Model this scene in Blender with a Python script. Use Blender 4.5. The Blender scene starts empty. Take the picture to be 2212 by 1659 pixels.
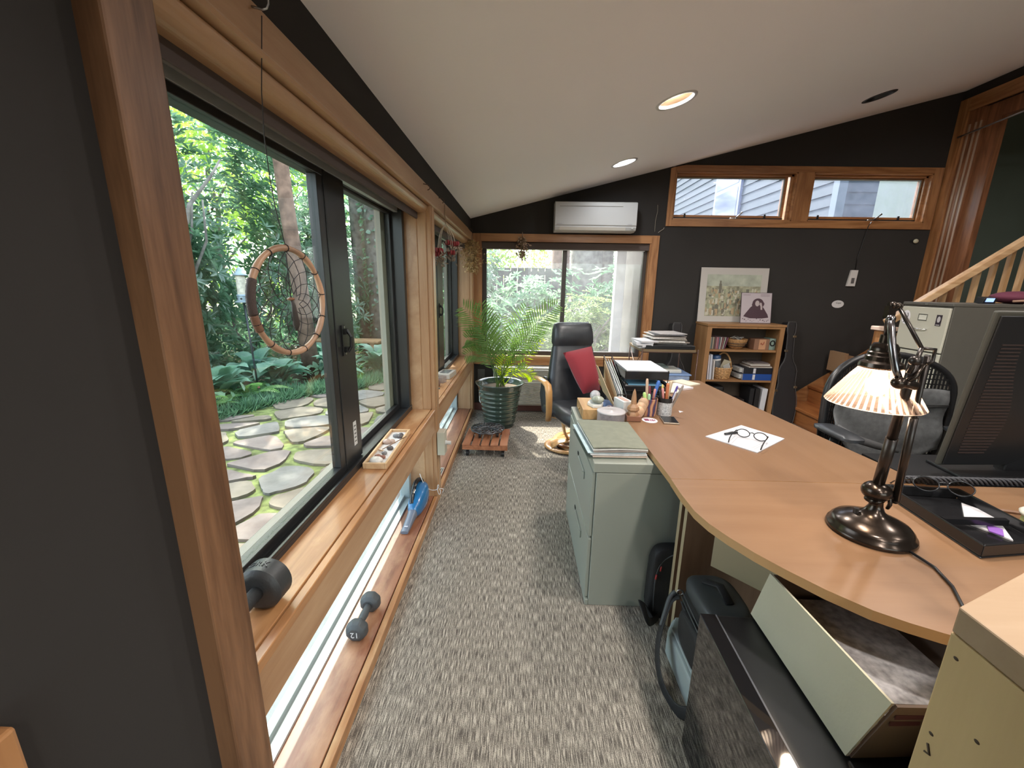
import bpy, bmesh, math, random
import numpy as np
from mathutils import Vector, Matrix, Euler
PI = math.pi
R = math.radians
scene = bpy.context.scene
col = scene.collection
random.seed(7)
rng = np.random.default_rng(7)

# ------------------------------------------------------------------ camera
cam_d = bpy.data.cameras.new('camera')
cam_d.sensor_width = 36.0
cam_d.lens = 890.0 / 2212.0 * 36.0
cam_d.clip_start = 0.02
cam_d.clip_end = 400
cam = bpy.data.objects.new('camera', cam_d)
cam.matrix_world = Matrix((
    (0.9995805, -0.0213580, 0.0195612, 0.0),
    (0.0240241, 0.2342348, -0.9718832, 0.0),
    (0.0161756, 0.9719454, 0.2346496, 1.42),
    (0, 0, 0, 1)))
col.objects.link(cam)
scene.camera = cam

# ------------------------------------------------------------------ world, sun, exposure
world = bpy.data.worlds.new('world')
scene.world = world
world.use_nodes = True
wn = world.node_tree
wn.nodes.clear()
w_out = wn.nodes.new('ShaderNodeOutputWorld')
w_bg = wn.nodes.new('ShaderNodeBackground')
w_sky = wn.nodes.new('ShaderNodeTexSky')
w_sky.sky_type = 'NISHITA'
w_sky.sun_disc = False
w_sky.sun_elevation = R(49)
w_sky.sun_rotation = R(-21)
w_sky.air_density = 1.0
w_sky.dust_density = 2.5
w_sky.ozone_density = 0.8
w_bg.inputs['Strength'].default_value = 0.80
w_hs = wn.nodes.new('ShaderNodeHueSaturation')
w_hs.inputs['Saturation'].default_value = 0.55
wn.links.new(w_sky.outputs[0], w_hs.inputs['Color'])
wn.links.new(w_hs.outputs[0], w_bg.inputs['Color'])
wn.links.new(w_bg.outputs[0], w_out.inputs['Surface'])
sun_d = bpy.data.lights.new('sun', 'SUN')
sun_d.energy = 8.0
sun_d.angle = R(0.6)
sun_d.color = (1.0, 0.93, 0.82)
sun = bpy.data.objects.new('sun', sun_d)
sun.rotation_euler = Vector((0.30, -0.80, -1.0)).to_track_quat('-Z', 'Y').to_euler()
sun.location = (-3, 9, 12)
col.objects.link(sun)
scene.view_settings.view_transform = 'Standard'
scene.view_settings.look = 'None'
scene.view_settings.gamma = 1.0
scene.view_settings.use_curve_mapping = False
scene.view_settings.exposure = 0.84
CAN_W = 13.0      # one recessed ceiling can
LAMP_W = 1.5      # bulb of the desk lamp

# ------------------------------------------------------------------ helpers: tagging
def tag(o, label=None, cat=None, group=None, kind=None):
    if label: o['label'] = label
    if cat: o['category'] = cat
    if group: o['group'] = group
    if kind: o['kind'] = kind
    return o

def thing(name, label, cat, loc=(0, 0, 0), rz=0.0, group=None, kind=None):
    o = bpy.data.objects.new(name, None)
    o.empty_display_size = 0.05
    col.objects.link(o)
    o.location = loc
    o.rotation_euler = (0, 0, rz)
    o['_inv'] = 1
    return tag(o, label, cat, group, kind)

def root_matrix(o):
    return Matrix.Translation(o.location) @ o.rotation_euler.to_matrix().to_4x4()

def attach(o, parent):
    """parent a piece built in world coordinates"""
    if parent is not None:
        o.parent = parent
        if parent.parent is None:
            o.matrix_parent_inverse = root_matrix(parent).inverted()
    return o

def copy_tree(o, parent=None):
    c = o.copy()
    col.objects.link(c)
    if parent is not None:
        c.parent = parent
    for ch in list(o.children):
        copy_tree(ch, c)
    return c

# ------------------------------------------------------------------ helpers: geometry
class MB:
    def __init__(s):
        s.v = []; s.f = []; s.m = []; s.mi = 0
    def add(s, vs, fs):
        n = len(s.v)
        s.v.extend([tuple(p) for p in vs])
        for f in fs:
            s.f.append(tuple(i + n for i in f)); s.m.append(s.mi)
        return s
    def mat(s, i):
        s.mi = i; return s
    def box(s, x0, x1, y0, y1, z0, z1):
        if x0 > x1: x0, x1 = x1, x0
        if y0 > y1: y0, y1 = y1, y0
        if z0 > z1: z0, z1 = z1, z0
        v = [(x0,y0,z0),(x1,y0,z0),(x1,y1,z0),(x0,y1,z0),(x0,y0,z1),(x1,y0,z1),(x1,y1,z1),(x0,y1,z1)]
        return s.add(v, [(0,3,2,1),(4,5,6,7),(0,1,5,4),(1,2,6,5),(2,3,7,6),(3,0,4,7)])
    def obox(s, c, size, rot=None, M=None):
        c = Vector(c)
        Rm = rot.to_matrix() if rot is not None else (M if M is not None else Matrix.Identity(3))
        hx, hy, hz = [a / 2 for a in size]
        v = [c + Rm @ Vector(p) for p in [(-hx,-hy,-hz),(hx,-hy,-hz),(hx,hy,-hz),(-hx,hy,-hz),(-hx,-hy,hz),(hx,-hy,hz),(hx,hy,hz),(-hx,hy,hz)]]
        return s.add(v, [(0,3,2,1),(4,5,6,7),(0,1,5,4),(1,2,6,5),(2,3,7,6),(3,0,4,7)])
    def prism(s, poly, z0, z1):
        n = len(poly)
        a = sum(poly[i][0]*poly[(i+1)%n][1]-poly[(i+1)%n][0]*poly[i][1] for i in range(n))
        if a < 0: poly = poly[::-1]
        v = [(x, y, z0) for x, y in poly] + [(x, y, z1) for x, y in poly]
        f = [tuple(range(n))[::-1], tuple(range(n, 2*n))]
        f += [(i, (i+1) % n, n + (i+1) % n, n + i) for i in range(n)]
        return s.add(v, f)
    def extrude(s, poly3, d):
        """planar polygon (3d points) extruded by vector d"""
        n = len(poly3); d = Vector(d)
        a = [Vector(p) for p in poly3]
        nor = Vector((0,0,0))
        for i in range(n):
            nor += a[i].cross(a[(i+1) % n])
        if nor.dot(d) > 0: a = a[::-1]
        v = a + [p + d for p in a]
        f = [tuple(range(n)), tuple(range(n, 2*n))[::-1]]
        f += [((i+1) % n, i, n + i, n + (i+1) % n) for i in range(n)]
        return s.add(v, f)
    def quad(s, a, b, c, d):
        return s.add([a, b, c, d], [(0, 1, 2, 3)])
    def tube(s, pts, r, n=8, caps=True, closed=False, flat=None):
        pts = [Vector(p) for p in pts]
        m = len(pts)
        rs = r if isinstance(r, (list, tuple)) else [r] * m
        rings = []
        prev = None
        for i, p in enumerate(pts):
            if closed:
                t = (pts[(i+1) % m] - pts[i-1])
            else:
                t = pts[min(i+1, m-1)] - pts[max(i-1, 0)]
            if t.length < 1e-9: t = Vector((0, 0, 1))
            t.normalize()
            if prev is None:
                u = t.orthogonal().normalized()
                if flat is not None:
                    fv = Vector(flat); u = (fv - fv.dot(t) * t)
                    u = u.normalized() if u.length > 1e-6 else t.orthogonal().normalized()
            else:
                u = prev - prev.dot(t) * t
                u = u.normalized() if u.length > 1e-6 else t.orthogonal().normalized()
            prev = u
            w = t.cross(u)
            rr = rs[i]
            ru, rw = rr if isinstance(rr, tuple) else (rr, rr)
            rings.append([p + u * math.cos(2*PI*k/n) * ru + w * math.sin(2*PI*k/n) * rw for k in range(n)])
        v = [q for ring in rings for q in ring]
        f = []
        for i in range(m if closed else m - 1):
            j = (i + 1) % m
            for k in range(n):
                f.append((i*n+k, i*n+(k+1) % n, j*n+(k+1) % n, j*n+k))
        if caps and not closed:
            f.append(tuple(range(n))[::-1]); f.append(tuple((m-1)*n+k for k in range(n)))
        return s.add(v, f)
    def cyl(s, p0, p1, r0, r1=None, n=16, caps=True):
        return s.tube([p0, p1], [r0, r0 if r1 is None else r1], n, caps)
    def lathe(s, prof, c=(0,0,0), n=32, M=None, closed=False):
        """prof: [(radius, height)], about local z at c, M optional 3x3"""
        c = Vector(c); v = []; idx = []
        for r, h in prof:
            if r < 1e-6:
                idx.append([len(v)]); v.append(Vector((0, 0, h)))
            else:
                idx.append(list(range(len(v), len(v)+n)))
                v += [Vector((r*math.cos(2*PI*k/n), r*math.sin(2*PI*k/n), h)) for k in range(n)]
        f = []
        for a, b in zip(idx[:-1], idx[1:]):
            if len(a) == 1 and len(b) == 1: continue
            for k in range(n):
                k2 = (k+1) % n
                if len(a) == 1: f.append((a[0], b[k2], b[k]))
                elif len(b) == 1: f.append((a[k], a[k2], b[0]))
                else: f.append((a[k], a[k2], b[k2], b[k]))
        v = [c + (M @ p if M is not None else p) for p in v]
        return s.add(v, f)
    def ball(s, c, r, n=12, m=8, M=None):
        rx, ry, rz = r if isinstance(r, (tuple, list)) else (r, r, r)
        prof = [(math.sin(PI*i/m), -math.cos(PI*i/m)) for i in range(m+1)]
        prof[0] = (0, -1); prof[-1] = (0, 1)
        S = Matrix(((rx,0,0),(0,ry,0),(0,0,rz)))
        return s.lathe(prof, c, n, (M @ S) if M is not None else S)
    def build(s, name, mat, parent=None, smooth=False, bevel=0.0, seg=2, subsurf=0, auto=None):
        me = bpy.data.meshes.new(name)
        me.from_pydata([tuple(p) for p in s.v], [], s.f)
        mats = mat if isinstance(mat, (list, tuple)) else [mat]
        for m_ in mats: me.materials.append(m_)
        if len(mats) > 1: me.polygons.foreach_set('material_index', s.m)
        if smooth: me.polygons.foreach_set('use_smooth', [True] * len(me.polygons))
        me.update()
        o = bpy.data.objects.new(name, me)
        col.objects.link(o)
        attach(o, parent)
        if bevel > 0:
            b = o.modifiers.new('bevel', 'BEVEL'); b.width = bevel; b.segments = seg
            b.limit_method = 'ANGLE'; b.angle_limit = R(40); b.harden_normals = False
        if subsurf:
            ss = o.modifiers.new('sub', 'SUBSURF'); ss.levels = subsurf; ss.render_levels = subsurf
        if smooth and auto:
            me.set_sharp_from_angle(angle=R(auto))
        return o

def single(mb, name, mat, label, cat, group=None, **kw):
    o = mb.build(name, mat, None, **kw)
    return tag(o, label, cat, group)

def np_mesh(name, V, F4, mat, parent=None, smooth=False, extra=None):
    """V (n,3), F4 (m,k) int"""
    me = bpy.data.meshes.new(name)
    V = np.ascontiguousarray(V, dtype=np.float32); F4 = np.ascontiguousarray(F4, dtype=np.int32)
    k = F4.shape[1]
    me.vertices.add(len(V)); me.vertices.foreach_set('co', V.ravel())
    me.loops.add(F4.size); me.loops.foreach_set('vertex_index', F4.ravel())
    me.polygons.add(len(F4))
    me.polygons.foreach_set('loop_start', np.arange(0, F4.size, k, dtype=np.int32))
    if smooth: me.polygons.foreach_set('use_smooth', np.ones(len(F4), dtype=bool))
    me.materials.append(mat)
    me.update(calc_edges=True)
    o = bpy.data.objects.new(name, me)
    col.objects.link(o)
    return attach(o, parent)

def text_obj(body, name, size, mat, M, parent=None, depth=0.0004, align='CENTER'):
    cu = bpy.data.curves.new(name, 'FONT')
    cu.body = body; cu.size = size; cu.extrude = depth; cu.align_x = align; cu.align_y = 'CENTER'
    tmp = bpy.data.objects.new(name, cu)
    col.objects.link(tmp)
    me = bpy.data.meshes.new_from_object(tmp.evaluated_get(bpy.context.evaluated_depsgraph_get()))
    bpy.data.objects.remove(tmp)
    me.materials.clear(); me.materials.append(mat)
    o = bpy.data.objects.new(name, me)
    col.objects.link(o)
    attach(o, parent)
    o.matrix_basis = M
    return o

def frame_M(origin, xdir, ydir):
    x = Vector(xdir).normalized(); y = Vector(ydir); y = (y - y.dot(x) * x).normalized(); z = x.cross(y)
    M = Matrix((x, y, z)).transposed().to_4x4(); M.translation = Vector(origin)
    return M

# ------------------------------------------------------------------ helpers: materials
def new_mat(name):
    m = bpy.data.materials.new(name); m.use_nodes = True
    nt = m.node_tree
    return m, nt, nt.nodes['Principled BSDF']

def c4(c): return (c[0], c[1], c[2], 1.0)

def plain(name, color, rough=0.5, metal=0.0, var=0.0, vscale=20.0, bump=0.0, bscale=200.0, coat=0.0, spec=None, sheen=0.0, alpha=None):
    m, nt, b = new_mat(name)
    b.inputs['Base Color'].default_value = c4(color)
    b.inputs['Roughness'].default_value = rough
    b.inputs['Metallic'].default_value = metal
    if spec is not None: b.inputs['Specular IOR Level'].default_value = spec
    if coat: b.inputs['Coat Weight'].default_value = coat; b.inputs['Coat Roughness'].default_value = 0.08
    if sheen: b.inputs['Sheen Weight'].default_value = sheen
    if var > 0:
        tc = nt.nodes.new('ShaderNodeTexCoord'); n = nt.nodes.new('ShaderNodeTexNoise')
        n.inputs['Scale'].default_value = vscale; n.inputs['Detail'].default_value = 5
        r = nt.nodes.new('ShaderNodeValToRGB')
        r.color_ramp.elements[0].position = 0.3; r.color_ramp.elements[1].position = 0.7
        r.color_ramp.elements[0].color = c4([x*(1-var) for x in color]); r.color_ramp.elements[1].color = c4([min(1, x*(1+var)) for x in color])
        nt.links.new(tc.outputs['Object'], n.inputs['Vector']); nt.links.new(n.outputs['Fac'], r.inputs['Fac']); nt.links.new(r.outputs[0], b.inputs['Base Color'])
    if bump > 0:
        tc = nt.nodes.new('ShaderNodeTexCoord'); n = nt.nodes.new('ShaderNodeTexNoise')
        n.inputs['Scale'].default_value = bscale; n.inputs['Detail'].default_value = 4
        bp = nt.nodes.new('ShaderNodeBump'); bp.inputs['Strength'].default_value = bump; bp.inputs['Distance'].default_value = 0.002
        nt.links.new(tc.outputs['Object'], n.inputs['Vector']); nt.links.new(n.outputs['Fac'], bp.inputs['Height']); nt.links.new(bp.outputs[0], b.inputs['Normal'])
    return m

def wood(name, light, dark, axis='y', rough=0.42, ring=9.0, knots=True, mixr=0.55, coat=0.0, knot_scale=3.0, worn=None):
    m, nt, b = new_mat(name)
    L = nt.links.new; N = nt.nodes.new
    tc = N('ShaderNodeTexCoord'); mp = N('ShaderNodeMapping')
    along = {'x': 0, 'y': 1, 'z': 2}[axis]
    sc = [1.0, 1.0, 1.0]; sc[along] = 0.09
    mp.inputs['Scale'].default_value = sc
    L(tc.outputs['Object'], mp.inputs['Vector'])
    n1 = N('ShaderNodeTexNoise'); n1.inputs['Scale'].default_value = ring; n1.inputs['Detail'].default_value = 3; n1.inputs['Distortion'].default_value = 0.4
    L(mp.outputs[0], n1.inputs['Vector'])
    mul = N('ShaderNodeMath'); mul.operation = 'MULTIPLY'; mul.inputs[1].default_value = 9.0
    L(n1.outputs['Fac'], mul.inputs[0])
    fr = N('ShaderNodeMath'); fr.operation = 'PINGPONG'; fr.inputs[1].default_value = 1.0
    L(mul.outputs[0], fr.inputs[0])
    n2 = N('ShaderNodeTexNoise'); n2.inputs['Scale'].default_value = 160; n2.inputs['Detail'].default_value = 3
    L(mp.outputs[0], n2.inputs['Vector'])
    mx = N('ShaderNodeMix'); mx.data_type = 'FLOAT'; mx.inputs[0].default_value = 0.45
    L(fr.outputs[0], mx.inputs[2]); L(n2.outputs['Fac'], mx.inputs[3])
    rp = N('ShaderNodeValToRGB')
    rp.color_ramp.elements[0].position = 0.15; rp.color_ramp.elements[1].position = 0.15 + mixr
    rp.color_ramp.elements[0].color = c4(dark); rp.color_ramp.elements[1].color = c4(light)
    L(mx.outputs[0], rp.inputs['Fac'])
    out = rp.outputs[0]
    if knots:
        mp2 = N('ShaderNodeMapping'); s2 = [1.0, 1.0, 1.0]; s2[along] = 0.45; mp2.inputs['Scale'].default_value = s2
        L(tc.outputs['Object'], mp2.inputs['Vector'])
        vo = N('ShaderNodeTexVoronoi'); vo.inputs['Scale'].default_value = knot_scale; vo.inputs['Randomness'].default_value = 1.0
        L(mp2.outputs[0], vo.inputs['Vector'])
        r2 = N('ShaderNodeValToRGB'); r2.color_ramp.elements[0].position = 0.028; r2.color_ramp.elements[1].position = 0.075
        r2.color_ramp.elements[0].color = (1, 1, 1, 1); r2.color_ramp.elements[1].color = (0, 0, 0, 1)
        L(vo.outputs['Distance'], r2.inputs['Fac'])
        mk = N('ShaderNodeMix'); mk.data_type = 'RGBA'
        L(r2.outputs[0], mk.inputs[0]); L(out, mk.inputs[6]); mk.inputs[7].default_value = c4([x*0.28 for x in dark])
        out = mk.outputs[2]
    if worn:
        n3 = N('ShaderNodeTexNoise'); n3.inputs['Scale'].default_value = 7; n3.inputs['Detail'].default_value = 6; n3.inputs['Roughness'].default_value = 0.65
        mp3 = N('ShaderNodeMapping'); s3 = [1.0, 1.0, 1.0]; s3[along] = 0.35; mp3.inputs['Scale'].default_value = s3
        L(tc.outputs['Object'], mp3.inputs['Vector']); L(mp3.outputs[0], n3.inputs['Vector'])
        r3 = N('ShaderNodeValToRGB'); r3.color_ramp.elements[0].position = 0.52; r3.color_ramp.elements[1].position = 0.68
        L(n3.outputs['Fac'], r3.inputs['Fac'])
        mw = N('ShaderNodeMix'); mw.data_type = 'RGBA'
        ml = N('ShaderNodeMath'); ml.operation = 'MULTIPLY'; ml.inputs[1].default_value = 0.7
        L(r3.outputs[0], ml.inputs[0]); L(ml.outputs[0], mw.inputs[0]); L(out, mw.inputs[6]); mw.inputs[7].default_value = c4(worn)
        out = mw.outputs[2]
    L(out, b.inputs['Base Color'])
    b.inputs['Roughness'].default_value = rough
    if coat: b.inputs['Coat Weight'].default_value = coat; b.inputs['Coat Roughness'].default_value = 0.15
    bp = N('ShaderNodeBump'); bp.inputs['Strength'].default_value = 0.12; bp.inputs['Distance'].default_value = 0.001
    L(n2.outputs['Fac'], bp.inputs['Height']); L(bp.outputs[0], b.inputs['Normal'])
    return m

def glass_pane(name, tint=(0.93, 0.97, 0.95), dirt=0.0, dirt_col=(0.75, 0.78, 0.85), refl=1.0):
    m = bpy.data.materials.new(name); m.use_nodes = True
    nt = m.node_tree; nt.nodes.clear(); L = nt.links.new; N = nt.nodes.new
    out = N('ShaderNodeOutputMaterial'); tr = N('ShaderNodeBsdfTransparent'); gl = N('ShaderNodeBsdfGlossy'); mx = N('ShaderNodeMixShader'); fr = N('ShaderNodeLayerWeight')
    tr.inputs['Color'].default_value = c4(tint); gl.inputs['Roughness'].default_value = 0.02; fr.inputs['Blend'].default_value = 0.5
    pw = N('ShaderNodeMath'); pw.operation = 'POWER'; pw.inputs[1].default_value = 5.0
    mr = N('ShaderNodeMath'); mr.operation = 'MULTIPLY_ADD'; mr.inputs[1].default_value = 0.9 * refl; mr.inputs[2].default_value = 0.03 * refl
    L(fr.outputs['Facing'], pw.inputs[0]); L(pw.outputs[0], mr.inputs[0]); L(mr.outputs[0], mx.inputs[0]); L(tr.outputs[0], mx.inputs[1]); L(gl.outputs[0], mx.inputs[2])
    last = mx.outputs[0]
    if dirt > 0:
        di = N('ShaderNodeBsdfDiffuse'); di.inputs['Color'].default_value = c4(dirt_col)
        tl = N('ShaderNodeBsdfTranslucent'); tl.inputs['Color'].default_value = c4(dirt_col)
        ad = N('ShaderNodeMixShader'); ad.inputs[0].default_value = 0.6; L(di.outputs[0], ad.inputs[1]); L(tl.outputs[0], ad.inputs[2])
        tc = N('ShaderNodeTexCoord'); n = N('ShaderNodeTexNoise'); n.inputs['Scale'].default_value = 9; n.inputs['Detail'].default_value = 8; n.inputs['Roughness'].default_value = 0.7
        L(tc.outputs['Object'], n.inputs['Vector'])
        r = N('ShaderNodeMapRange'); r.inputs[1].default_value = 0.25; r.inputs[2].default_value = 0.75; r.inputs[3].default_value = dirt*0.45; r.inputs[4].default_value = dirt*1.6
        L(n.outputs['Fac'], r.inputs[0])
        m2 = N('ShaderNodeMixShader'); L(r.outputs[0], m2.inputs[0]); L(last, m2.inputs[1]); L(ad.outputs[0], m2.inputs[2])
        last = m2.outputs[0]
    L(last, out.inputs['Surface'])
    return m

def leaf_mat(name, c1, c2, trans=0.35, rough=0.4, scale=3.0, gloss=0.5, c3=None):
    m, nt, b = new_mat(name)
    L = nt.links.new; N = nt.nodes.new
    tc = N('ShaderNodeTexCoord')
    n = N('ShaderNodeTexNoise'); n.inputs['Scale'].default_value = scale; n.inputs['Detail'].default_value = 6; n.inputs['Roughness'].default_value = 0.8
    L(tc.outputs['Object'], n.inputs['Vector'])
    r = N('ShaderNodeValToRGB'); r.color_ramp.elements[0].position = 0.32; r.color_ramp.elements[1].position = 0.66
    r.color_ramp.elements[0].color = c4(c1); r.color_ramp.elements[1].color = c4(c2)
    if c3:
        e = r.color_ramp.elements.new(0.76); e.color = c4(c3)
    L(n.outputs['Fac'], r.inputs['Fac']); L(r.outputs[0], b.inputs['Base Color'])
    b.inputs['Roughness'].default_value = rough; b.inputs['Specular IOR Level'].default_value = gloss
    tl = N('ShaderNodeBsdfTranslucent')
    hs = N('ShaderNodeHueSaturation'); hs.inputs['Saturation'].default_value = 1.15; hs.inputs['Value'].default_value = 1.5
    L(r.outputs[0], hs.inputs['Color']); L(hs.outputs[0], tl.inputs['Color'])
    mx = N('ShaderNodeMixShader'); mx.inputs[0].default_value = trans
    L(b.outputs[0], mx.inputs[1]); L(tl.outputs[0], mx.inputs[2])
    L(mx.outputs[0], nt.nodes['Material Output'].inputs['Surface'])
    return m

def emit(name, color, strength):
    m = bpy.data.materials.new(name); m.use_nodes = True
    nt = m.node_tree; nt.nodes.clear()
    o = nt.nodes.new('ShaderNodeOutputMaterial'); e = nt.nodes.new('ShaderNodeEmission')
    e.inputs['Color'].default_value = c4(color); e.inputs['Strength'].default_value = strength
    nt.links.new(e.outputs[0], o.inputs['Surface'])
    return m

M = {}
PINE_L, PINE_D = (0.46, 0.285, 0.155), (0.34, 0.18, 0.085)
for ax in 'xyz':
    M['pine_'+ax] = wood('pine_'+ax, PINE_L, PINE_D, ax, rough=0.38, coat=0.15, ring=5.0, mixr=0.75)
    M['fir_'+ax] = wood('fir_'+ax, (0.38, 0.18, 0.072), (0.23, 0.095, 0.034), ax, rough=0.35, coat=0.25, knot_scale=2.0)
M['pine_post'] = wood('pine_post', (0.235, 0.115, 0.055), (0.085, 0.036, 0.015), 'z', rough=0.5, ring=7.0, coat=0.05, knot_scale=3.6)
M['sill_y'] = wood('sill_y', (0.40, 0.195, 0.078), (0.27, 0.115, 0.042), 'y', rough=0.4, coat=0.2, worn=(0.52, 0.33, 0.17))
M['floor_sill_y'] = wood('floor_sill_y', (0.27, 0.11, 0.055), (0.175, 0.062, 0.03), 'y', rough=0.4, coat=0.1, knots=False, worn=(0.42, 0.23, 0.125))
M['wall'] = plain('wall_paint', (0.033, 0.030, 0.028), 0.8, var=0.05, vscale=3, bump=0.08, bscale=350, spec=0.18)
M['ceiling'] = plain('ceiling_paint', (0.87, 0.845, 0.85), 0.75, bump=0.06, bscale=260)
M['white'] = plain('white_plastic', (0.56, 0.555, 0.54), 0.35)
M['cream'] = plain('cream_plastic', (0.62, 0.60, 0.52), 0.4)
M['black'] = plain('black_plastic', (0.012, 0.012, 0.013), 0.35)
M['black_alu'] = plain('black_aluminium', (0.018, 0.019, 0.020), 0.32, bump=0.02)
M['brown_alu'] = plain('bronze_aluminium', (0.045, 0.036, 0.032), 0.4)
M['grey_alu'] = plain('grey_aluminium', (0.42, 0.46, 0.46), 0.35, metal=0.3)
M['white_frame'] = plain('white_window_frame', (0.30, 0.345, 0.34), 0.4)
M['chrome'] = plain('chrome', (0.75, 0.75, 0.76), 0.15, metal=1.0)
M['steel'] = plain('steel', (0.45, 0.45, 0.46), 0.3, metal=1.0)
M['glass'] = glass_pane('window_glass')
M['glass_low'] = glass_pane('low_window_glass', (0.90, 0.97, 0.97), dirt=0.10)
M['glass_dirty'] = glass_pane('dusty_window_glass', (0.88, 0.92, 0.98), dirt=0.12, dirt_col=(0.26, 0.29, 0.38))
M['glass_back'] = glass_pane('back_window_glass', (0.96, 0.98, 0.98), dirt=0.05, dirt_col=(0.80, 0.80, 0.85))
# ------------------------------------------------------------------ carpet, stone and outdoor materials
def carpet_mat():
    m, nt, b = new_mat('carpet')
    L = nt.links.new; N = nt.nodes.new
    tc = N('ShaderNodeTexCoord'); mp = N('ShaderNodeMapping'); mp.inputs['Scale'].default_value = (380, 20, 1)
    L(tc.outputs['Object'], mp.inputs['Vector'])
    n = N('ShaderNodeTexNoise'); n.inputs['Scale'].default_value = 1.0; n.inputs['Detail'].default_value = 2.0; n.inputs['Roughness'].default_value = 0.6
    L(mp.outputs[0], n.inputs['Vector'])
    mp2 = N('ShaderNodeMapping'); mp2.inputs['Scale'].default_value = (520, 300, 1); L(tc.outputs['Object'], mp2.inputs['Vector'])
    n2 = N('ShaderNodeTexNoise'); n2.inputs['Scale'].default_value = 1.0; n2.inputs['Detail'].default_value = 1.0; L(mp2.outputs[0], n2.inputs['Vector'])
    mx = N('ShaderNodeMix'); mx.data_type = 'FLOAT'; mx.inputs[0].default_value = 0.28
    L(n.outputs['Fac'], mx.inputs[2]); L(n2.outputs['Fac'], mx.inputs[3])
    r = N('ShaderNodeValToRGB'); e = r.color_ramp.elements
    e[0].position = 0.40; e[0].color = (0.085, 0.074, 0.063, 1)
    e[1].position = 0.60; e[1].color = (0.47, 0.42, 0.345, 1)
    k = e.new(0.50); k.color = (0.20, 0.177, 0.147, 1)
    L(mx.outputs[0], r.inputs['Fac'])
    n3 = N('ShaderNodeTexNoise'); n3.inputs['Scale'].default_value = 2.2; n3.inputs['Detail'].default_value = 3; L(tc.outputs['Object'], n3.inputs['Vector'])
    mr = N('ShaderNodeMapRange'); mr.inputs[3].default_value = 0.92; mr.inputs[4].default_value = 1.08; L(n3.outputs['Fac'], mr.inputs[0])
    hs = N('ShaderNodeHueSaturation'); L(r.outputs[0], hs.inputs['Color']); L(mr.outputs[0], hs.inputs['Value'])
    L(hs.outputs[0], b.inputs['Base Color'])
    b.inputs['Roughness'].default_value = 0.95; b.inputs['Specular IOR Level'].default_value = 0.1
    bp = N('ShaderNodeBump'); bp.inputs['Strength'].default_value = 0.5; bp.inputs['Distance'].default_value = 0.003
    L(mx.outputs[0], bp.inputs['Height']); L(bp.outputs[0], b.inputs['Normal'])
    return m
M['carpet'] = carpet_mat()

def stone_mat(name, c1, c2, c3):
    m, nt, b = new_mat(name)
    L = nt.links.new; N = nt.nodes.new
    tc = N('ShaderNodeTexCoord')
    n = N('ShaderNodeTexNoise'); n.inputs['Scale'].default_value = 4; n.inputs['Detail'].default_value = 9; n.inputs['Roughness'].default_value = 0.65
    L(tc.outputs['Object'], n.inputs['Vector'])
    r = N('ShaderNodeValToRGB'); e = r.color_ramp.elements
    e[0].position = 0.30; e[0].color = c4(c1); e[1].position = 0.70; e[1].color = c4(c3); k = e.new(0.5); k.color = c4(c2)
    L(n.outputs['Fac'], r.inputs['Fac']); L(r.outputs[0], b.inputs['Base Color'])
    b.inputs['Roughness'].default_value = 0.85
    bp = N('ShaderNodeBump'); bp.inputs['Strength'].default_value = 0.4; bp.inputs['Distance'].default_value = 0.01
    L(n.outputs['Fac'], bp.inputs['Height']); L(bp.outputs[0], b.inputs['Normal'])
    return m
M['stone_a'] = stone_mat('flagstone_grey', (0.11, 0.105, 0.092), (0.165, 0.155, 0.14), (0.225, 0.21, 0.19))
M['stone_b'] = stone_mat('flagstone_tan', (0.12, 0.10, 0.075), (0.18, 0.15, 0.112), (0.24, 0.20, 0.155))
M['stone_c'] = stone_mat('flagstone_rose', (0.125, 0.095, 0.082), (0.18, 0.142, 0.125), (0.23, 0.19, 0.168))
M['moss'] = plain('moss', (0.15, 0.18, 0.055), 0.95, var=0.6, vscale=14, bump=1.0, bscale=90)
M['soil'] = plain('soil', (0.10, 0.075, 0.045), 0.95, var=0.5, vscale=9, bump=1.0, bscale=40)
M['lawn'] = plain('lawn', (0.12, 0.20, 0.04), 0.95, var=0.5, vscale=4, bump=1.0, bscale=60)
M['bark_a'] = plain('bark_grey', (0.17, 0.155, 0.135), 0.9, var=0.5, vscale=9, bump=1.0, bscale=25)
M['bark_b'] = plain('bark_red', (0.20, 0.125, 0.09), 0.9, var=0.5, vscale=7, bump=1.0, bscale=20)
M['concrete'] = plain('concrete', (0.12, 0.115, 0.105), 0.9, var=0.2, vscale=5)
M['siding'] = plain('blue_grey_siding', (0.042, 0.056, 0.062), 0.6, var=0.06, vscale=3)
M['siding_w'] = plain('cream_siding', (0.62, 0.60, 0.55), 0.6)
M['rhodo'] = leaf_mat('rhododendron_leaf', (0.055, 0.125, 0.075), (0.20, 0.325, 0.215), 0.38, 0.22, 2.0, 1.0, (0.33, 0.46, 0.25))
M['bright'] = leaf_mat('bright_leaf', (0.18, 0.30, 0.08), (0.44, 0.56, 0.16), 0.55, 0.5, 0.9, 0.3, (0.60, 0.66, 0.16))
M['midgreen'] = leaf_mat('mid_leaf', (0.095, 0.205, 0.125), (0.25, 0.39, 0.235), 0.45, 0.4, 1.4, 0.5)
M['azalea'] = leaf_mat('azalea_leaf', (0.13, 0.21, 0.10), (0.30, 0.36, 0.15), 0.45, 0.45, 1.6, 0.4, (0.58, 0.48, 0.22))
M['hosta'] = leaf_mat('hosta_leaf', (0.12, 0.255, 0.19), (0.27, 0.44, 0.325), 0.35, 0.4, 2.2, 0.4)
M['fern'] = leaf_mat('fern_leaf', (0.10, 0.22, 0.08), (0.23, 0.39, 0.15), 0.4, 0.5, 3.0, 0.3)
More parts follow.
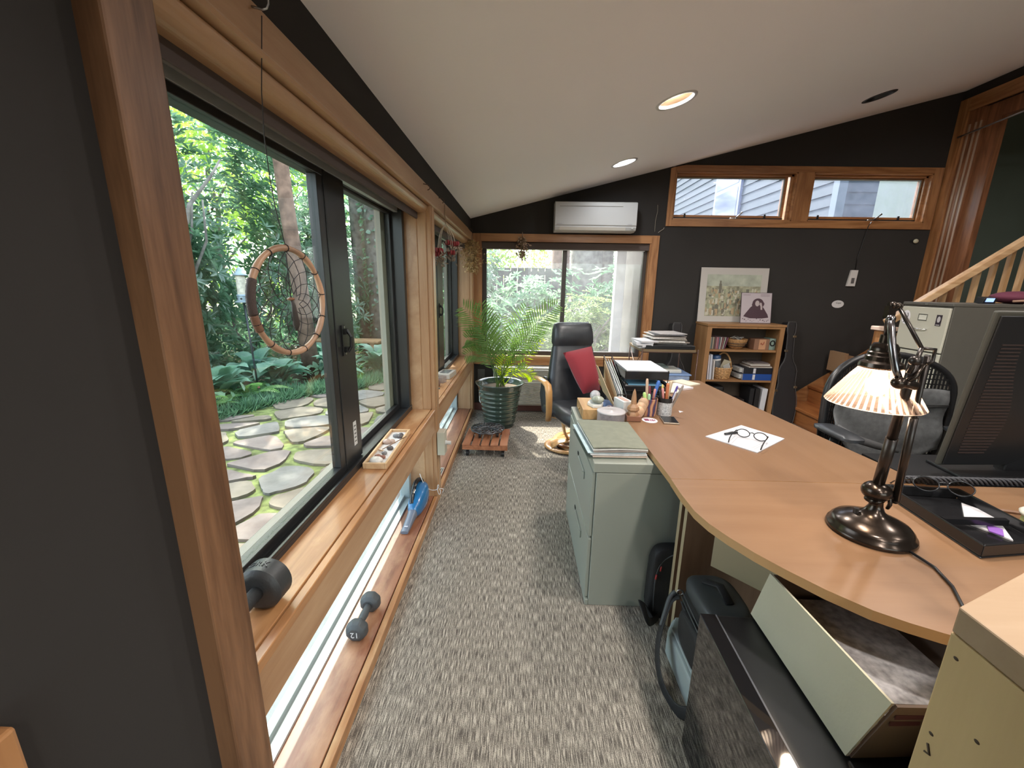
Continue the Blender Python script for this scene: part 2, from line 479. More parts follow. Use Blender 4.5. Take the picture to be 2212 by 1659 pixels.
M['liriope'] = leaf_mat('grassy_leaf', (0.09, 0.20, 0.115), (0.24, 0.39, 0.235), 0.3, 0.5, 3.0, 0.3)

# ------------------------------------------------------------------ the room shell
WX = -0.555            # inside face of the window wall
BY = 4.59              # inside face of the back wall
RX = 4.2               # inside face of the stair wall
FY = -3.4              # inside face of the wall behind the camera
SL = 0.2525
def cz(x): return 2.085 + SL * (x - WX)

m = MB(); m.box(WX - 0.19, 6.6, FY - 0.1, BY + 0.02, -0.12, 0.0)
tag(m.build('floor', M['carpet']), 'grey and beige striped carpet over the whole office floor', 'floor', kind='structure')

m = MB()
poly = [(WX - 0.9, cz(WX - 0.9)), (RX + 0.2, cz(RX + 0.2)), (RX + 0.2, cz(RX + 0.2) + 0.22), (WX - 0.9, cz(WX - 0.9) + 0.22)]
CEIL_Y0, CEIL_Y1 = FY - 0.15, BY + 0.13
cans = [(0.842, 2.639), (0.841, 3.85), (2.852, 3.85), (2.852, 2.639), (0.842, 1.42), (0.842, 0.2), (2.852, 1.42), (2.852, 0.2), (0.842, -1.0), (2.852, -1.0), (0.842, -2.2), (2.852, -2.2)]  # first three are in view; the others are added to brighten the room
CR = 0.098
# the ceiling is a slab with round can openings: built as strips around square cut-outs filled by ring pieces
def ceil_cell(mb, x0, x1, y0, y1, hole=None):
    if hole is None:
        mb.add([(x0, y0, cz(x0)), (x1, y0, cz(x1)), (x1, y1, cz(x1)), (x0, y1, cz(x0))], [(0, 3, 2, 1)])
        return
    cx_, cy_ = hole; n = 32
    inner = [(cx_ + CR*math.cos(2*PI*k/n), cy_ + CR*math.sin(2*PI*k/n)) for k in range(n)]
    outer = []
    for k in range(n):
        a = 2*PI*k/n; dx, dy = math.cos(a), math.sin(a)
        t = min(((x1-cx_)/dx if dx > 1e-9 else ((x0-cx_)/dx if dx < -1e-9 else 9e9)), ((y1-cy_)/dy if dy > 1e-9 else ((y0-cy_)/dy if dy < -1e-9 else 9e9)))
        outer.append((cx_+dx*t, cy_+dy*t))
    v = [(x, y, cz(x)) for x, y in inner] + [(x, y, cz(x)) for x, y in outer]
    mb.add(v, [(k, (k+1) % n, n+(k+1) % n, n+k) for k in range(n)])
xs = [WX - 0.03, 0.692, 0.992, 2.702, 3.002, RX + 0.05]
ysb = sorted({c[1] for c in cans})
yl = [CEIL_Y0]
for yy in ysb: yl += [yy - 0.15, yy + 0.15]
yl.append(CEIL_Y1)
for i in range(len(xs) - 1):
    for j in range(len(yl) - 1):
        h = None
        for c_ in cans:
            if xs[i] < c_[0] < xs[i+1] and yl[j] < c_[1] < yl[j+1]: h = c_
        ceil_cell(m, xs[i], xs[i+1], yl[j], yl[j+1], h)
ce = m.build('ceiling', M['ceiling'])
tag(ce, 'plain white sloping ceiling that rises from the windows to the stairs', 'ceiling', kind='structure')
m = MB()
m.add([(WX-0.62, FY-0.4, cz(WX-0.62)+0.27), (RX+2.6, FY-0.4, cz(RX+2.6)+0.27), (RX+2.6, BY+0.45, cz(RX+2.6)+0.27), (WX-0.62, BY+0.45, cz(WX-0.62)+0.27),
       (WX-0.62, FY-0.4, cz(WX-0.62)+0.22), (RX+2.6, FY-0.4, cz(RX+2.6)+0.22), (RX+2.6, BY+0.45, cz(RX+2.6)+0.22), (WX-0.62, BY+0.45, cz(WX-0.62)+0.22)],
      [(0, 1, 2, 3), (7, 6, 5, 4), (0, 4, 5, 1), (1, 5, 6, 2), (2, 6, 7, 3), (3, 7, 4, 0)])
tag(m.build('roof', M['siding_w']), 'roof deck above the sloping ceiling', 'roof', kind='structure')

# left wall (window wall)
WT = 0.24
m = MB()
def wl(y0, y1, z0, z1): m.box(WX - WT, WX, y0, y1, z0, z1)
wl(FY, 0.60, 0, cz(WX)+0.2)
wl(0.60, BY + 0.12, 1.93, cz(WX)+0.2)
wl(0.60, BY + 0.12, -0.12, 0.0)
wl(2.475, 2.58, 0, 1.94)
wl(4.46, BY + 0.12, 0, 1.94)
m.box(WX - WT, WX-0.03, 0.60, 2.475, 0.50, 0.62)
m.box(WX - WT, WX-0.03, 2.58, 4.46, 0.50, 0.62)
tag(m.build('wall_left', M['wall']), 'charcoal painted wall that holds the long row of garden windows', 'wall', kind='structure')

# back wall with window and clerestory openings
m = MB(); T = 0.13
def wb(x0, x1, z0, z1): m.box(x0, x1, BY, BY + T, z0, z1)
wb(WX, -0.45, 0, 1.95); wb(-0.45, 1.345, 0, 0.62); wb(-0.45, 1.345, 1.86, 1.95)
wb(1.345, RX + 0.1, 0, 2.0); wb(WX, 1.345, 1.95, 2.0)
def wbs(x0, x1, z0):   # up to the ceiling slope
    m.extrude([(x0, BY, z0), (x1, BY, z0), (x1, BY, cz(x1)+0.02), (x0, BY, cz(x0)+0.02)], (0, T, 0))
wbs(WX, 1.50, 2.0)
wb(1.50, RX + 0.1, 2.0, 2.10)
m.extrude([(1.50, BY, 2.10), (1.53, BY, 2.10), (1.53, BY, 2.61), (1.50, BY, 2.60)], (0, T, 0))
wb(2.745, 2.905, 2.10, 2.56); wb(4.08, RX + 0.1, 2.10, 2.56)
m.extrude([(1.53, BY, 2.56), (RX + 0.1, BY, 2.56), (RX + 0.1, BY, cz(RX+0.1)+0.02), (1.53, BY, cz(1.53)+0.02)], (0, T, 0))
tag(m.build('wall_back', M['wall']), 'charcoal painted end wall with the picture window and two high windows', 'wall', kind='structure')

# stair wall at the right: opening from y=1.9 to 4.17, up to z=2.9
m = MB()
m.extrude([(RX, FY, 0), (RX, 1.3, 0), (RX, 1.3, cz(RX)+0.02), (RX, FY, cz(RX)+0.02)], (0.12, 0, 0))
m.extrude([(RX, 1.3, 3.08), (RX, BY, 3.08), (RX, BY, cz(RX)+0.02), (RX, 1.3, cz(RX)+0.02)], (0.12, 0, 0))
tag(m.build('wall_right', M['wall']), 'charcoal painted wall around the tall stair opening', 'wall', kind='structure')
# hall beyond the opening
M['hall'] = plain('hall_green', (0.15, 0.19, 0.16), 0.7, var=0.05, vscale=3)
m = MB()
m.box(6.3, 6.4, 0.6, 5.4, 0, 4.2); m.box(RX+0.12, 6.4, 5.3, 5.4, 0, 4.2); m.box(RX+0.12, 6.4, 0.5, 0.6, 0, 4.2); m.box(RX, 6.4, 0.5, 5.4, 4.1, 4.2)
m.box(RX, RX+0.12, BY+0.12, 5.4, 0, 4.2)
m.box(RX+0.0, RX+0.12, 0.5, BY, cz(RX)+0.02, 4.2)
tag(m.build('wall_hall', M['hall']), 'dim grey green walls of the upper hall beyond the stairs', 'wall', kind='structure')
m = MB(); m.box(RX+0.10, 6.3, 0.6, 5.3, 1.06, 1.14)
tag(m.build('floor_hall', M['fir_y']), 'brown wooden landing floor at the top of the stairs', 'floor', kind='structure')

# wall behind the camera, with an unseen garden door added to brighten the room
m = MB()
m.box(WX-0.2, 0.1, FY-0.13, FY, 0, 2.25); m.box(3.6, RX+0.1, FY-0.13, FY, 0, 2.25)
m.extrude([(WX-0.2, FY, 2.12), (RX+0.1, FY, 2.12), (RX+0.1, FY, cz(RX+0.1)+0.02), (WX-0.2, FY, cz(WX-0.2)+0.02)], (0, -0.13, 0))
tag(m.build('wall_front', M['wall']), 'charcoal wall with an added wide glazed garden door at the opposite end', 'wall', kind='structure')
d = thing('added_door_1', 'added wide three panel glazed garden door at the opposite end of the room', 'door', (1.85, FY-0.06, 0), kind='structure')
m = MB()
for x_ in (0.1, 1.23, 2.37, 3.53): m.box(x_, x_+0.07, FY-0.10, FY-0.04, 0, 2.12)
m.box(0.1, 3.6, FY-0.10, FY-0.04, 0, 0.06); m.box(0.1, 3.6, FY-0.10, FY-0.04, 2.06, 2.12)
m.build('door_frame', M['pine_z'], d)
for x_ in (0.17, 1.30, 2.44):
    m = MB(); m.box(x_, x_+1.07, FY-0.075, FY-0.069, 0.06, 2.06); m.build('pane', M['glass'], d)
# ------------------------------------------------------------------ timber and glass of the window wall
CF = WX + 0.025       # face of the casing boards
def trim(n, mb, mat, label, bevel=0.002):
    return tag(mb.build('trim_%d' % n, mat, None, bevel=bevel), label, 'trim', kind='structure')

m = MB(); m.box(WX - 0.02, CF + 0.012, 0.582, 0.667, 0, cz(WX)-0.002)
trim(1, m, M['pine_post'], 'tall knotty pine casing board at the near end of the garden windows', 0.004)
m = MB(); m.box(WX - 0.02, CF + 0.012, 0.23, 0.322, 0, 0.965)
trim(2, m, M['fir_z'], 'short length of pine casing low on the dark wall beside the camera', 0.004)
m = MB(); m.box(WX - 0.02, CF, 0.667, 4.20, 1.862, 1.942); m.box(WX - 0.02, CF - 0.006, 4.20, 4.56, 1.862, 1.942)
trim(3, m, M['pine_y'], 'long knotty pine head board running above both garden windows')
m = MB()
# stepped bead and rounded soffit board, extruded along y
def extr_y(mb, prof, y0, y1):
    mb.extrude([(x, y0, z) for x, z in prof], (0, y1 - y0, 0))
extr_y(m, [(WX-0.03, 1.862), (CF+0.008, 1.862), (CF+0.011, 1.856), (CF+0.008, 1.848), (WX-0.03, 1.846)], 0.667, 4.24)
prof = [(WX-0.075, 1.846)]
for k in range(9):
    a = PI/2 * k / 8
    prof.append((WX - 0.022 + 0.034*math.cos(a), 1.842 - 0.036*math.sin(a) ))
prof.append((WX - 0.075, 1.806))
extr_y(m, prof, 0.667, 2.475); extr_y(m, prof, 2.58, 4.24)
trim(4, m, M['pine_y'], 'rounded pine soffit moulding under the head board of the garden windows', 0.0)
for k, (y0, y1, z1, lab) in enumerate([(2.475, 2.582, 1.86, 'pine pillar between the two garden windows'), (4.455, 4.585, 1.86, 'pine corner post where the window wall meets the end wall')]):
    m = MB(); m.box(WX - 0.14, CF, y0, y1, 0, z1)
    m.box(CF - 0.001, CF + 0.004, y0 + 0.03, y1 - 0.008, 0.0, z1)
    trim(5 + k, m, M['pine_z'], lab)
# jambs (flat boards lining the opening)
for k, (y0, y1) in enumerate([(0.655, 0.667), (4.448, 4.456), (2.580, 2.588), (2.4665, 2.4755)]):
    m = MB(); m.box(-0.69, WX, y0, y1, 0.65, 1.83); m.box(-0.695, WX, y0, y1, 0.045, 0.50)
    trim(7 + k, m, M['pine_z'], ['pine jamb lining behind the near casing board', 'pine jamb lining at the far end beside the corner', 'pine jamb lining on the far face of the middle pillar', 'pine jamb lining on the near face of the middle pillar'][k], 0.001)
# soffit above the windows
m = MB(); m.box(-0.80, WX - 0.02, 0.655, 4.46, 1.862, 1.90); m.box(-0.80, WX-0.05, 2.46, 2.60, 0, 1.87)
trim(11, m, M['pine_y'], 'pine head lining above the window glass')

for k, (y0, y1, nm) in enumerate([(0.667, 2.4665, 'near'), (2.588, 4.448, 'far')]):
    w = thing('window_sill', 'worn orange pine sill of the %s garden window' % nm, 'window sill', (-0.6, (y0+y1)/2, 0.65), kind='structure')
    m = MB(); m.box(-0.70, WX - 0.002, y0, y1, 0.622, 0.65); m.build('sill_board', M['sill_y'], w, bevel=0.002)
    m = MB(); m.box(WX + 0.002, CF + 0.002, y0 - (0.0 if k == 0 else 0.0), y1, 0.622, 0.649); m.build('nosing', M['sill_y'], w, bevel=0.003)
    m = MB(); m.box(WX - 0.02, CF - 0.006, y0, y1, 0.50, 0.622); m.box(-0.70, WX-0.02, y0, y1, 0.50, 0.53); m.build('fascia_board', M['pine_y'], w, bevel=0.001)
    w = thing('window_sill', 'reddish floor level sill board under the %s low window' % nm, 'window sill', (-0.6, (y0+y1)/2, 0.0), kind='structure')
    m = MB(); m.box(-0.70, WX - 0.003, y0, y1, 0.0, 0.05); m.build('sill_board', M['floor_sill_y'], w, bevel=0.002)
    m = MB(); m.box(WX + 0.002, CF + 0.002, y0, y1, 0.0, 0.05); m.build('nosing', M['sill_y'], w, bevel=0.003)

def slider(n, y0, ym0, ym1, y1, label, lbl):
    """black sliding window seen from inside: fixed frame, two sashes, lock, shade box"""
    w = thing('window_%d' % n, label, 'window', (-0.72, (y0+y1)/2, 0.65), kind='structure')
    m = MB()
    m.box(-0.80, -0.672, y0, y1, 0.648, 0.668)            # bottom track
    m.box(-0.682, -0.672, y0, y1, 0.668, 0.680)
    m.box(-0.80, -0.722, y0, y1, 1.797, 1.845); m.box(-0.722, -0.688, y0, y1, 1.836, 1.85)            # head
    m.box(-0.80, -0.690, y0, y0 + 0.03, 0.668, 1.812)
    m.box(-0.80, -0.676, y1 - 0.045, y1, 0.668, 1.812)
    m.build('window_frame', M['black_alu'], w, bevel=0.0015)
    m = MB(); m.box(-0.7205, -0.698, y0 + 0.03, y1 - 0.045, 1.7985, 1.8355); m.build('head_track', M['grey_alu'], w, bevel=0.001)
    m = MB(); m.box(-0.80, -0.768, y1 - 0.135, y1 - 0.045, 0.668, 1.812); m.build('screen_stile', M['screen_tan'], w, bevel=0.001)
    # near sash
    m = MB()
    m.box(-0.735, -0.700, y0 + 0.03, ym0 + 0.06, 0.672, 0.703); m.box(-0.735, -0.700, y0 + 0.03, ym0 + 0.06, 1.775, 1.797)
    m.box(-0.735, -0.700, y0 + 0.03, y0 + 0.06, 0.703, 1.775); m.box(-0.735, -0.700, ym0, ym0 + 0.045, 0.703, 1.775)
    m.box(-0.716, -0.697, ym0 + 0.046, ym0 + 0.062, 0.672, 1.797)
    m.build('near_sash', M['black_alu'], w, bevel=0.002)
    m = MB(); m.box(-0.719, -0.713, y0 + 0.06, ym0, 0.703, 1.775); m.build('pane', M['glass'], w)
    # far sash, wide stile with the lock
    m = MB()
    m.box(-0.765, -0.737, ym0 + 0.06, y1 - 0.045, 0.670, 0.700); m.box(-0.765, -0.737, ym0 + 0.06, y1 - 0.045, 1.785, 1.797)
    m.box(-0.765, -0.737, y1 - 0.075, y1 - 0.045, 0.700, 1.785)
    m.box(-0.765, -0.700, ym0 + 0.064, ym1, 0.672, 1.797)
    m.build('far_sash', M['black_alu'], w, bevel=0.002)
    m = MB(); m.box(-0.754, -0.748, ym1, y1 - 0.075, 0.700, 1.790); m.build('pane', M['glass'], w)
    ya = ym0 + 0.095
    m = MB(); m.box(-0.700, -0.694, ya, ya + 0.034, 1.135, 1.255); m.box(-0.694, -0.682, ya + 0.004, ya + 0.03, 1.15, 1.17); m.box(-0.694, -0.682, ya + 0.004, ya + 0.03, 1.22, 1.24)
    m.tube([(-0.684, ya + 0.017, 1.15), (-0.672, ya + 0.02, 1.17), (-0.670, ya + 0.02, 1.21), (-0.684, ya + 0.017, 1.238)], 0.006, 8)
    lk = m.build('lock_handle', M['black'], w, bevel=0.001)
    m = MB()
    for zz in (1.143, 1.247): m.cyl((-0.695, ya + 0.017, zz), (-0.692, ya + 0.017, zz), 0.005, n=10)
    m.build('screw_heads', M['steel'], lk)
    # shade box
    m = MB(); m.box(-0.658, -0.612, y0 + 0.002, y1 - 0.002, 1.812, 1.856); m.box(-0.6115, -0.598, y0 + 0.002, y1 - 0.002, 1.772, 1.858)
    m.build('shade_cassette', M['shade_brown'], w, bevel=0.003)
    # low fixed window
    w2 = thing('window_%d' % (n + 1), lbl, 'window', (-0.75, (y0+y1)/2, 0.05), kind='structure')
    m = MB()
    m.box(-0.745, -0.700, y0, y1, 0.035, 0.058); m.box(-0.765, -0.735, y0, y1, 0.035, 0.078)
    m.box(-0.765, -0.700, y1 - 0.05, y1, 0.058, 0.50); m.box(-0.765, -0.700, y0, y0 + 0.05, 0.058, 0.50); m.box(-0.765, -0.700, y0, y1, 0.47, 0.50)
    m.build('window_frame', M['white_frame'], w2, bevel=0.002)
    m = MB(); m.box(-0.7, -0.694, y0, y1, 0.05, 0.062); m.build('gasket', M['grey_alu'], w2)
    m = MB(); m.box(-0.756, -0.750, y0 + 0.05, y1 - 0.05, 0.078, 0.47); m.build('pane', M['glass_low'], w2)
    return w
M['screen_tan'] = plain('screen_frame', (0.32, 0.30, 0.24), 0.5)
M['shade_brown'] = plain('shade_fabric', (0.075, 0.055, 0.048), 0.8)
w1 = slider(1, 0.667, 1.492, 1.712, 2.4665, 'wide black framed sliding garden window behind the dream catcher', 'low fixed window with white frame beneath the near garden window')
m = MB(); m.box(-0.6998, -0.6992, 1.63, 1.662, 0.74, 0.845); st = m.build('maker_label', plain('label_white', (0.6, 0.6, 0.58), 0.5), w1)
m = MB()
for k in range(5): m.box(-0.6991, -0.6988, 1.637, 1.655, 0.755 + k*0.017, 0.760 + k*0.017)
m.build('label_print', M['black'], st)
slider(3, 2.588, 3.43, 3.72, 4.448, 'black framed sliding garden window between pillar and room corner', 'low fixed window with white frame beneath the far garden window')

# ------------------------------------------------------------------ back wall joinery
w = thing('window_5', 'picture window with two panes under the wall air conditioner', 'window', (0.45, BY + 0.06, 0.62), kind='structure')
m = MB(); f0 = BY - 0.018
m.box(-0.534, -0.45, f0, BY + 0.0, 0.54, 1.94); m.box(1.345, 1.426, f0, BY, 0.54, 1.94)
m.build('side_casing', M['fir_z'], w, bevel=0.002)
m = MB(); m.box(-0.45, 1.345, f0, BY, 1.86, 1.94); m.box(-0.45, 1.345, f0, BY, 0.54, 0.62)
m.build('head_casing', M['fir_x'], w, bevel=0.002)
m = MB(); m.box(-0.45, -0.438, BY-0.01, BY + 0.10, 0.62, 1.86); m.box(1.333, 1.345, BY-0.01, BY + 0.10, 0.62, 1.86)
m.build('jamb', M['fir_z'], w)
m = MB(); m.box(-0.45, 1.345, BY - 0.022, BY + 0.10, 0.62, 0.645)
m.build('sill_board', M['pine_x'], w, bevel=0.002)
m = MB()
m.box(-0.438, -0.392, BY + 0.06, BY + 0.12, 0.645, 1.86); m.box(1.293, 1.333, BY + 0.06, BY + 0.12, 0.645, 1.86)
m.box(-0.392, 1.293, BY + 0.06, BY + 0.12, 1.815, 1.86); m.box(-0.392, 1.293, BY + 0.06, BY + 0.12, 0.645, 0.690)
m.box(0.43, 0.475, BY + 0.055, BY + 0.12, 0.690, 1.815); m.box(0.425, 0.438, BY + 0.04, BY + 0.06, 1.16, 1.27)
m.build('window_frame', M['brown_alu'], w, bevel=0.002)
m = MB(); m.box(-0.445, 1.34, BY + 0.01, BY + 0.055, 1.79, 1.858); m.build('shade_cassette', M['shade_brown'], w, bevel=0.003)
m = MB(); m.box(-0.392, 1.293, BY + 0.02, BY + 0.04, 1.783, 1.789); m.build('shade_rail', M['white'], w)
for a, b_ in ((-0.392, 0.43), (0.475, 1.293)):
    m = MB(); m.box(a, b_, BY + 0.09, BY + 0.096, 0.690, 1.815); m.build('pane', M['glass_back'], w)

# high windows
w = thing('trim_12', 'long fir casing around the pair of high windows', 'trim', (2.8, BY, 2.3), kind='structure')
m = MB()
top = 2.615
m.extrude([(1.475, f0, 2.035), (1.53, f0, 2.035), (1.53, f0, cz(1.53)-0.012), (1.475, f0, cz(1.475)-0.012)], (0, 0.018, 0))
m.box(2.745, 2.905, f0, BY, 2.10, 2.56); m.box(4.08, 4.165, f0, BY, 2.035, top)
m.build('side_casing', M['fir_z'], w, bevel=0.0015)
m = MB(); m.box(1.53, 4.08, f0, BY, 2.035, 2.10)
m.extrude([(1.53, f0, 2.56), (4.08, f0, 2.56), (4.08, f0, top), (1.62, f0, top), (1.53, f0, cz(1.53)-0.012)], (0, 0.018, 0))
m.build('head_casing', M['fir_x'], w, bevel=0.0015)
for n, (x0, x1, g0, g1) in enumerate([(1.53, 2.745, 1.575, 2.665), (2.905, 4.08, 2.95, 4.035)]):
    w = thing('window_%d' % (6 + n), ['high awning window nearer to the air conditioner', 'high awning window nearer to the stair opening'][n], 'window', ((x0+x1)/2, BY + 0.06, 2.1), kind='structure')
    m = MB()
    m.box(x0, x0 + 0.012, BY - 0.012, BY + 0.13, 2.10, 2.56); m.box(x1 - 0.012, x1, BY - 0.012, BY + 0.13, 2.10, 2.56)
    m.box(x0, x1, BY - 0.012, BY + 0.13, 2.10, 2.112); m.box(x0, x1, BY - 0.012, BY + 0.13, 2.548, 2.56)
    m.box(x0 + 0.012, x0 + 0.03, BY + 0.03, BY + 0.05, 2.112, 2.548); m.box(x1 - 0.035, x1 - 0.012, BY + 0.03, BY + 0.05, 2.112, 2.548)
    m.box(x0 + 0.012, x1 - 0.012, BY + 0.03, BY + 0.05, 2.528, 2.548)
    m.build('jamb', M['fir_x'], w, bevel=0.001)
    sx0, sx1 = g0 - 0.035, g1 + 0.035
    m = MB()
    m.box(sx0, g0, BY + 0.07, BY + 0.11, 2.125, 2.54); m.box(g1, sx1, BY + 0.07, BY + 0.11, 2.125, 2.54)
    m.box(g0, g1, BY + 0.07, BY + 0.11, 2.125, 2.160); m.box(g0, g1, BY + 0.07, BY + 0.11, 2.515, 2.54)
    m.build('sash', M['fir_x'], w, bevel=0.002)
    m = MB(); m.box(g0, g1, BY + 0.066, BY + 0.0695, 2.508, 2.518); m.box(g1 - 0.008, g1 + 0.004, BY + 0.066, BY + 0.0695, 2.155, 2.515); m.build('glazing_bead', M['white_frame'], w)
    m = MB(); m.box(g0, g1, BY + 0.086, BY + 0.092, 2.160, 2.515); m.build('pane', M['glass_dirty'], w)
    m = MB(); m.box(sx0, sx1, BY + 0.062, BY + 0.069, 2.126, 2.136); m.build('gasket', M['black'], w)
    xc = x0 + [0.55, 0.63][n] * (x1 - x0) * [1.0, 0.95][n]
    m = MB(); m.obox((xc, BY + 0.045, 2.125), (0.10, 0.05, 0.014)); m.tube([(xc, BY+0.03, 2.128), (xc + 0.02, BY + 0.01, 2.15), (xc + 0.045, BY + 0.0, 2.175)], [0.008, 0.007, 0.005], 8); m.ball((xc + 0.045, BY, 2.178), 0.010)
    m.build('crank', M['steel'] if n == 0 else plain('bronze_crank', (0.08, 0.07, 0.06), 0.4, metal=0.6), w, smooth=True)
    for t_ in (0.1, 0.86):
        xx = g0 + t_ * (g1 - g0)
        m = MB(); m.box(xx - 0.009, xx + 0.009, BY + 0.058, BY + 0.068, 2.135, 2.172); m.build('sash_latch', M['black'], w, bevel=0.001)

m = MB(); m.box(-0.53, 2.95, BY - 0.02, BY, 0, 0.085)
tag(m.build('baseboard_back', plain('oxblood_base', (0.16, 0.055, 0.045), 0.5), None, bevel=0.002), 'dark red baseboard along the end wall', 'baseboard', kind='structure')

# ------------------------------------------------------------------ stair opening joinery on the right wall
w = thing('door_2', 'tall layered fir frame of the stair opening', 'door', (RX, 4.3, 0), kind='structure')
X0 = RX
def fz(y0, y1, x0, x1, z1, mat, nm, z0=0.0, bevel=0.002):
    m = MB(); m.box(x0, x1, y0, y1, z0, z1); return m.build(nm, mat, w, bevel=bevel)
fz(4.49, 4.588, X0 - 0.022, X0 + 0.02, 3.20, M['fir_z'], 'side_casing')
m = MB(); m.box(X0 - 0.022, X0 + 0.02, 1.2, 4.49, 3.08, 3.20); m.build('head_casing', M['fir_y'], w, bevel=0.002)
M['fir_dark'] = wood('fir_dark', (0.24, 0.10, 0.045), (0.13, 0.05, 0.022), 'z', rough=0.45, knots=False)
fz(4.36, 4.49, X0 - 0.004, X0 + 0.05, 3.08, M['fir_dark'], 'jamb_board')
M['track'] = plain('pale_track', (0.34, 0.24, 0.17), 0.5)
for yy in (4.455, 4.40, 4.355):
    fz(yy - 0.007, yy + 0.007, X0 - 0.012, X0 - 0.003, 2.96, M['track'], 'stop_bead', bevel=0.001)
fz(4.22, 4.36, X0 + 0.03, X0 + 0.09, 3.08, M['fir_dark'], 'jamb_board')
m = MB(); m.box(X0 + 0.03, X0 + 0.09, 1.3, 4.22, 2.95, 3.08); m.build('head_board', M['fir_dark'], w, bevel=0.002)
m = MB(); m.tube([(X0 - 0.05, 4.50, 2.86), (X0 - 0.05, 3.3, 2.94)], 0.008, 8)
m.build('curtain_rod', M['steel'], w)

# ------------------------------------------------------------------ stairs
st = thing('staircase', 'orange fir staircase climbing along the end wall to the tall opening', 'stairs', (3.0, 4.1, 0))
M['tread'] = wood('tread_wood', (0.42, 0.16, 0.05), (0.27, 0.085, 0.025), 'y', rough=0.4, knots=True, coat=0.3, knot_scale=2)
for k in range(5):
    x0 = 2.985 + 0.262 * k; z1 = 0.19 * (k + 1)
    m = MB(); m.box(x0 - 0.025, x0 + 0.275, 3.64, 4.565, z1 - 0.03, z1); m.build('tread', M['tread'], st, bevel=0.006)
    m = MB(); m.box(x0, x0 + 0.02, 3.66, 4.565, z1 - 0.19, z1 - 0.031); m.build('riser', M['tread'], st)
for y_, nm in ((3.625, 'stringer'), (4.567, 'stringer')):
    m = MB(); m.extrude([(2.975, y_, 0.0), (3.40, y_, 0.0), (4.29, y_, 0.64), (4.29, y_, 1.06), (4.05, y_, 0.96), (2.975, y_, 0.19)], (0, 0.014 if y_ < 4 else 0.018, 0))
    m.build(nm, M['fir_x'], st)
rl = thing('stair_railing', 'light wood handrail with square balusters above the tall filing cabinet', 'railing', (3.1, 3.6, 0))
m = MB(); a = Vector((3.10, 3.6, 1.156)); b_ = Vector((4.60, 3.6, 2.23)); dv = (b_ - a)
ang = math.atan2(dv.z, dv.x)
m.obox((a + b_) / 2, (dv.length, 0.06, 0.055), M=Matrix.Rotation(-ang, 3, 'Y')); m.build('handrail', wood('rail_oak', (0.55, 0.36, 0.20), (0.40, 0.23, 0.11), 'x', knots=False), rl, bevel=0.006)
m = MB(); m.box(3.05, 3.14, 3.555, 3.645, 0, 1.09); m.build('newel_post', M['fir_z'], rl, bevel=0.004)
m = MB(); m.box(3.03, 3.16, 3.535, 3.665, 1.09, 1.125); m.build('newel_cap', plain('newel_lit', (0.62, 0.45, 0.36), 0.4), rl, bevel=0.006)  # lamplight on the rail top is put into this cap's pale colour
mbal = wood('baluster_wood', (0.50, 0.32, 0.17), (0.36, 0.20, 0.09), 'z', knots=False)
for k in range(10):
    x_ = 3.34 + 0.118 * k
    zb = 0.19 * (1 + int((x_ - 2.985) / 0.262)) + 0.0
    zb = min(zb, 1.14) if x_ < 4.29 else 1.14
    zt = 1.156 + (x_ - 3.10) * math.tan(ang) - 0.03
    m = MB(); m.box(x_ - 0.016, x_ + 0.016, 3.65, 3.682, zb, zt + 0.0); m.build('baluster', mbal, rl)
# ------------------------------------------------------------------ garden: ground, patio, planting
m = MB()
m.add([(-60, -40, -0.06), (60, -40, -0.06), (60, 70, -0.06), (-60, 70, -0.06)], [(0, 1, 2, 3)])
g = m.build('ground', M['soil']); tag(g, 'brown leafy soil of the shaded garden', 'ground', kind='structure')
m = MB(); m.box(-0.98, WX - WT + 0.02, -3.6, 7.0, -0.06, -0.035)
tag(m.build('path_strip', M['concrete'], None), 'narrow bare concrete strip along the outside of the low windows', 'path', kind='structure')

edge = [(-3.55, -1.2), (-3.5, 2.6), (-3.22, 3.8), (-3.02, 4.45), (-2.80, 4.9), (-2.48, 5.27), (-2.15, 5.6), (-1.85, 6.2), (-1.55, 7.2), (-0.99, 7.4), (-0.99, -1.2)]
m = MB(); m.prism(edge, -0.06, -0.022)
pat = m.build('patio_pavement', M['moss']); tag(pat, 'flagstone patio with bright moss in its joints', 'patio', kind='structure')

def inside(p, poly):
    c = False; n = len(poly)
    for i in range(n):
        a, b = poly[i], poly[(i+1) % n]
        if (a[1] > p[1]) != (b[1] > p[1]) and p[0] < (b[0]-a[0])*(p[1]-a[1])/(b[1]-a[1]) + a[0]: c = not c
    return c
def clip(poly, a, b, c):
    """keep a*x+b*y<=c"""
    out = []; n = len(poly)
    for i in range(n):
        p, q = poly[i], poly[(i+1) % n]
        dp, dq = a*p[0]+b*p[1]-c, a*q[0]+b*q[1]-c
        if dp <= 0: out.append(p)
        if dp*dq < 0:
            t = dp/(dp-dq); out.append((p[0]+t*(q[0]-p[0]), p[1]+t*(q[1]-p[1])))
    return out
rs = random.Random(11)
seeds = []
row = 0; y = -1.5
while y < 7.8:
    x = -3.9 + (0.22 if row % 2 else 0)
    while x < -0.8:
        seeds.append((x + rs.uniform(-0.19, 0.19), y + rs.uniform(-0.14, 0.14))); x += 0.47
    y += 0.33; row += 1
nst = 0
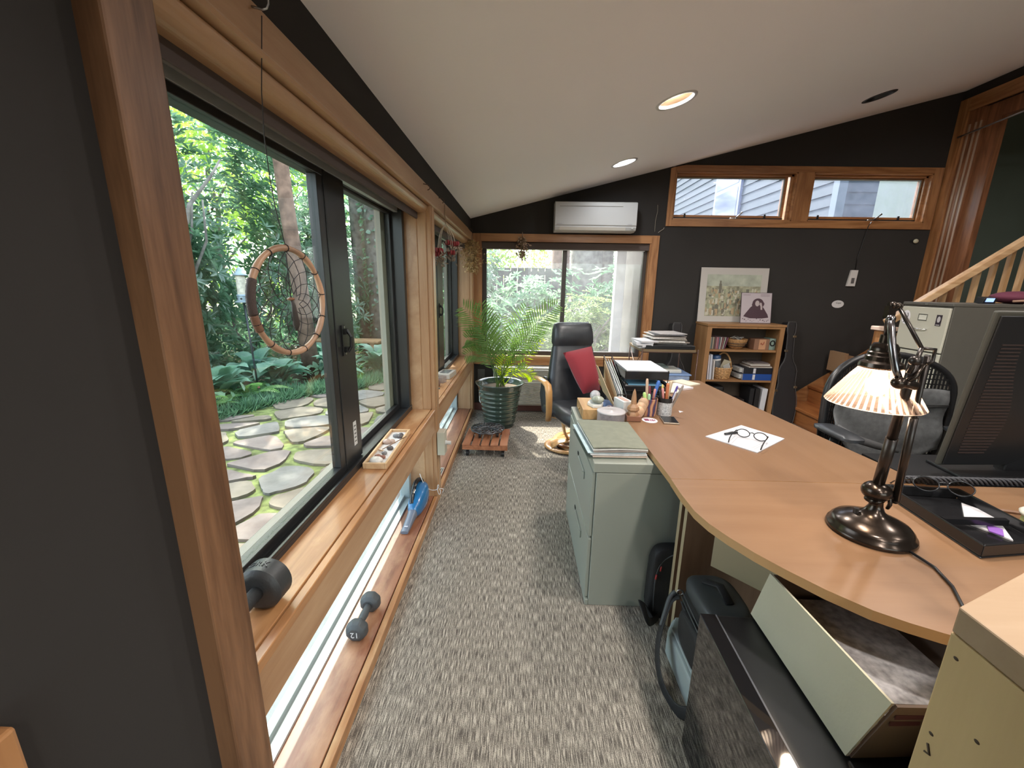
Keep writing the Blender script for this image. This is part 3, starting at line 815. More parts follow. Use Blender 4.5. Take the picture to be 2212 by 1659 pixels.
for i, s_ in enumerate(seeds):
    if not (inside(s_, edge) and s_[0] < -1.08): continue
    poly = [(s_[0]-0.6, s_[1]-0.6), (s_[0]+0.6, s_[1]-0.6), (s_[0]+0.6, s_[1]+0.6), (s_[0]-0.6, s_[1]+0.6)]
    for j, t_ in enumerate(seeds):
        if i == j: continue
        dx, dy = t_[0]-s_[0], t_[1]-s_[1]; dd = dx*dx+dy*dy
        if dd > 1.5: continue
        d_ = math.sqrt(dd)
        poly = clip(poly, dx/d_, dy/d_, (dx*(s_[0]+t_[0])+dy*(s_[1]+t_[1]))/2/d_ - rs.uniform(0.012, 0.045))
        if len(poly) < 3: break
    if len(poly) < 3: continue
    poly = clip(poly, 1, 0, -1.0)
    if len(poly) < 3: continue
    for _ in range(2 if i % 3 else 1):
        q = []
        n = len(poly)
        for k in range(n):
            a, b = poly[k], poly[(k+1) % n]
            q.append((a[0]*0.8+b[0]*0.2, a[1]*0.8+b[1]*0.2)); q.append((a[0]*0.2+b[0]*0.8, a[1]*0.2+b[1]*0.8))
        poly = q
    poly = [(p[0]+rs.uniform(-0.008, 0.008), p[1]+rs.uniform(-0.008, 0.008)) for p in poly]
    tx, ty, tz = rs.uniform(-0.012, 0.012), rs.uniform(-0.012, 0.012), rs.uniform(-0.004, 0.006)
    n = len(poly); mb = MB()
    cx_, cy_ = s_
    top = [(x, y, tz + tx*(x-cx_) + ty*(y-cy_)) for x, y in poly]
    mb.add([(x, y, -0.05) for x, y in poly] + top, [tuple(range(n, 2*n))] + [(k, (k+1) % n, n+(k+1) % n, n+k) for k in range(n)])
    mb.build('flagstone', M[rs.choice(['stone_a', 'stone_a', 'stone_b', 'stone_b', 'stone_c'])], pat)
    nst += 1

# ---- leaf geometry
def leaves(P, D, U, L, W, fold=0.25):
    """P base points, D unit directions, U rough up; L, W arrays. returns V, F (two quads per leaf)"""
    n = len(P)
    S = np.cross(D, U); S /= (np.linalg.norm(S, axis=1, keepdims=True) + 1e-9)
    Nn = np.cross(S, D)
    L = L[:, None]; W = W[:, None]
    base = P; tip = P + D*L - Nn*L*0.12
    l1 = P + D*L*0.35 + S*W*0.5 + Nn*W*fold; l2 = P + D*L*0.72 + S*W*0.40 + Nn*(W*fold - L*0.05)
    r1 = P + D*L*0.35 - S*W*0.5 + Nn*W*fold; r2 = P + D*L*0.72 - S*W*0.40 + Nn*(W*fold - L*0.05)
    V = np.stack([base, r1, r2, tip, l2, l1], axis=1).reshape(-1, 3)
    o = np.arange(n)[:, None]*6
    F = np.concatenate([o + np.array([0, 1, 2, 3]), o + np.array([0, 3, 4, 5])], axis=0)
    return V, F
def unit(v): return v / (np.linalg.norm(v, axis=1, keepdims=True) + 1e-9)
def blob_points(c, r, n, shell=0.55, lumps=7, lump_r=0.45):
    """points in lumpy clusters over an ellipsoid"""
    c = np.array(c); r = np.array(r)
    lc = unit(rng.normal(size=(lumps*3, 3))) * rng.uniform(0.45, 0.95, (lumps*3, 1))
    k = rng.integers(0, len(lc), n)
    u = unit(rng.normal(size=(n, 3))) * rng.uniform(shell, 1.0, (n, 1)) * lump_r
    q = lc[k] + u
    return c + q * r, unit(q * 1.0)
def whorls(c, r, n, per=8, L=0.13, W=0.036, lumps=7, spread=1.2, lump_r=0.42):
    P, Dn = blob_points(c, r, n, lumps=lumps, lump_r=lump_r)
    P[:, 2] = np.maximum(P[:, 2], 0.05)
    A = unit(Dn + np.array([0, 0, 0.75]) + rng.normal(size=(n, 3))*0.35)
    t = unit(np.cross(A, rng.normal(size=(n, 3)))); b = np.cross(A, t)
    Ps, Ds, Us, Ls, Ws = [], [], [], [], []
    for k in range(per):
        a = 2*PI*k/per + rng.uniform(-0.25, 0.25, n)
        dirs = unit(A*rng.uniform(0.05, 0.7, (n, 1)) + (t*np.cos(a)[:, None] + b*np.sin(a)[:, None])*spread)
        Ps.append(P + dirs*0.012); Ds.append(dirs); Us.append(A + dirs*0.01)
        Ls.append(L*rng.uniform(0.75, 1.2, n)); Ws.append(W*rng.uniform(0.8, 1.2, n))
    return leaves(np.concatenate(Ps), np.concatenate(Ds), np.concatenate(Us), np.concatenate(Ls), np.concatenate(Ws))
def sprays(c, r, n, L=0.07, W=0.035, lumps=9, lump_r=0.4):
    P, Dn = blob_points(c, r, n, lumps=lumps, lump_r=lump_r, shell=0.1)
    D = unit(Dn*0.5 + rng.normal(size=(n, 3)) + np.array([0, 0, -0.3]))
    U = unit(rng.normal(size=(n, 3))*0.5 + np.array([0, 0, 1.0]))
    return leaves(P, D, U, L*rng.uniform(0.7, 1.3, n), W*rng.uniform(0.7, 1.3, n), 0.1)

def limb(mb, a, b, r0, r1, wob=0.1, n=6, sides=8, seed=0):
    rr = random.Random(seed); a = Vector(a); b = Vector(b); pts = []; rad = []
    for k in range(n+1):
        t = k/n; p = a.lerp(b, t)
        if 0 < k < n: p = p + Vector((rr.uniform(-wob, wob), rr.uniform(-wob, wob), 0))
        pts.append(p); rad.append(r0 + (r1-r0)*t)
    mb.tube(pts, rad, sides)

def shrub(name, label, cat, c, r, VF, mat, group=None, stems=5, bark='bark_a', seed=0):
    t = thing(name, label, cat, (c[0], c[1], -0.05), group=group)
    np_mesh('foliage', VF[0], VF[1], mat, t)
    if stems:
        mb = MB(); rr = random.Random(seed)
        for k in range(stems):
            e = (c[0]+rr.uniform(-0.7, 0.7)*r[0], c[1]+rr.uniform(-0.7, 0.7)*r[1], c[2]+rr.uniform(-0.2, 0.6)*r[2])
            limb(mb, (c[0]+rr.uniform(-0.15, 0.15), c[1]+rr.uniform(-0.15, 0.15), -0.05), e, 0.035, 0.01, 0.08, 5, 6, seed+k)
        mb.build('stems', M[bark], t, smooth=True)
    return t

# tall rhododendrons beyond the patio
RH = [((-4.5, 5.1, 1.65), (0.95, 1.05, 1.75), 760, 'tall dark rhododendron behind the bird feeder'),
      ((-4.7, 6.9, 1.9), (1.2, 1.2, 2.0), 800, 'tall leathery rhododendron between feeder and reddish tree trunk'),
      ((-4.1, 8.4, 1.45), (0.95, 1.1, 1.65), 800, 'broad rhododendron in front of the ivy covered trunk'),
      ((-5.6, 4.2, 2.2), (1.1, 1.2, 2.1), 620, 'tall rhododendron beside the slender grey trunk'),
      ((-2.3, 9.9, 1.2), (1.0, 1.2, 1.35), 620, 'sunny rhododendron seen through the far sliding pane')]
for k, (c, r, n, lab) in enumerate(RH):
    shrub('rhododendron', lab, 'shrub', c, r, whorls(c, r, n, 8, 0.15, 0.042), M['rhodo'], 'tall rhododendrons beyond the patio', seed=20+k)
# loose bright trees behind
for k, (c, r, n, L, mt, lab) in enumerate([
        ((-8.0, 6.2, 3.6), (2.6, 2.6, 3.4), 9000, 0.13, 'bright', 'bright yellow green tree behind the slender grey trunk'),
        ((-7.6, 10.5, 3.6), (2.8, 2.8, 3.6), 9000, 0.13, 'bright', 'sunlit yellow green tree behind the reddish trunk'),
        ((-5.0, 14.5, 3.6), (3.2, 2.6, 3.6), 8000, 0.14, 'midgreen', 'loose mid green tree far beyond the patio'),
        ((-11.5, 9.0, 5.0), (3.2, 4.0, 5.0), 7000, 0.20, 'bright', 'large pale green tree at the far side of the garden'),
        ((-9.5, 16.0, 5.0), (4.5, 3.0, 5.0), 7000, 0.20, 'midgreen', 'large green tree closing the view between the trunks'),
        ((-1.2, 15.5, 3.4), (2.6, 2.2, 2.3), 6000, 0.13, 'bright', 'yellow green tree behind the garden fence'),
        ((3.2, 17.5, 3.2), (2.6, 2.2, 3.2), 5000, 0.14, 'midgreen', 'green tree behind the two thick trunks'),
        ((-5.4, 9.6, 8.0), (2.7, 3.2, 1.6), 9000, 0.13, 'bright', 'high leafy tree crown added to shade the patio')]):  # the high crown is added to keep direct sun off the patio
    t = thing('tree', lab, 'tree', (c[0], c[1], -0.05), group='loose leafy trees')
    V, F = sprays(c, r, n, L, L*0.5, lumps=14, lump_r=0.34)
    np_mesh('foliage', V, F, M[mt], t)
    mb = MB()
    limb(mb, (c[0], c[1], -0.06), (c[0]+0.2, c[1]+0.1, c[2]+r[2]*0.5), 0.09, 0.03, 0.08, 7, 8, k)
    for q in range(5):
        a = q*1.3 + k
        limb(mb, (c[0]+0.05, c[1], c[2]*(0.45+0.1*q)), (c[0]+r[0]*0.6*math.cos(a), c[1]+r[1]*0.6*math.sin(a), c[2]+r[2]*(0.1*q)), 0.03, 0.008, 0.1, 4, 6, q+50*k)
    mb.build('trunk', M['bark_a'], t, smooth=True)
# trunks
def trunk(label, pts, rad, mat, ivy=None, branches=()):
    t = thing('tree', label, 'tree', (pts[0][0], pts[0][1], -0.05), group='tree trunks in the garden')
    mb = MB(); mb.tube(pts, rad, 14); mb.build('trunk', M[mat], t, smooth=True)
    for k, (a, b, r0) in enumerate(branches):
        mb = MB(); limb(mb, a, b, r0, r0*0.35, 0.05, 5, 8, k); mb.build('branch', M[mat], t, smooth=True)
    if ivy:
        P = np.array([[p[0], p[1], p[2]] for p in ivy[0]]); n = ivy[1]
        k = rng.integers(0, len(P)-1, n); u = rng.uniform(0, 1, (n, 1)); q = P[k]*(1-u)+P[k+1]*u
        o = unit(rng.normal(size=(n, 3))*np.array([1, 1, 0.15])); q = q + o*ivy[2]
        V, F = leaves(q, unit(o + rng.normal(size=(n, 3))*0.4 + np.array([0, 0, -0.6])), o, rng.uniform(0.06, 0.11, n), rng.uniform(0.05, 0.09, n), 0.1)
        np_mesh('ivy', V, F, M['rhodo'], t)
    return t
trunk('slender pale grey tree trunk near the near window edge', [(-3.72, 4.36, -0.06), (-3.71, 4.42, 1.2), (-3.70, 4.53, 2.05), (-3.72, 4.62, 3.03), (-3.75, 4.7, 5.0)], [0.075, 0.066, 0.062, 0.058, 0.05], 'bark_a',
      branches=[((-3.70, 4.50, 1.85), (-3.35, 4.9, 2.7), 0.028), ((-3.72, 4.6, 2.7), (-4.1, 4.3, 3.4), 0.025)])
trunk('straight reddish tree trunk behind the dream catcher', [(-3.18, 6.08, -0.06), (-3.23, 6.09, 1.2), (-3.30, 6.10, 2.2), (-3.36, 6.12, 3.4), (-3.45, 6.15, 5.5)], [0.125, 0.11, 0.10, 0.095, 0.085], 'bark_b')
trunk('thick ivy covered trunk seen through the far sliding pane', [(-2.75, 8.35, -0.06), (-2.78, 8.35, 1.4), (-2.83, 8.35, 2.8), (-2.9, 8.35, 5.0)], [0.31, 0.26, 0.24, 0.22], 'bark_a', ivy=([(-2.75, 8.35, 0.2), (-2.83, 8.35, 2.8), (-2.9, 8.35, 4.6)], 700, 0.27))
trunk('grey trunk just before the ivy covered one', [(-3.25, 8.55, -0.06), (-3.3, 8.6, 3.0), (-3.35, 8.6, 5.2)], [0.15, 0.13, 0.11], 'bark_a')
trunk('very thick furrowed trunk behind the recliner', [(1.42, 9.3, -0.06), (1.38, 9.3, 1.5), (1.36, 9.3, 4.0)], [0.42, 0.35, 0.31], 'bark_a')
trunk('thick dark trunk beside the fence end', [(0.93, 10.4, -0.06), (0.92, 10.4, 1.5), (0.92, 10.4, 4.0)], [0.27, 0.22, 0.20], 'bark_b')
trunk('furrowed trunk between thick trunk and white porch post', [(2.05, 10.6, -0.06), (2.02, 10.6, 1.5), (2.0, 10.6, 4.0)], [0.25, 0.21, 0.19], 'bark_a')
trunk('pale trunk nearest the white porch post', [(2.75, 11.4, -0.06), (2.72, 11.4, 4.0)], [0.18, 0.15], 'bark_a')

# shrubs seen through the back window
for k, (c, r, n, L, mt, lab) in enumerate([
        ((-0.75, 6.3, 0.55), (0.75, 0.6, 0.75), 520, 0.085, 'midgreen', 'dense low evergreen shrub outside the end window behind the palm'),
        ((0.35, 6.4, 0.5), (0.7, 0.6, 0.62), 520, 0.07, 'azalea', 'yellowish azalea outside the end window'),
        ((1.0, 6.9, 0.62), (0.75, 0.6, 0.66), 480, 0.07, 'azalea', 'olive azalea below the thick trunk'),
        ((0.35, 7.8, 0.85), (1.1, 0.7, 0.85), 520, 0.12, 'midgreen', 'blue green rhododendron below the garden fence'),
        ((1.9, 8.0, 0.85), (0.9, 0.7, 0.85), 420, 0.12, 'midgreen', 'blue green rhododendron beside the porch post'),
        ((-1.1, 8.2, 1.1), (0.9, 0.8, 1.25), 520, 0.12, 'rhodo', 'dark rhododendron at the fence near the room corner'),
        ((0.5, 5.5, 0.10), (0.6, 0.25, 0.35), 120, 0.14, 'hosta', 'low pale green plant under the end window')]):
    shrub('garden_shrub', lab, 'shrub', c, r, whorls(c, r, n, 7, L, L*0.36), M[mt], 'shrubs outside the end window', stems=4, seed=60+k)

fe = thing('garden_fence', 'low dark board fence behind the shrubs of the end window', 'fence', (-0.5, 9.0, 0))
M['fence'] = plain('fence_dark', (0.06, 0.062, 0.058), 0.8, var=0.3)
m = MB(); m.box(-3.0, 1.0, 9.02, 9.05, 1.62, 1.70); m.box(-3.0, 1.0, 9.02, 9.05, 0.3, 0.38); m.build('rail', M['fence'], fe)
xx = -3.0
while xx < 0.95:
    m = MB(); m.box(xx, xx + 0.135, 9.0, 9.018, -0.05, 1.76 + 0.01*math.sin(xx*40)); m.build('board', M['fence'], fe); xx += 0.145

# planting at the patio edge: hostas with single leaves, ferns with single fronds
def one_leaf_mesh(name, L, W, mat, droop=0.35, nseg=6):
    mb = MB(); v = []
    for i in range(nseg+1):
        t = i/nseg; w = W*0.5*math.sin(PI*min(1, 0.08+t*0.92))**0.7*(1-0.25*t) if i < nseg else 0.001
        z = L*0.45*math.sin(t*1.6) - droop*L*t*t; xx = L*t
        v += [(xx, -w, z + w*0.3), (xx, 0, z), (xx, w, z + w*0.3)]
    f = []
    for i in range(nseg):
        a = 3*i; f += [(a, a+3, a+4, a+1), (a+1, a+4, a+5, a+2)]
    mb.add(v, f); o = mb.build(name, mat, None, smooth=True); return o
hl = one_leaf_mesh('leaf', 0.34, 0.24, M['hosta'])
me_h = hl.data; bpy.data.objects.remove(hl)
HO = [(-3.55, 4.65), (-3.25, 5.35), (-2.75, 5.85), (-3.75, 5.6), (-3.2, 6.4), (-2.3, 6.5), (-2.05, 7.2)]
for k, (x, y) in enumerate(HO):
    t = thing('hosta', ['broad leaved hosta nearest the bird feeder pole', 'broad leaved hosta just behind the feeder pole', 'broad leaved hosta seen past the wide window stile', 'big hosta at the foot of the feeder side rhododendron',
                        'hosta under the reddish trunk', 'pale hosta through the far sliding pane', 'hosta at the far end of the patio'][k], 'plant', (x, y, -0.05), group='hostas at the patio edge')
    rr = random.Random(k)
    for q in range(20):
        o = bpy.data.objects.new('leaf', me_h); col.objects.link(o); o.parent = t
        s_ = rr.uniform(0.75, 1.25)
        o.matrix_basis = Matrix.Translation((rr.uniform(-0.05, 0.05), rr.uniform(-0.05, 0.05), 0.02 + rr.uniform(0.05, 0.3))) @ Matrix.Rotation(q*2.4 + rr.uniform(-0.3, 0.3), 4, 'Z') @ Matrix.Rotation(rr.uniform(-0.7, 0.15), 4, 'Y') @ Matrix.Scale(s_, 4)
def frond_mesh(name, L, W, n, mat, droop=0.5, lift=0.9, lw=0.012, ang=60):
    """feathered frond along +x: rachis tube and paired leaflets"""
    def pt(t): return np.array([L*(t*math.cos(0)*0.9), 0, L*(lift*t - (lift*0.5+droop)*t*t)])
    Ps, Ds, Us, Ls, Ws = [], [], [], [], []
    for i in range(n):
        t = 0.12 + 0.88*i/(n-1); p = pt(t); d = pt(min(1, t+0.02)) - pt(t-0.02); d /= np.linalg.norm(d)
        w = W*math.sin(PI*(0.12+0.83*t))**0.8
        for sgn in (-1, 1):
            s_ = np.array([0, sgn, 0.0]); dd = d*math.cos(R(ang)) + s_*math.sin(R(ang)) + np.array([0, 0, -0.12]); dd /= np.linalg.norm(dd)
            Ps.append(p); Ds.append(dd); Us.append(np.cross(d, s_)*sgn*-1.0 if False else np.array([0, 0, 1.0])); Ls.append(w); Ws.append(lw)
    V, F = leaves(np.array(Ps), np.array(Ds), np.array(Us), np.array(Ls), np.array(Ws), 0.15)
    k = 8; ring = []
    vv = []; ff = []
    for i in range(k+1):
        t = i/k; p = pt(t); r = 0.004*(1-0.7*t)*L/0.5
        vv += [p+np.array([0, r, 0]), p+np.array([0, 0, r]), p+np.array([0, -r, 0]), p+np.array([0, 0, -r])]
    for i in range(k):
        for j in range(4): ff.append((i*4+j, i*4+(j+1) % 4, i*4+4+(j+1) % 4, i*4+4+j))
    V2 = np.concatenate([V, np.array(vv)]); F2 = np.concatenate([F, np.array(ff)+len(V)])
    o = np_mesh(name, V2, F2, mat); me = o.data; bpy.data.objects.remove(o); return me
me_f = frond_mesh('frond', 0.5, 0.10, 22, M['fern'], 0.35, 1.0, 0.02, 70)
for k, (x, y) in enumerate([(-3.45, 4.15), (-3.7, 3.75), (-3.3, 4.75), (-4.0, 4.3)]):
    t = thing('fern', ['small fern at the patio edge before the feeder pole', 'small fern nearest the pine casing board', 'small fern beside the feeder pole foot', 'small fern in the shade behind the others'][k], 'plant', (x, y, -0.04), group='ferns at the patio edge')
    rr = random.Random(90+k)
    for q in range(11):
        o = bpy.data.objects.new('frond', me_f); col.objects.link(o); o.parent = t
        o.matrix_basis = Matrix.Rotation(q*2*PI/11 + rr.uniform(-0.2, 0.2), 4, 'Z') @ Matrix.Rotation(rr.uniform(-0.5, 0.0), 4, 'Y') @ Matrix.Scale(rr.uniform(0.7, 1.1), 4)
# grassy ground cover along the edge (nobody could count it)
n = 9000
ex = np.array(edge[:9]); k = rng.integers(1, 8, n); u = rng.uniform(0, 1, (n, 1)); q = ex[k]*(1-u) + ex[k+1]*u
off = np.abs(rng.normal(0, 0.2, n)); q = q + np.stack([-off, off*0.45], 1)
P = np.concatenate([q, np.full((n, 1), -0.05)], 1)
D = unit(np.concatenate([rng.normal(size=(n, 2))*0.8, np.ones((n, 1))], 1))
V, F = leaves(P, D, unit(rng.normal(size=(n, 3))), rng.uniform(0.10, 0.22, n), rng.uniform(0.010, 0.016, n), 0.1)
o = np_mesh('grass', V, F, M['liriope']); tag(o, 'grassy ground cover spilling over the patio edge', 'ground cover', kind='stuff')
# leafy undergrowth
n = 14000
P = np.stack([rng.uniform(-9, 3.5, n), rng.uniform(3.6, 14, n), rng.uniform(-0.03, 0.22, n)], 1)
keep = ~((P[:, 0] > -3.1) & (P[:, 0] < -0.6) & (P[:, 1] < 5.6)) & ~((P[:, 0] > -2.4) & (P[:, 1] < 7.2) & (P[:, 0] < -0.7)) & ~((P[:, 0] > -0.9) & (P[:, 1] < 5.0)); P = P[keep]; n = len(P)
D = unit(rng.normal(size=(n, 3))*np.array([1, 1, 0.4]) + np.array([0, 0, 0.5]))
V, F = leaves(P, D, unit(rng.normal(size=(n, 3))*0.4 + np.array([0, 0, 1.0])), rng.uniform(0.07, 0.16, n), rng.uniform(0.04, 0.09, n), 0.15)
o = np_mesh('undergrowth', V, F, M['midgreen']); tag(o, 'leafy undergrowth covering the garden soil', 'undergrowth', kind='stuff')

# bird feeder
fx, fy = -3.272, 4.927
bf = thing('bird_feeder', 'pale tube bird feeder on a thin dark garden pole', 'bird feeder', (fx, fy, -0.05))
M['dark_metal'] = plain('dark_metal', (0.05, 0.055, 0.06), 0.45, metal=0.5)
M['feeder_blue'] = plain('feeder_blue', (0.30, 0.38, 0.42), 0.4, metal=0.3)
m = MB(); m.tube([(fx, fy, -0.05), (fx-0.02, fy, 0.6), (fx-0.042, fy, 1.17)], 0.011, 8); m.build('pole', M['dark_metal'], bf, smooth=True)
m = MB(); m.lathe([(0.012, -0.05), (0.03, -0.02), (0.022, 0.07), (0.012, 0.12)], (fx, fy, 0), 12); m.build('ground_socket', M['dark_metal'], bf, smooth=True)
m = MB(); m.lathe([(0.014, 0.02), (0.0145, 0.045)], (fx, fy, 0.09), 12); m.build('pink_band', plain('pink_band', (0.7, 0.15, 0.2), 0.5), bf, smooth=True)
cc = (fx-0.045, fy, 1.16)
m = MB(); m.lathe([(0.0, 0), (0.085, 0.0), (0.088, 0.012), (0.06, 0.02), (0.06, 0.075), (0.066, 0.08), (0.06, 0.095), (0, 0.095)], cc, 20); m.build('feeding_tray', M['feeder_blue'], bf, smooth=True, auto=40)
m = MB()
for k in range(6): m.cyl((cc[0]+0.0605*math.cos(k), cc[1]+0.0605*math.sin(k), cc[2]+0.045), (cc[0]+0.063*math.cos(k), cc[1]+0.063*math.sin(k), cc[2]+0.045), 0.012, n=10)
m.build('feeding_port', M['black'], bf)
m = MB(); m.lathe([(0.05, 0.095), (0.05, 0.31)], cc, 20); m.lathe([(0.047, 0.31), (0.047, 0.095)], cc, 20); m.build('seed_tube', plain('seed_tube', (0.62, 0.58, 0.47), 0.3, var=0.25, vscale=30), bf, smooth=True)
m = MB(); m.lathe([(0, 0.31), (0.078, 0.31), (0.074, 0.325), (0.045, 0.35), (0.03, 0.375), (0.02, 0.40), (0.0, 0.41)], cc, 20); m.build('roof_cap', M['feeder_blue'], bf, smooth=True)

# garden bench seen past the dream catcher
gb = thing('garden_bench', 'low tan cedar bench among the plants beyond the patio', 'bench', (-3.0, 6.9, 0))
M['cedar'] = plain('cedar', (0.45, 0.27, 0.14), 0.7, var=0.2, vscale=12)
for k in range(4):
    m = MB(); m.box(-3.95, -2.55, 7.25 + 0.11*k, 7.34 + 0.11*k, 0.36, 0.39); m.build('slat', M['cedar'], gb)
for x_ in (-3.85, -2.7):
    m = MB(); m.box(x_, x_+0.08, 7.27, 7.66, -0.05, 0.36); m.build('leg', M['cedar'], gb)

# ------------------------------------------------------------------ neighbouring wing and porch
nb = thing('neighbour_house', 'blue grey clapboard house wing seen through the high windows', 'building', (6.5, 9, 0))
m = MB(); m.box(4.9, 9.5, 7.05, 17, -0.06, 6.6); m.build('wall_core', M['siding'], nb)
m = MB(); m.box(4.82, 4.95, 6.96, 7.09, 1.8, 6.5); m.build('corner_board', plain('corner_board', (0.16, 0.19, 0.21), 0.6), nb)
def board_mesh(L, axis):
    mb = MB()
    if axis == 'x': mb.extrude([(0, 0, 0), (0, -0.028, 0), (0, -0.006, 0.185), (0, 0, 0.185)], (L, 0, 0))
    else: mb.extrude([(0, 0, 0), (-0.028, 0, 0), (-0.006, 0, 0.185), (0, 0, 0.185)], (0, L, 0))
    o = mb.build('siding_board', M['siding'], None); me = o.data; bpy.data.objects.remove(o); return me
bx, by_ = board_mesh(4.55, 'x'), board_mesh(9.9, 'y')
for k in range(24):
    for me_, loc in ((bx, (4.95, 7.05, 2.0 + 0.18*k)), (by_, (4.9, 7.09, 2.0 + 0.18*k))):
        o = bpy.data.objects.new('siding_board', me_); col.objects.link(o); o.parent = nb
        o.matrix_basis = Matrix.Translation(Vector(loc) - Vector((6.5, 9, 0)))
m = MB(); m.box(4.83, 4.9, 10.1, 11.4, 2.9, 4.5); fo = m.build('house_window', plain('house_window_frame', (0.22, 0.24, 0.34), 0.5), nb)
m = MB(); m.box(4.825, 4.83, 10.2, 11.3, 3.75, 4.4); m.box(4.825, 4.83, 10.2, 11.3, 3.0, 3.65); m.build('pane', plain('house_pane', (0.10, 0.11, 0.18), 0.1), fo)
pp = thing('porch_post', 'white porch post outside the end window', 'post', (1.15, 5.05, 0))
m = MB(); m.box(1.09, 1.20, 5.0, 5.11, -0.06, 2.05); m.build('shaft', plain('post_white', (0.72, 0.72, 0.76), 0.5), pp, bevel=0.004)
m = MB(); m.box(1.075, 1.215, 4.985, 5.125, -0.06, 0.1); m.build('plinth', M['white'], pp, bevel=0.004)
pw = thing('porch_wall', 'cream boarded wall behind the white porch post', 'wall', (1.6, 5.4, 0))
m = MB(); m.box(1.24, 2.4, 5.36, 5.44, -0.06, 2.06); m.build('wall_core', M['siding_w'], pw)
for k in range(5):
    m = MB(); m.box(1.24 + 0.24*k, 1.24 + 0.24*k + 0.225, 5.345, 5.36, -0.06, 2.06); m.build('board', M['siding_w'], pw)
# ------------------------------------------------------------------ recessed ceiling lights
slope = math.atan(SL)
Mc = Matrix.Rotation(-slope, 3, 'Y')
cool = [1]
M['baffle'] = plain('can_baffle', (0.50, 0.42, 0.36), 0.3, metal=0.6)
M['lens_warm'] = emit('can_lens_warm', (1.0, 0.66, 0.36), 5.0)
M['lens_cool'] = emit('can_lens_cool', (0.86, 0.93, 1.0), 9.0)
can_labels = ['warm glowing recessed ceiling light halfway down the room', 'cool white recessed ceiling light before the end wall', 'dark unlit recessed ceiling light near the stair opening',
              'added recessed ceiling light above the office chair', 'added recessed ceiling light above the desk end', 'added recessed ceiling light above the camera', 'added recessed ceiling light over the tall cabinet side', 'added recessed ceiling light on the stair side behind the desk',
              'added recessed ceiling light behind the camera on the window side', 'added recessed ceiling light behind the camera on the stair side', 'last added recessed ceiling light towards the added garden door on the window side', 'last added recessed ceiling light towards the added garden door on the stair side']
for k, (x, y) in enumerate(cans):
    t = thing('recessed_light', can_labels[k], 'ceiling light', (x, y, cz(x)), group='recessed ceiling lights')
    c = Vector((x, y, cz(x)))
    m = MB(); m.lathe([(0.088, 0.0), (0.092, -0.004), (0.110, -0.004), (0.112, 0.0005)], c, 32, Mc); m.build('trim_ring', M['white'] if k != 2 else M['black'], t, smooth=True)
    m = MB(); m.lathe([(0.090, 0.0), (0.072, 0.055), (0.072, 0.10), (0.0, 0.10)], c, 32, Mc); m.build('housing', M['baffle'] if k != 2 else M['black'], t, smooth=True, auto=40)
    if k != 2:
        m = MB(); m.lathe([(0.0, 0.014 if k == 1 else 0.03), (0.05, 0.016 if k == 1 else 0.033), (0.076, 0.024 if k == 1 else 0.043)], c, 32, Mc); m.build('lens', M['lens_cool'] if k in cool else M['lens_warm'], t, smooth=True)
        ld = bpy.data.lights.new('can_lamp', 'AREA'); ld.shape = 'DISK'; ld.size = 0.14
        ld.energy = CAN_W*(0.35 if k == 1 else 1.0); ld.color = (0.9, 0.95, 1.0) if k in cool else (1.0, 0.95, 0.90)
        lo = bpy.data.objects.new('can_lamp', ld); col.objects.link(lo); lo.parent = t
        lo.matrix_basis = Matrix.Translation(Mc @ Vector((0, 0, 0.010))) @ Mc.to_4x4()

# ------------------------------------------------------------------ desk
M['desk'] = wood('desk_laminate', (0.235, 0.132, 0.070), (0.205, 0.110, 0.056), 'x', rough=0.35, knots=False, ring=6, mixr=0.8)
M['desk_y'] = wood('desk_laminate_long', (0.23, 0.128, 0.068), (0.20, 0.107, 0.054), 'y', rough=0.35, knots=False, ring=6, mixr=0.8)
M['desk_edge'] = plain('desk_edge', (0.42, 0.24, 0.10), 0.5)
M['desk_panel'] = wood('desk_panel', (0.22, 0.125, 0.07), (0.17, 0.09, 0.048), 'z', rough=0.5, knots=False, ring=6)
M['desk_pale'] = plain('panel_pale', (0.40, 0.32, 0.19), 0.5)
def slab(nm, poly, z0, z1, top, edge, parent):
    mb = MB(); n = len(poly)
    a = sum(poly[i][0]*poly[(i+1) % n][1]-poly[(i+1) % n][0]*poly[i][1] for i in range(n))
    if a < 0: poly = poly[::-1]
    v = [(x, y, z0) for x, y in poly] + [(x, y, z1) for x, y in poly]
    mb.mat(0).add(v, [tuple(range(n))[::-1], tuple(range(n, 2*n))])
    mb.mat(1).add(v, [(i, (i+1) % n, n+(i+1) % n, n+i) for i in range(n)])
    return mb.build(nm, [top, edge], parent)
dk = thing('desk', 'long beech laminate desk running towards the end wall', 'desk', (1.0, 2.2, 0))
slab('desktop', [(0.568, 1.4185), (0.568, 2.05), (0.580, 2.7), (0.60, 3.10), (1.367, 3.10), (1.405, 2.5), (1.447, 2.0), (1.488, 1.566), (1.497, 1.4185)], 0.704, 0.73, M['desk_y'], M['desk_edge'], dk)
def panel(nm, x0, x1, y0, y1, z0, z1, parent, mat, edge):
    mb = MB(); mb.box(x0, x1, y0, y1, z0, z1); mb.m = [0]*6
    o = mb.build(nm, [mat, edge], parent)
    return o
def edged_panel(nm, x0, x1, y0, y1, z0, z1, parent):
    mb = MB(); v = [(x0,y0,z0),(x1,y0,z0),(x1,y1,z0),(x0,y1,z0),(x0,y0,z1),(x1,y0,z1),(x1,y1,z1),(x0,y1,z1)]
    mb.mat(0).add(v, [(0,3,2,1),(4,5,6,7),(0,1,5,4),(2,3,7,6)])
    mb.mat(1).add(v, [(1,2,6,5),(3,0,4,7)])
    return mb.build(nm, [M['desk_panel'], M['desk_pale']], parent)
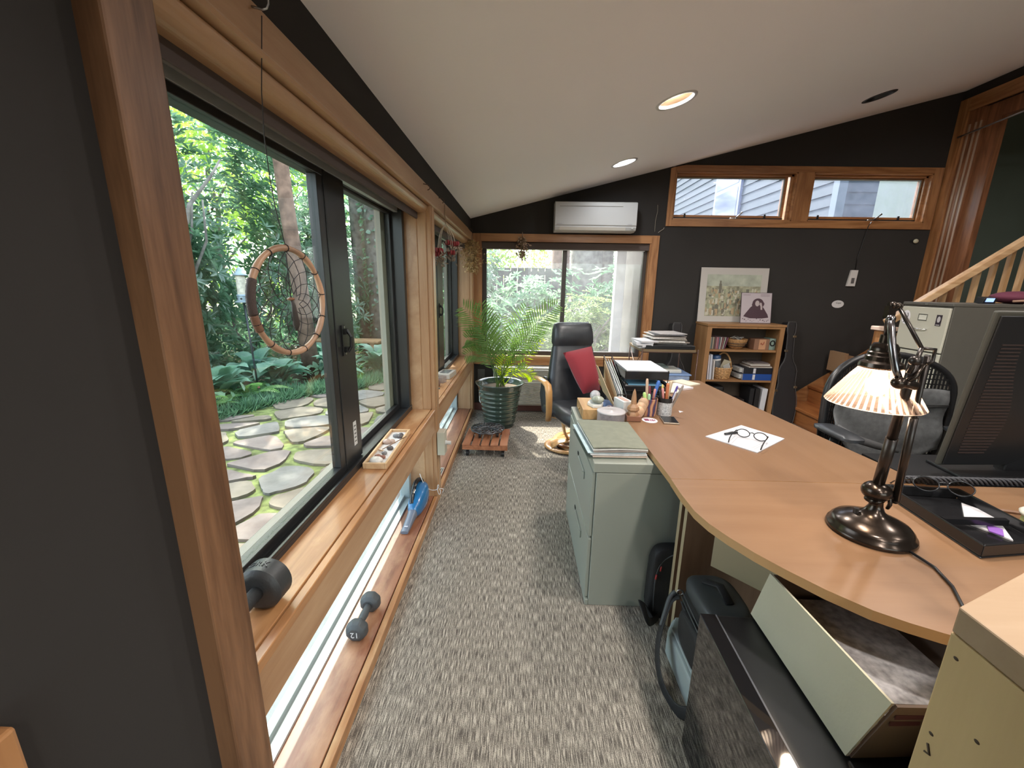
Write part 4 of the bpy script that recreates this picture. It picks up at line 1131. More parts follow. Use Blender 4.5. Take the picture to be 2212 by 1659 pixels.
edged_panel('end_panel', 0.655, 1.38, 1.495, 1.52, 0, 0.704, dk)
edged_panel('end_panel', 0.80, 1.34, 2.98, 3.005, 0, 0.704, dk)
m = MB(); m.box(1.20, 1.218, 1.52, 2.98, 0.30, 0.704); m.build('modesty_panel', M['desk_panel'], dk)
cu = thing('corner_desk', 'curved beech laminate desk end in front carrying the brass lamp', 'desk', (1.3, 1.0, 0))
curve = [(0.566, 1.4155), (0.561, 1.30), (0.563, 1.19), (0.578, 1.12), (0.604, 1.055), (0.640, 0.985), (0.682, 0.920), (0.735, 0.850), (0.794, 0.790), (0.845, 0.757), (0.893, 0.732), (0.96, 0.705), (1.05, 0.68), (1.2, 0.655), (1.4, 0.64), (2.35, 0.62), (2.35, 1.4155)]
slab('desktop', curve, 0.704, 0.73, M['desk'], M['desk_edge'], cu)
edged_panel('end_panel', 0.66, 1.36, 1.452, 1.477, 0, 0.704, cu)
a = Vector((0.764, 1.42, 0)); b_ = Vector((1.30, 0.83, 0)); dd = (b_-a)
m = MB(); m.obox(((a+b_)/2 + Vector((0, 0, 0.535))), (dd.length, 0.018, 0.336), Euler((0, 0, math.atan2(dd.y, dd.x)))); m.build('modesty_panel', M['desk_pale'], cu)  # light falling on this panel is put into its pale colour
m = MB(); m.box(2.25, 2.275, 0.70, 1.38, 0, 0.704); m.build('end_panel', M['desk_panel'], cu)
rt = thing('return_desk', 'dark low return surface behind the desk end under the monitor', 'desk', (1.9, 1.6, 0))
m = MB(); m.box(1.52, 2.35, 1.425, 1.74, 0.70, 0.72); m.build('worktop', M['black'], rt, bevel=0.002)
for x_ in (1.56, 2.28):
    m = MB(); m.box(x_, x_+0.04, 1.46, 1.50, 0, 0.70); m.box(x_, x_+0.04, 1.66, 1.70, 0, 0.70); m.build('leg', M['black'], rt)

# ------------------------------------------------------------------ low lateral file cabinet
M['file_green'] = plain('file_grey_green', (0.265, 0.28, 0.235), 0.38, var=0.03, vscale=2, bump=0.04, bscale=900)
M['gap'] = plain('dark_gap', (0.02, 0.02, 0.018), 0.8)
fc = thing('lateral_file_cabinet', 'low grey green two drawer lateral file cabinet tucked under the long desk', 'cabinet', (0.54, 2.0, 0))
cx0, cx1, cy0, cy1, chz = 0.328, 0.775, 1.605, 2.43, 0.70
m = MB(); m.box(cx0 + 0.003, cx1, cy0, cy1, 0.0, 0.655); m.box(cx0 - 0.012, cx1, cy0 - 0.001, cy1, 0.657, chz); m.build('carcass', M['file_green'], fc, bevel=0.003)
m = MB(); m.box(cx0 - 0.012, cx0+0.003, cy0, cy1, 0.0, 0.028); m.build('plinth_strip', M['file_green'], fc, bevel=0.002)
for z0, z1 in ((0.032, 0.335), (0.345, 0.652)):
    m = MB(); m.box(cx0 - 0.014, cx0 + 0.002, cy0 + 0.012, cy1 - 0.012, z0, z1); d = m.build('drawer', M['file_green'], fc, bevel=0.004)
    zc = z0 + 0.22; yc = (cy0+cy1)/2 - 0.12
    m = MB(); m.box(cx0 - 0.022, cx0 - 0.014, yc - 0.09, yc + 0.09, zc - 0.006, zc + 0.004); m.box(cx0 - 0.020, cx0 - 0.014, yc - 0.10, yc - 0.09, zc - 0.035, zc+0.004)
    m.build('pull', M['file_green'], d, bevel=0.002)
    m = MB(); m.box(cx0 - 0.018, cx0 - 0.0141, yc + 0.11, yc + 0.135, zc - 0.004, zc + 0.010); m.build('catch', M['gap'], d)
m = MB(); m.cyl((cx0-0.013, cy1-0.04, 0.677), (cx0-0.017, cy1-0.04, 0.677), 0.009, n=14); m.build('lock', M['steel'], fc)

# ------------------------------------------------------------------ tall file cabinet behind the office chair
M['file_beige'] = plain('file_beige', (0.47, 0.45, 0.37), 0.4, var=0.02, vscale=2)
tf = thing('tall_file_cabinet', 'tall beige four drawer file cabinet with stickers beside the stairs', 'cabinet', (3.25, 3.12, 0))
tx, ty0, ty1, tz = 2.96, 2.935, 3.316, 1.342
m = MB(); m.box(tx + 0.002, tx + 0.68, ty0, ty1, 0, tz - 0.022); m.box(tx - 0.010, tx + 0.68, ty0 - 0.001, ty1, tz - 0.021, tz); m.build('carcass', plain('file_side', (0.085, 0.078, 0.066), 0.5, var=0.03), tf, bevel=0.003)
for k in range(4):
    z0 = 0.03 + k*0.322; z1 = z0 + 0.312
    m = MB(); m.box(tx - 0.014, tx + 0.001, ty0 + 0.008, ty1 - 0.010, z0, z1); dr = m.build('drawer', M['file_beige'], tf, bevel=0.003)
    yc = (ty0+ty1)/2
    m = MB(); m.tube([(tx - 0.016, yc - 0.05, z0 + 0.155), (tx - 0.035, yc - 0.045, z0 + 0.155), (tx - 0.035, yc + 0.045, z0 + 0.155), (tx - 0.016, yc + 0.05, z0 + 0.155)], (0.004), 8); m.build('pull', M['chrome'], dr, smooth=True)
    m = MB(); zc = z0 + 0.24
    for a0, a1, b0, b1 in ((-0.035, 0.035, 0.018, 0.024), (-0.035, 0.035, -0.024, -0.018), (-0.035, -0.030, -0.018, 0.018), (0.030, 0.035, -0.018, 0.018)):
        m.box(tx - 0.018, tx - 0.0141, yc + a0, yc + a1, zc + b0, zc + b1)
    m.build('label_holder', M['chrome'], dr)
    m = MB(); m.box(tx - 0.0155, tx - 0.0141, yc - 0.03, yc + 0.03, zc - 0.018, zc + 0.018); m.build('label_card', M['cream'], dr)
m = MB(); m.box(tx - 0.0125, tx - 0.0101, (ty0+ty1)/2 - 0.012, (ty0+ty1)/2 + 0.012, tz - 0.014, tz - 0.008); m.build('name_badge', M['steel'], tf)
# oval ribbon sticker (far side of the drawer), picture magnet (near side)
zc = 0.03 + 3*0.322 + 0.232
def oval(c, ry, rz, x, n=28): return [(x, c[0] + ry*math.cos(2*PI*k/n), c[1] + rz*math.sin(2*PI*k/n)) for k in range(n)]
m = MB(); m.extrude(oval((3.262, zc), 0.034, 0.052, tx - 0.0142), (-0.0006, 0, 0)); stk = m.build('ribbon_sticker', plain('sticker_white', (0.72, 0.70, 0.74), 0.4), tf)
m = MB(); m.tube([(tx-0.0155, 3.262+0.016*math.sin(t)*1.0 if k < 16 else 0, zc + 0.012 + 0.024*math.cos(t)) for k, t in enumerate([0.6+ i*(2*PI-1.2)/15 for i in range(16)])], 0.0022, 6)
m.tube([(tx-0.0155, 3.271, zc-0.008), (tx-0.0155, 3.247, zc-0.040)], 0.0022, 6); m.tube([(tx-0.0155, 3.253, zc-0.008), (tx-0.0155, 3.277, zc-0.040)], 0.0022, 6)
m.build('ribbon_print', M['black'], stk, smooth=True)
m = MB(); m.box(tx - 0.0155, tx - 0.0142, 2.985, 3.025, zc - 0.046, zc + 0.032); mg = m.build('picture_magnet', plain('magnet_dark', (0.03, 0.02, 0.03), 0.35), tf)
m = MB(); m.ball((tx - 0.0158, 3.005, zc + 0.0), (0.0004, 0.012, 0.022)); m.box(tx-0.0160, tx-0.0156, 2.992, 3.018, zc-0.041, zc-0.036); m.build('picture_print', plain('print_grey', (0.45, 0.42, 0.42), 0.5), mg)

# things on the tall cabinet
m = MB(); m.obox((3.28, 3.05, tz + 0.022), (0.10, 0.05, 0.045), Euler((0.25, 0, 0.1)));
gd = thing('digital_clock', 'small black device with a glowing blue screen on the tall file cabinet', 'gadget', (3.20, 3.02, tz))
m.build('body', M['black'], gd, bevel=0.004)
m = MB(); m.obox((3.278, 3.022, tz + 0.026), (0.062, 0.003, 0.026), Euler((0.25, 0, 0.1))); m.build('screen', emit('blue_screen', (0.28, 0.42, 1.0), 1.2), gd)
hb = thing('maroon_bag', 'dark maroon folded bag lying on the tall file cabinet', 'bag', (3.5, 3.08, tz))
m = MB(); m.ball((3.55, 3.10, tz + 0.045), (0.16, 0.13, 0.045), 18, 8); m.build('body', plain('maroon_cloth', (0.09, 0.012, 0.03), 0.8, bump=0.4, bscale=60), hb, smooth=True)
m = MB(); m.tube([(3.41, 3.0, tz+0.02), (3.48, 2.965, tz+0.028), (3.56, 2.96, tz+0.03), (3.66, 2.97, tz+0.02)], 0.008, 8); m.build('strap', plain('tan_strap', (0.25, 0.14, 0.09), 0.6), hb, smooth=True)

# ------------------------------------------------------------------ monitor seen from behind
mo = thing('monitor', 'big black flat monitor seen from behind at the frame edge', 'monitor', (2.0, 1.55, 0.72))
P00 = Vector((1.655, 1.55, 0.752)); P01 = Vector((1.585, 1.43, 1.36)); ux = Vector((1, 0.05, 0)).normalized()
wv = 0.70
up = (P01 - P00)
n_ = ux.cross(up).normalized()      # towards -y? fix sign
if n_.y > 0: n_ = -n_
up_u = up.normalized()
def mon(p, q, off=0.0): return P00 + ux*p + up*q + n_*off
def mslab(mb, p0, p1, q0, q1, o0, o1):
    mb.extrude([mon(p0, q0, o0), mon(p1, q0, o0), mon(p1, q1, o0), mon(p0, q1, o0)], n_*(o1-o0))
m = MB(); mslab(m, 0.0, wv, 0.0, 1.0, -0.014, 0.0); m.build('shell', plain('monitor_grey_edge', (0.055, 0.052, 0.042), 0.45), mo, bevel=0.006)
m = MB(); mslab(m, 0.016, wv, 0.012, 0.975, 0.0, 0.006); bk = m.build('back_cover', M['black'], mo, bevel=0.01)
m = MB()
for k in range(34):
    q = 0.10 + k*0.0215
    mslab(m, 0.055, 0.16 + 0.03*math.sin(k*0.15), q, q + 0.008, 0.006, 0.0085)
m.build('vent_grille', plain('vent_black', (0.035, 0.022, 0.02), 0.5), bk)
m = MB(); mslab(m, 0.02, 0.68, 0.03, 0.97, -0.0165, -0.0142); m.build('screen', M['black'], mo)
m = MB(); m.extrude([(1.70, 1.50, 0.7205), (2.25, 1.50, 0.7205), (2.25, 1.66, 0.7205), (1.72, 1.66, 0.7205)], (0, 0, 0.012)); m.extrude([(1.93, 1.56, 0.73), (2.03, 1.56, 0.73), (2.03, 1.60, 0.73), (1.93, 1.60, 0.73)], (0, -0.03, 0.25)); m.build('stand', M['black'], mo, bevel=0.004)
# braided cable sleeve along the desk edge
m = MB()
for s_ in range(4):
    pts = []
    for k in range(150):
        x_ = 1.415 + k*0.0062
        ph = k*0.55 + s_*PI/2
        pts.append((x_, 1.434 + 0.008*math.cos(ph), 0.742 + 0.012*math.sin(ph)))
    m.tube(pts, 0.0048, 5)
single(m, 'cable_sleeve', plain('braid_black', (0.035, 0.035, 0.04), 0.5), 'black braided cable sleeve lying along the seam behind the desk end', 'cable', smooth=True)

# ------------------------------------------------------------------ desk lamp
M['bronze'] = plain('dark_bronze', (0.055, 0.042, 0.034), 0.22, metal=0.85, var=0.25, vscale=12)
M['bronze_d'] = plain('dark_bronze_rod', (0.05, 0.042, 0.038), 0.3, metal=0.8)
lb = (1.035, 1.10)
la = thing('desk_lamp', 'bronze balanced arm desk lamp with lit ribbed glass shade', 'lamp', (lb[0], lb[1], 0.73))
m = MB(); m.lathe([(0, 0), (0.102, 0.0), (0.106, 0.006), (0.104, 0.014), (0.098, 0.018), (0.097, 0.026), (0.088, 0.036), (0.062, 0.048), (0.038, 0.058), (0.024, 0.070), (0.017, 0.085), (0.015, 0.10), (0.017, 0.104)], (lb[0], lb[1], 0.7305), 48); m.build('base', M['bronze'], la, smooth=True, auto=50)
m = MB(); m.cyl((lb[0]-0.042, lb[1]+0.012, 0.785), (lb[0]-0.042, lb[1]+0.012, 0.80), 0.007, n=10); m.build('switch', M['black'], la)
LY = 1.10
m = MB(); m.ball((1.027, LY, 0.862), (0.036, 0.036, 0.028), 24, 12); m.cyl((1.030, LY, 0.83), (1.026, LY, 0.84), 0.016, 0.024); m.build('ball_joint', M['bronze'], la, smooth=True)
pA, pB = Vector((1.027, 1.10, 0.885)), Vector((0.920, 0.970, 1.262)); pM = pA.lerp(pB, 0.42)
m = MB(); m.cyl(pA, pM, 0.0138, 0.0132, 16); m.cyl(pM + (pB-pA)*0.001, pB, 0.0112, 0.0108, 16); m.ball(pB, 0.0125); m.build('main_pole', M['bronze_d'], la, smooth=True)
rA, rB = Vector((1.072, 1.085, 0.842)), Vector((0.944, 0.968, 1.275)); rM = rA.lerp(rB, 0.62)
m = MB(); m.cyl(rA, rB, 0.0062, n=12); m.cyl(rA, rM, 0.0092, n=12); m.build('spring_rod', M['bronze_d'], la, smooth=True)
m = MB(); m.tube([(1.056, LY-0.01, 0.86), (1.055, LY-0.02, 0.83), (1.06, LY-0.01, 0.815), (1.07, LY-0.005, 0.83), (1.078, LY-0.01, 0.85)], 0.005, 8); m.ball(rA, 0.010); m.build('pivot_bracket', M['bronze_d'], la, smooth=True)
m = MB(); m.ball((0.898, 0.972, 1.208), (0.018, 0.014, 0.015)); m.cyl((0.892, 0.972, 1.210), (0.935, 0.968, 1.202), 0.010, n=14); m.tube([(0.905, 0.972, 1.205), (0.925, 0.965, 1.225), (0.938, 0.965, 1.255)], 0.006, 8); m.build('clamp_knob', M['bronze'], la, smooth=True)
P = [(0.899, 0.975, 1.215), (0.889, 0.978, 1.238), (0.883, 0.985, 1.268), (0.882, 0.997, 1.300), (0.887, 1.012, 1.330), (0.894, 1.030, 1.360)]
m = MB(); m.tube(P, 0.0078, 12); m.ball((0.892, 1.026, 1.354), 0.0098); m.build('upper_arm', plain('arm_metal', (0.22, 0.21, 0.22), 0.22, metal=1.0), la, smooth=True)
m = MB(); m.tube([(0.912, 1.035, 1.384), (0.928, 0.970, 1.292)], 0.0046, 8); m.tube([(0.928, 0.970, 1.292), (0.958, 0.968, 1.290), (0.957, 0.966, 1.262), (0.945, 0.966, 1.256)], 0.004, 8); m.tube([(0.928, 0.970, 1.292), (0.922, 0.968, 1.262), (0.912, 0.970, 1.232)], 0.005, 8); m.build('balance_bar', M['bronze_d'], la, smooth=True)
m = MB(); m.ball((0.898, 1.036, 1.386), 0.0088); m.ball((0.911, 1.036, 1.385), 0.0078); m.cyl((0.889, 1.038, 1.388), (0.918, 1.034, 1.384), 0.0055, n=10); m.obox((0.896, 1.038, 1.370), (0.018, 0.014, 0.030)); m.build('top_joint', M['bronze'], la, smooth=True, auto=40)
sc = (0.943, 1.08)
m = MB(); m.tube([(0.897, 1.040, 1.374), (0.915, 1.06, 1.335), (0.938, 1.08, 1.302)], 0.005, 8); m.build('hanger_rod', M['black'], la, smooth=True)
m = MB(); m.lathe([(0, 0.082), (0.014, 0.082), (0.0145, 0.062), (0.024, 0.060), (0.030, 0.050), (0.030, 0.040), (0.033, 0.037), (0.033, 0.030), (0.036, 0.027), (0.036, 0.016), (0.046, 0.010), (0.048, 0.0), (0.045, -0.004), (0.020, -0.004)], (sc[0]-0.003, sc[1], 1.228), 32); m.build('shade_holder', M['bronze'], la, smooth=True, auto=35)
# ribbed glass shade
def shade_mat(mixv, tcol):
    m, nt, b = new_mat('ribbed_glass')
    L = nt.links.new; N = nt.nodes.new
    b.inputs['Base Color'].default_value = (0.95, 0.88, 0.82, 1); b.inputs['Roughness'].default_value = 0.12
    tr = N('ShaderNodeBsdfTransparent'); tr.inputs['Color'].default_value = (1, 0.95, 0.9, 1)
    tl = N('ShaderNodeBsdfTranslucent'); tl.inputs['Color'].default_value = tcol
    gl = N('ShaderNodeBsdfGlossy'); gl.inputs['Roughness'].default_value = 0.1
    m1 = N('ShaderNodeMixShader'); m1.inputs[0].default_value = mixv; L(tr.outputs[0], m1.inputs[1]); L(tl.outputs[0], m1.inputs[2])
    m2 = N('ShaderNodeMixShader'); m2.inputs[0].default_value = 0.10; L(m1.outputs[0], m2.inputs[1]); L(gl.outputs[0], m2.inputs[2])
    L(m2.outputs[0], nt.nodes['Material Output'].inputs['Surface'])
    return m
nr = 46; prof = [(r_, z_+0.012) for r_, z_ in [(0.042, 1.2155), (0.048, 1.209), (0.059, 1.191), (0.0745, 1.166), (0.0895, 1.142), (0.1005, 1.124), (0.1065, 1.1165), (0.1045, 1.114)]]
v = []; ribs = ([], [])
for i, (r, z) in enumerate(prof):
    for k in range(nr*2):
        a = 2*PI*k/(nr*2)
        rr = r + (0.0020 if (k//1) % 2 else -0.0012)*(0 if i < 2 or i > 5 else 1)
        v.append((sc[0] + rr*math.cos(a), sc[1] + rr*math.sin(a), z))
m = MB()
for i in range(len(prof)-1):
    for k in range(nr*2):
        k2 = (k+1) % (nr*2); m.f.append((i*nr*2+k, i*nr*2+k2, (i+1)*nr*2+k2, (i+1)*nr*2+k)); m.m.append(k % 2 if 1 <= i <= 5 else 0)
m.v = v; m.build('glass_shade', [shade_mat(0.62, (0.90, 0.72, 0.62, 1)), shade_mat(0.34, (0.46, 0.34, 0.29, 1))], la)
m = MB(); m.ball((sc[0], sc[1], 1.178), (0.025, 0.025, 0.030), 20, 12); m.cyl((sc[0], sc[1], 1.20), (sc[0], sc[1], 1.222), 0.014, n=14); m.build('bulb', emit('bulb_glow', (1.0, 0.80, 0.56), 16.0), la, smooth=True)
ld = bpy.data.lights.new('bulb_light', 'POINT'); ld.energy = LAMP_W; ld.color = (1.0, 0.76, 0.54); ld.shadow_soft_size = 0.025
lo = bpy.data.objects.new('bulb_light', ld); col.objects.link(lo); lo.parent = la; lo.matrix_basis = Matrix.Translation((sc[0]-lb[0], sc[1]-lb[1], 1.136-0.73))
m = MB(); m.tube([(1.06, 1.005, 0.738), (1.07, 0.94, 0.7345), (1.045, 0.87, 0.7345), (1.0, 0.80, 0.7345), (0.985, 0.72, 0.7345)], 0.0035, 8)
m.build('cord', M['black'], la, smooth=True)

# ------------------------------------------------------------------ black letter tray with glasses near the lamp
tr = thing('black_letter_tray', 'shallow glossy black tray on the desk end beside the lamp', 'tray', (1.36, 1.13, 0.73))
M['gloss_black'] = plain('gloss_black', (0.010, 0.010, 0.011), 0.22)
tp = [(1.232, 0.985), (1.272, 1.335), (1.50, 1.315), (1.47, 1.02)]
m = MB(); m.prism(tp, 0.7305, 0.737)
def rim(mb, pts, z0, z1, th):
    n = len(pts); cx_ = sum(p[0] for p in pts)/n; cy_ = sum(p[1] for p in pts)/n
    inn = [(p[0]+(cx_-p[0])*th, p[1]+(cy_-p[1])*th) for p in pts]
    for i in range(n):
        j = (i+1) % n
        mb.prism([pts[i], pts[j], inn[j], inn[i]], z0, z1)
rim(m, tp, 0.7372, 0.772, 0.06); m.build('tray_body', M['gloss_black'], tr, bevel=0.003)
m = MB(); m.extrude([(1.262, 1.12, 0.750), (1.45, 1.12, 0.750), (1.455, 1.135, 0.750), (1.264, 1.135, 0.750)], (0, 0, 0.018)); m.build('divider', M['gloss_black'], tr)
def glasses(name, label, M4, matf, matl, open_=True, temples=(1, 1)):
    t = thing(name, label, 'glasses', M4.translation)
    q = lambda p: M4 @ Vector(p)
    for s_ in (-1, 1):
        pts = []
        for k in range(20):
            a = 2*PI*k/20
            pts.append(q((s_*0.036 + 0.026*math.cos(a)*(1+0.06*math.cos(2*a)), 0, 0.020 + 0.019*math.sin(a))))
        m = MB(); m.tube(pts, 0.0022, 6, closed=True); m.build('rim', matf, t, smooth=True)
        m = MB(); m.add([p for p in pts], [tuple(range(20))]); m.build('lens', matl, t)
        x_ = s_*0.066
        if temples[0 if s_ < 0 else 1]:
            m = MB(); m.tube([q((s_*0.061, 0, 0.028)), q((x_, 0.004, 0.028)), q((x_, 0.09, 0.028)), q((x_*0.99, 0.118, 0.022)), q((x_*0.97, 0.138, 0.006))], [0.0026, 0.0026, 0.0022, 0.0028, 0.0026], 6); m.build('temple', matf, t, smooth=True)
    m = MB(); m.tube([q((-0.012, 0, 0.026)), q((0, -0.003, 0.030)), q((0.012, 0, 0.026))], 0.0022, 6); m.build('bridge', matf, t, smooth=True)
    return t
M['lens_clear'] = glass_pane('clear_lens', (0.95, 0.95, 0.95)); M['lens_dark'] = glass_pane('smoky_lens', (0.25, 0.20, 0.17))
glasses('sunglasses', 'large dark framed sunglasses resting on the glossy black tray', Matrix.Translation((1.405, 1.27, 0.772)) @ Matrix.Rotation(-0.35, 4, 'Z') @ Matrix.Rotation(-0.5, 4, 'X') @ Matrix.Scale(1.25, 4), M['gloss_black'], M['lens_dark'], temples=(1, 0))
m = MB(); m.extrude([(1.40, 1.06, 0.7376), (1.50, 1.20, 0.7376), (1.47, 1.27, 0.7376), (1.36, 1.15, 0.7376)], (0, 0, 0.004))
M['paper'] = plain('paper', (0.55, 0.54, 0.56), 0.6)
single(m, 'paper_slip', M['paper'], 'white paper slip lying inside the glossy black tray', 'paper')
m = MB(); m.extrude([(1.39, 1.075, 0.7425), (1.425, 1.11, 0.7425), (1.41, 1.14, 0.7425), (1.375, 1.10, 0.7425)], (0, 0, 0.003))
single(m, 'sticky_note', plain('purple_note', (0.24, 0.10, 0.42), 0.6), 'small purple sticky note on the paper in the tray', 'note')
tdp = thing('tape_dispenser', 'pale round tape dispenser with a green band beside the tray', 'tape dispenser', (1.585, 1.14, 0.73))
m = MB(); m.lathe([(0, 0.048), (0.05, 0.05), (0.058, 0.042), (0.056, 0.034), (0.03, 0.03)], (1.585, 1.14, 0.7305), 28); m.build('top_disc', M['cream'], tdp, smooth=True)
m = MB(); m.lathe([(0, 0), (0.048, 0), (0.050, 0.008), (0.048, 0.033), (0, 0.033)], (1.585, 1.14, 0.7305), 28); m.build('band', plain('olive_band', (0.26, 0.28, 0.10), 0.5), tdp, smooth=True)
m = MB(); m.tube([(1.53, 1.245, 0.736), (1.62, 1.225, 0.734), (1.69, 1.22, 0.734)], (0.006), 6)
single(m, 'pencil', plain('pencil_brown', (0.22, 0.12, 0.07), 0.5), 'brown pencil lying behind the round tape dispenser', 'pencil')

# ------------------------------------------------------------------ paper and reading glasses on the desk
pt = thing('note_pad', 'white writing pad lying askew in the middle of the long desk', 'paper', (1.07, 1.86, 0.73))
pq = [(0.886, 1.867), (1.145, 2.044), (1.254, 1.861), (1.028, 1.681)]
m = MB(); m.prism(pq, 0.7305, 0.7345); m.build('sheets', M['paper'], pt)
m = MB()
import_lines = [(0.25, 0.62), (0.33, 0.70)]
for k in range(2):
    a = Vector((*pq[3], 0.7349)); e1 = (Vector((*pq[2], 0.7349))-a); e2 = (Vector((*pq[0], 0.7349))-a)
    p = a + e1*0.10 + e2*(0.10+0.05*k); m.extrude([p, p+e1*0.5, p+e1*0.5+e2*0.012, p+e2*0.012], (0, 0, 0.0002))
m.build('pencil_lines', plain('graphite', (0.45, 0.45, 0.47), 0.6), pt)
glasses('reading_glasses', 'thin black reading glasses lying open on the white writing pad', Matrix.Translation((1.083, 1.835, 0.7375)) @ Matrix.Rotation(2.45, 4, 'Z') @ Matrix.Rotation(0.0, 4, 'X') @ Matrix.Translation((0, 0, 0)), M['gloss_black'], M['lens_clear'])
m = MB(); m.tube([(0.985, 1.885, 0.742), (1.03, 1.905, 0.742), (1.055, 1.905, 0.742)], [0.005, 0.0065, 0.005], 8)
single(m, 'black_pen', M['black'], 'short black pen lying on the writing pad behind the glasses', 'pen', smooth=True)
# ------------------------------------------------------------------ black leather recliner with wooden arms, red cushion
rc = thing('recliner_chair', 'black leather recliner with bent wood arms by the end window', 'chair', (0.62, 3.55, 0))
M['leather'] = plain('black_leather', (0.030, 0.032, 0.036), 0.38, var=0.2, vscale=8, bump=0.5, bscale=30)
M['bentwood'] = wood('bentwood', (0.60, 0.33, 0.13), (0.50, 0.26, 0.09), 'z', rough=0.3, knots=False, coat=0.3)
CH = Matrix.Translation((0.475, 3.45, 0)) @ Matrix.Rotation(R(16), 4, 'Z')    # local: chair faces -y, back at +y
def q(p): return CH @ Vector(p)
def soft_pad(nm, sects, mat, parent, n=20, close=True):
    """loft of superellipse sections: (center, halfw vec, halft vec)"""
    mb = MB(); v = []; f = []
    for c, hw, ht in sects:
        for k in range(n):
            a = 2*PI*k/n; ca, sa = math.cos(a), math.sin(a)
            x = math.copysign(abs(ca)**0.45, ca); y = math.copysign(abs(sa)**0.6, sa)
            v.append(Vector(c) + Vector(hw)*x + Vector(ht)*y)
    m_ = len(sects)
    for i in range(m_-1):
        for k in range(n): f.append((i*n+k, i*n+(k+1) % n, (i+1)*n+(k+1) % n, (i+1)*n+k))
    f.append(tuple(range(n))[::-1]); f.append(tuple((m_-1)*n+k for k in range(n)))
    mb.add(v, f)
    return mb.build(nm, mat, parent, smooth=True, auto=60)
Rz = CH.to_3x3()
def sec(x, y, z, w, t, tilt=0.0):
    return (q((x, y, z)), Rz @ Vector((w, 0, 0)), Rz @ Vector((0, t*math.cos(tilt), t*math.sin(tilt))))
secs = []
for i, (z, y, w, t) in enumerate([(0.40, -0.02, 0.20, 0.05), (0.44, 0.0, 0.235, 0.07), (0.55, 0.03, 0.245, 0.075), (0.66, 0.06, 0.225, 0.07), (0.78, 0.085, 0.205, 0.062), (0.885, 0.105, 0.185, 0.055), (0.915, 0.11, 0.178, 0.045), (0.925, 0.11, 0.178, 0.045), (0.945, 0.11, 0.185, 0.062), (1.0, 0.115, 0.182, 0.07), (1.06, 0.125, 0.175, 0.068), (1.10, 0.13, 0.165, 0.05), (1.112, 0.13, 0.14, 0.03)]):
    secs.append(sec(0, y, z, w, t))
soft_pad('backrest', secs, M['leather'], rc)
soft_pad('seat', [sec(0, 0.10, 0.40, 0.23, 0.0), sec(0, -0.23, 0.37, 0.24, 0.30), sec(0, -0.23, 0.40, 0.265, 0.33), sec(0, -0.23, 0.45, 0.262, 0.33), sec(0, -0.23, 0.48, 0.23, 0.29)], M['leather'], rc)
m = MB()
m.tube([q((-0.33, 0.07, 0.655)), q((-0.335, -0.05, 0.668)), q((-0.335, -0.17, 0.668)), q((-0.335, -0.235, 0.655)), q((-0.335, -0.262, 0.615)), q((-0.33, -0.262, 0.54)), q((-0.32, -0.24, 0.44)), q((-0.31, -0.20, 0.36))], [(0.026, 0.014), (0.03, 0.016), (0.03, 0.018), (0.03, 0.020), (0.029, 0.02), (0.028, 0.019), (0.026, 0.018), (0.024, 0.016)], 12, flat=(1, 0, 0))
m.build('armrest', M['bentwood'], rc, smooth=True)
m = MB()
m.tube([q((0.33, 0.07, 0.655)), q((0.335, -0.05, 0.668)), q((0.335, -0.17, 0.668)), q((0.335, -0.235, 0.655)), q((0.335, -0.262, 0.615)), q((0.33, -0.262, 0.54)), q((0.32, -0.24, 0.44)), q((0.31, -0.20, 0.36))], [(0.026, 0.014), (0.03, 0.016), (0.03, 0.018), (0.03, 0.020), (0.029, 0.02), (0.028, 0.019), (0.026, 0.018), (0.024, 0.016)], 12, flat=(1, 0, 0))
m.build('armrest', M['bentwood'], rc, smooth=True)
for s_ in (-1, 1):
    soft_pad('side_flap', [sec(s_*0.265, -0.02, 0.36, 0.012, 0.10), sec(s_*0.272, 0.02, 0.50, 0.014, 0.10), sec(s_*0.262, 0.05, 0.62, 0.014, 0.06), sec(s_*0.25, 0.06, 0.66, 0.010, 0.03)], M['leather'], rc)
m = MB(); m.tube([q((0, -0.08, 0.06)), q((0, -0.10, 0.2)), q((0, -0.15, 0.37))], 0.03, 12); m.build('column', M['black'], rc, smooth=True)
def ring_base(nm, c, r, parent, a0=0.0, a1=2*PI, z=0.015):
    m = MB(); n = 40
    closed = abs(a1-a0-2*PI) < 1e-6
    pts = [(c[0]+r*math.cos(a0+(a1-a0)*k/n), c[1]+r*math.sin(a0+(a1-a0)*k/n), z) for k in range(n if closed else n+1)]
    m.tube(pts, [(0.034, 0.014)]*len(pts), 10, closed=closed, flat=(1, 0, 0) if a0 == 0 else (math.cos(a0), math.sin(a0), 0))
    return m.build(nm, M['bentwood'], parent, smooth=True)
ring_base('ring_base', (0.62, 3.62), 0.27, rc)
m = MB(); m.tube([(0.36, 3.62, 0.03), (0.50, 3.62, 0.07), (0.62, 3.62, 0.08), (0.74, 3.62, 0.07), (0.88, 3.62, 0.03)], [(0.05, 0.014)]*5, 10, flat=(0, 1, 0)); m.build('base_bridge', M['bentwood'], rc, smooth=True)
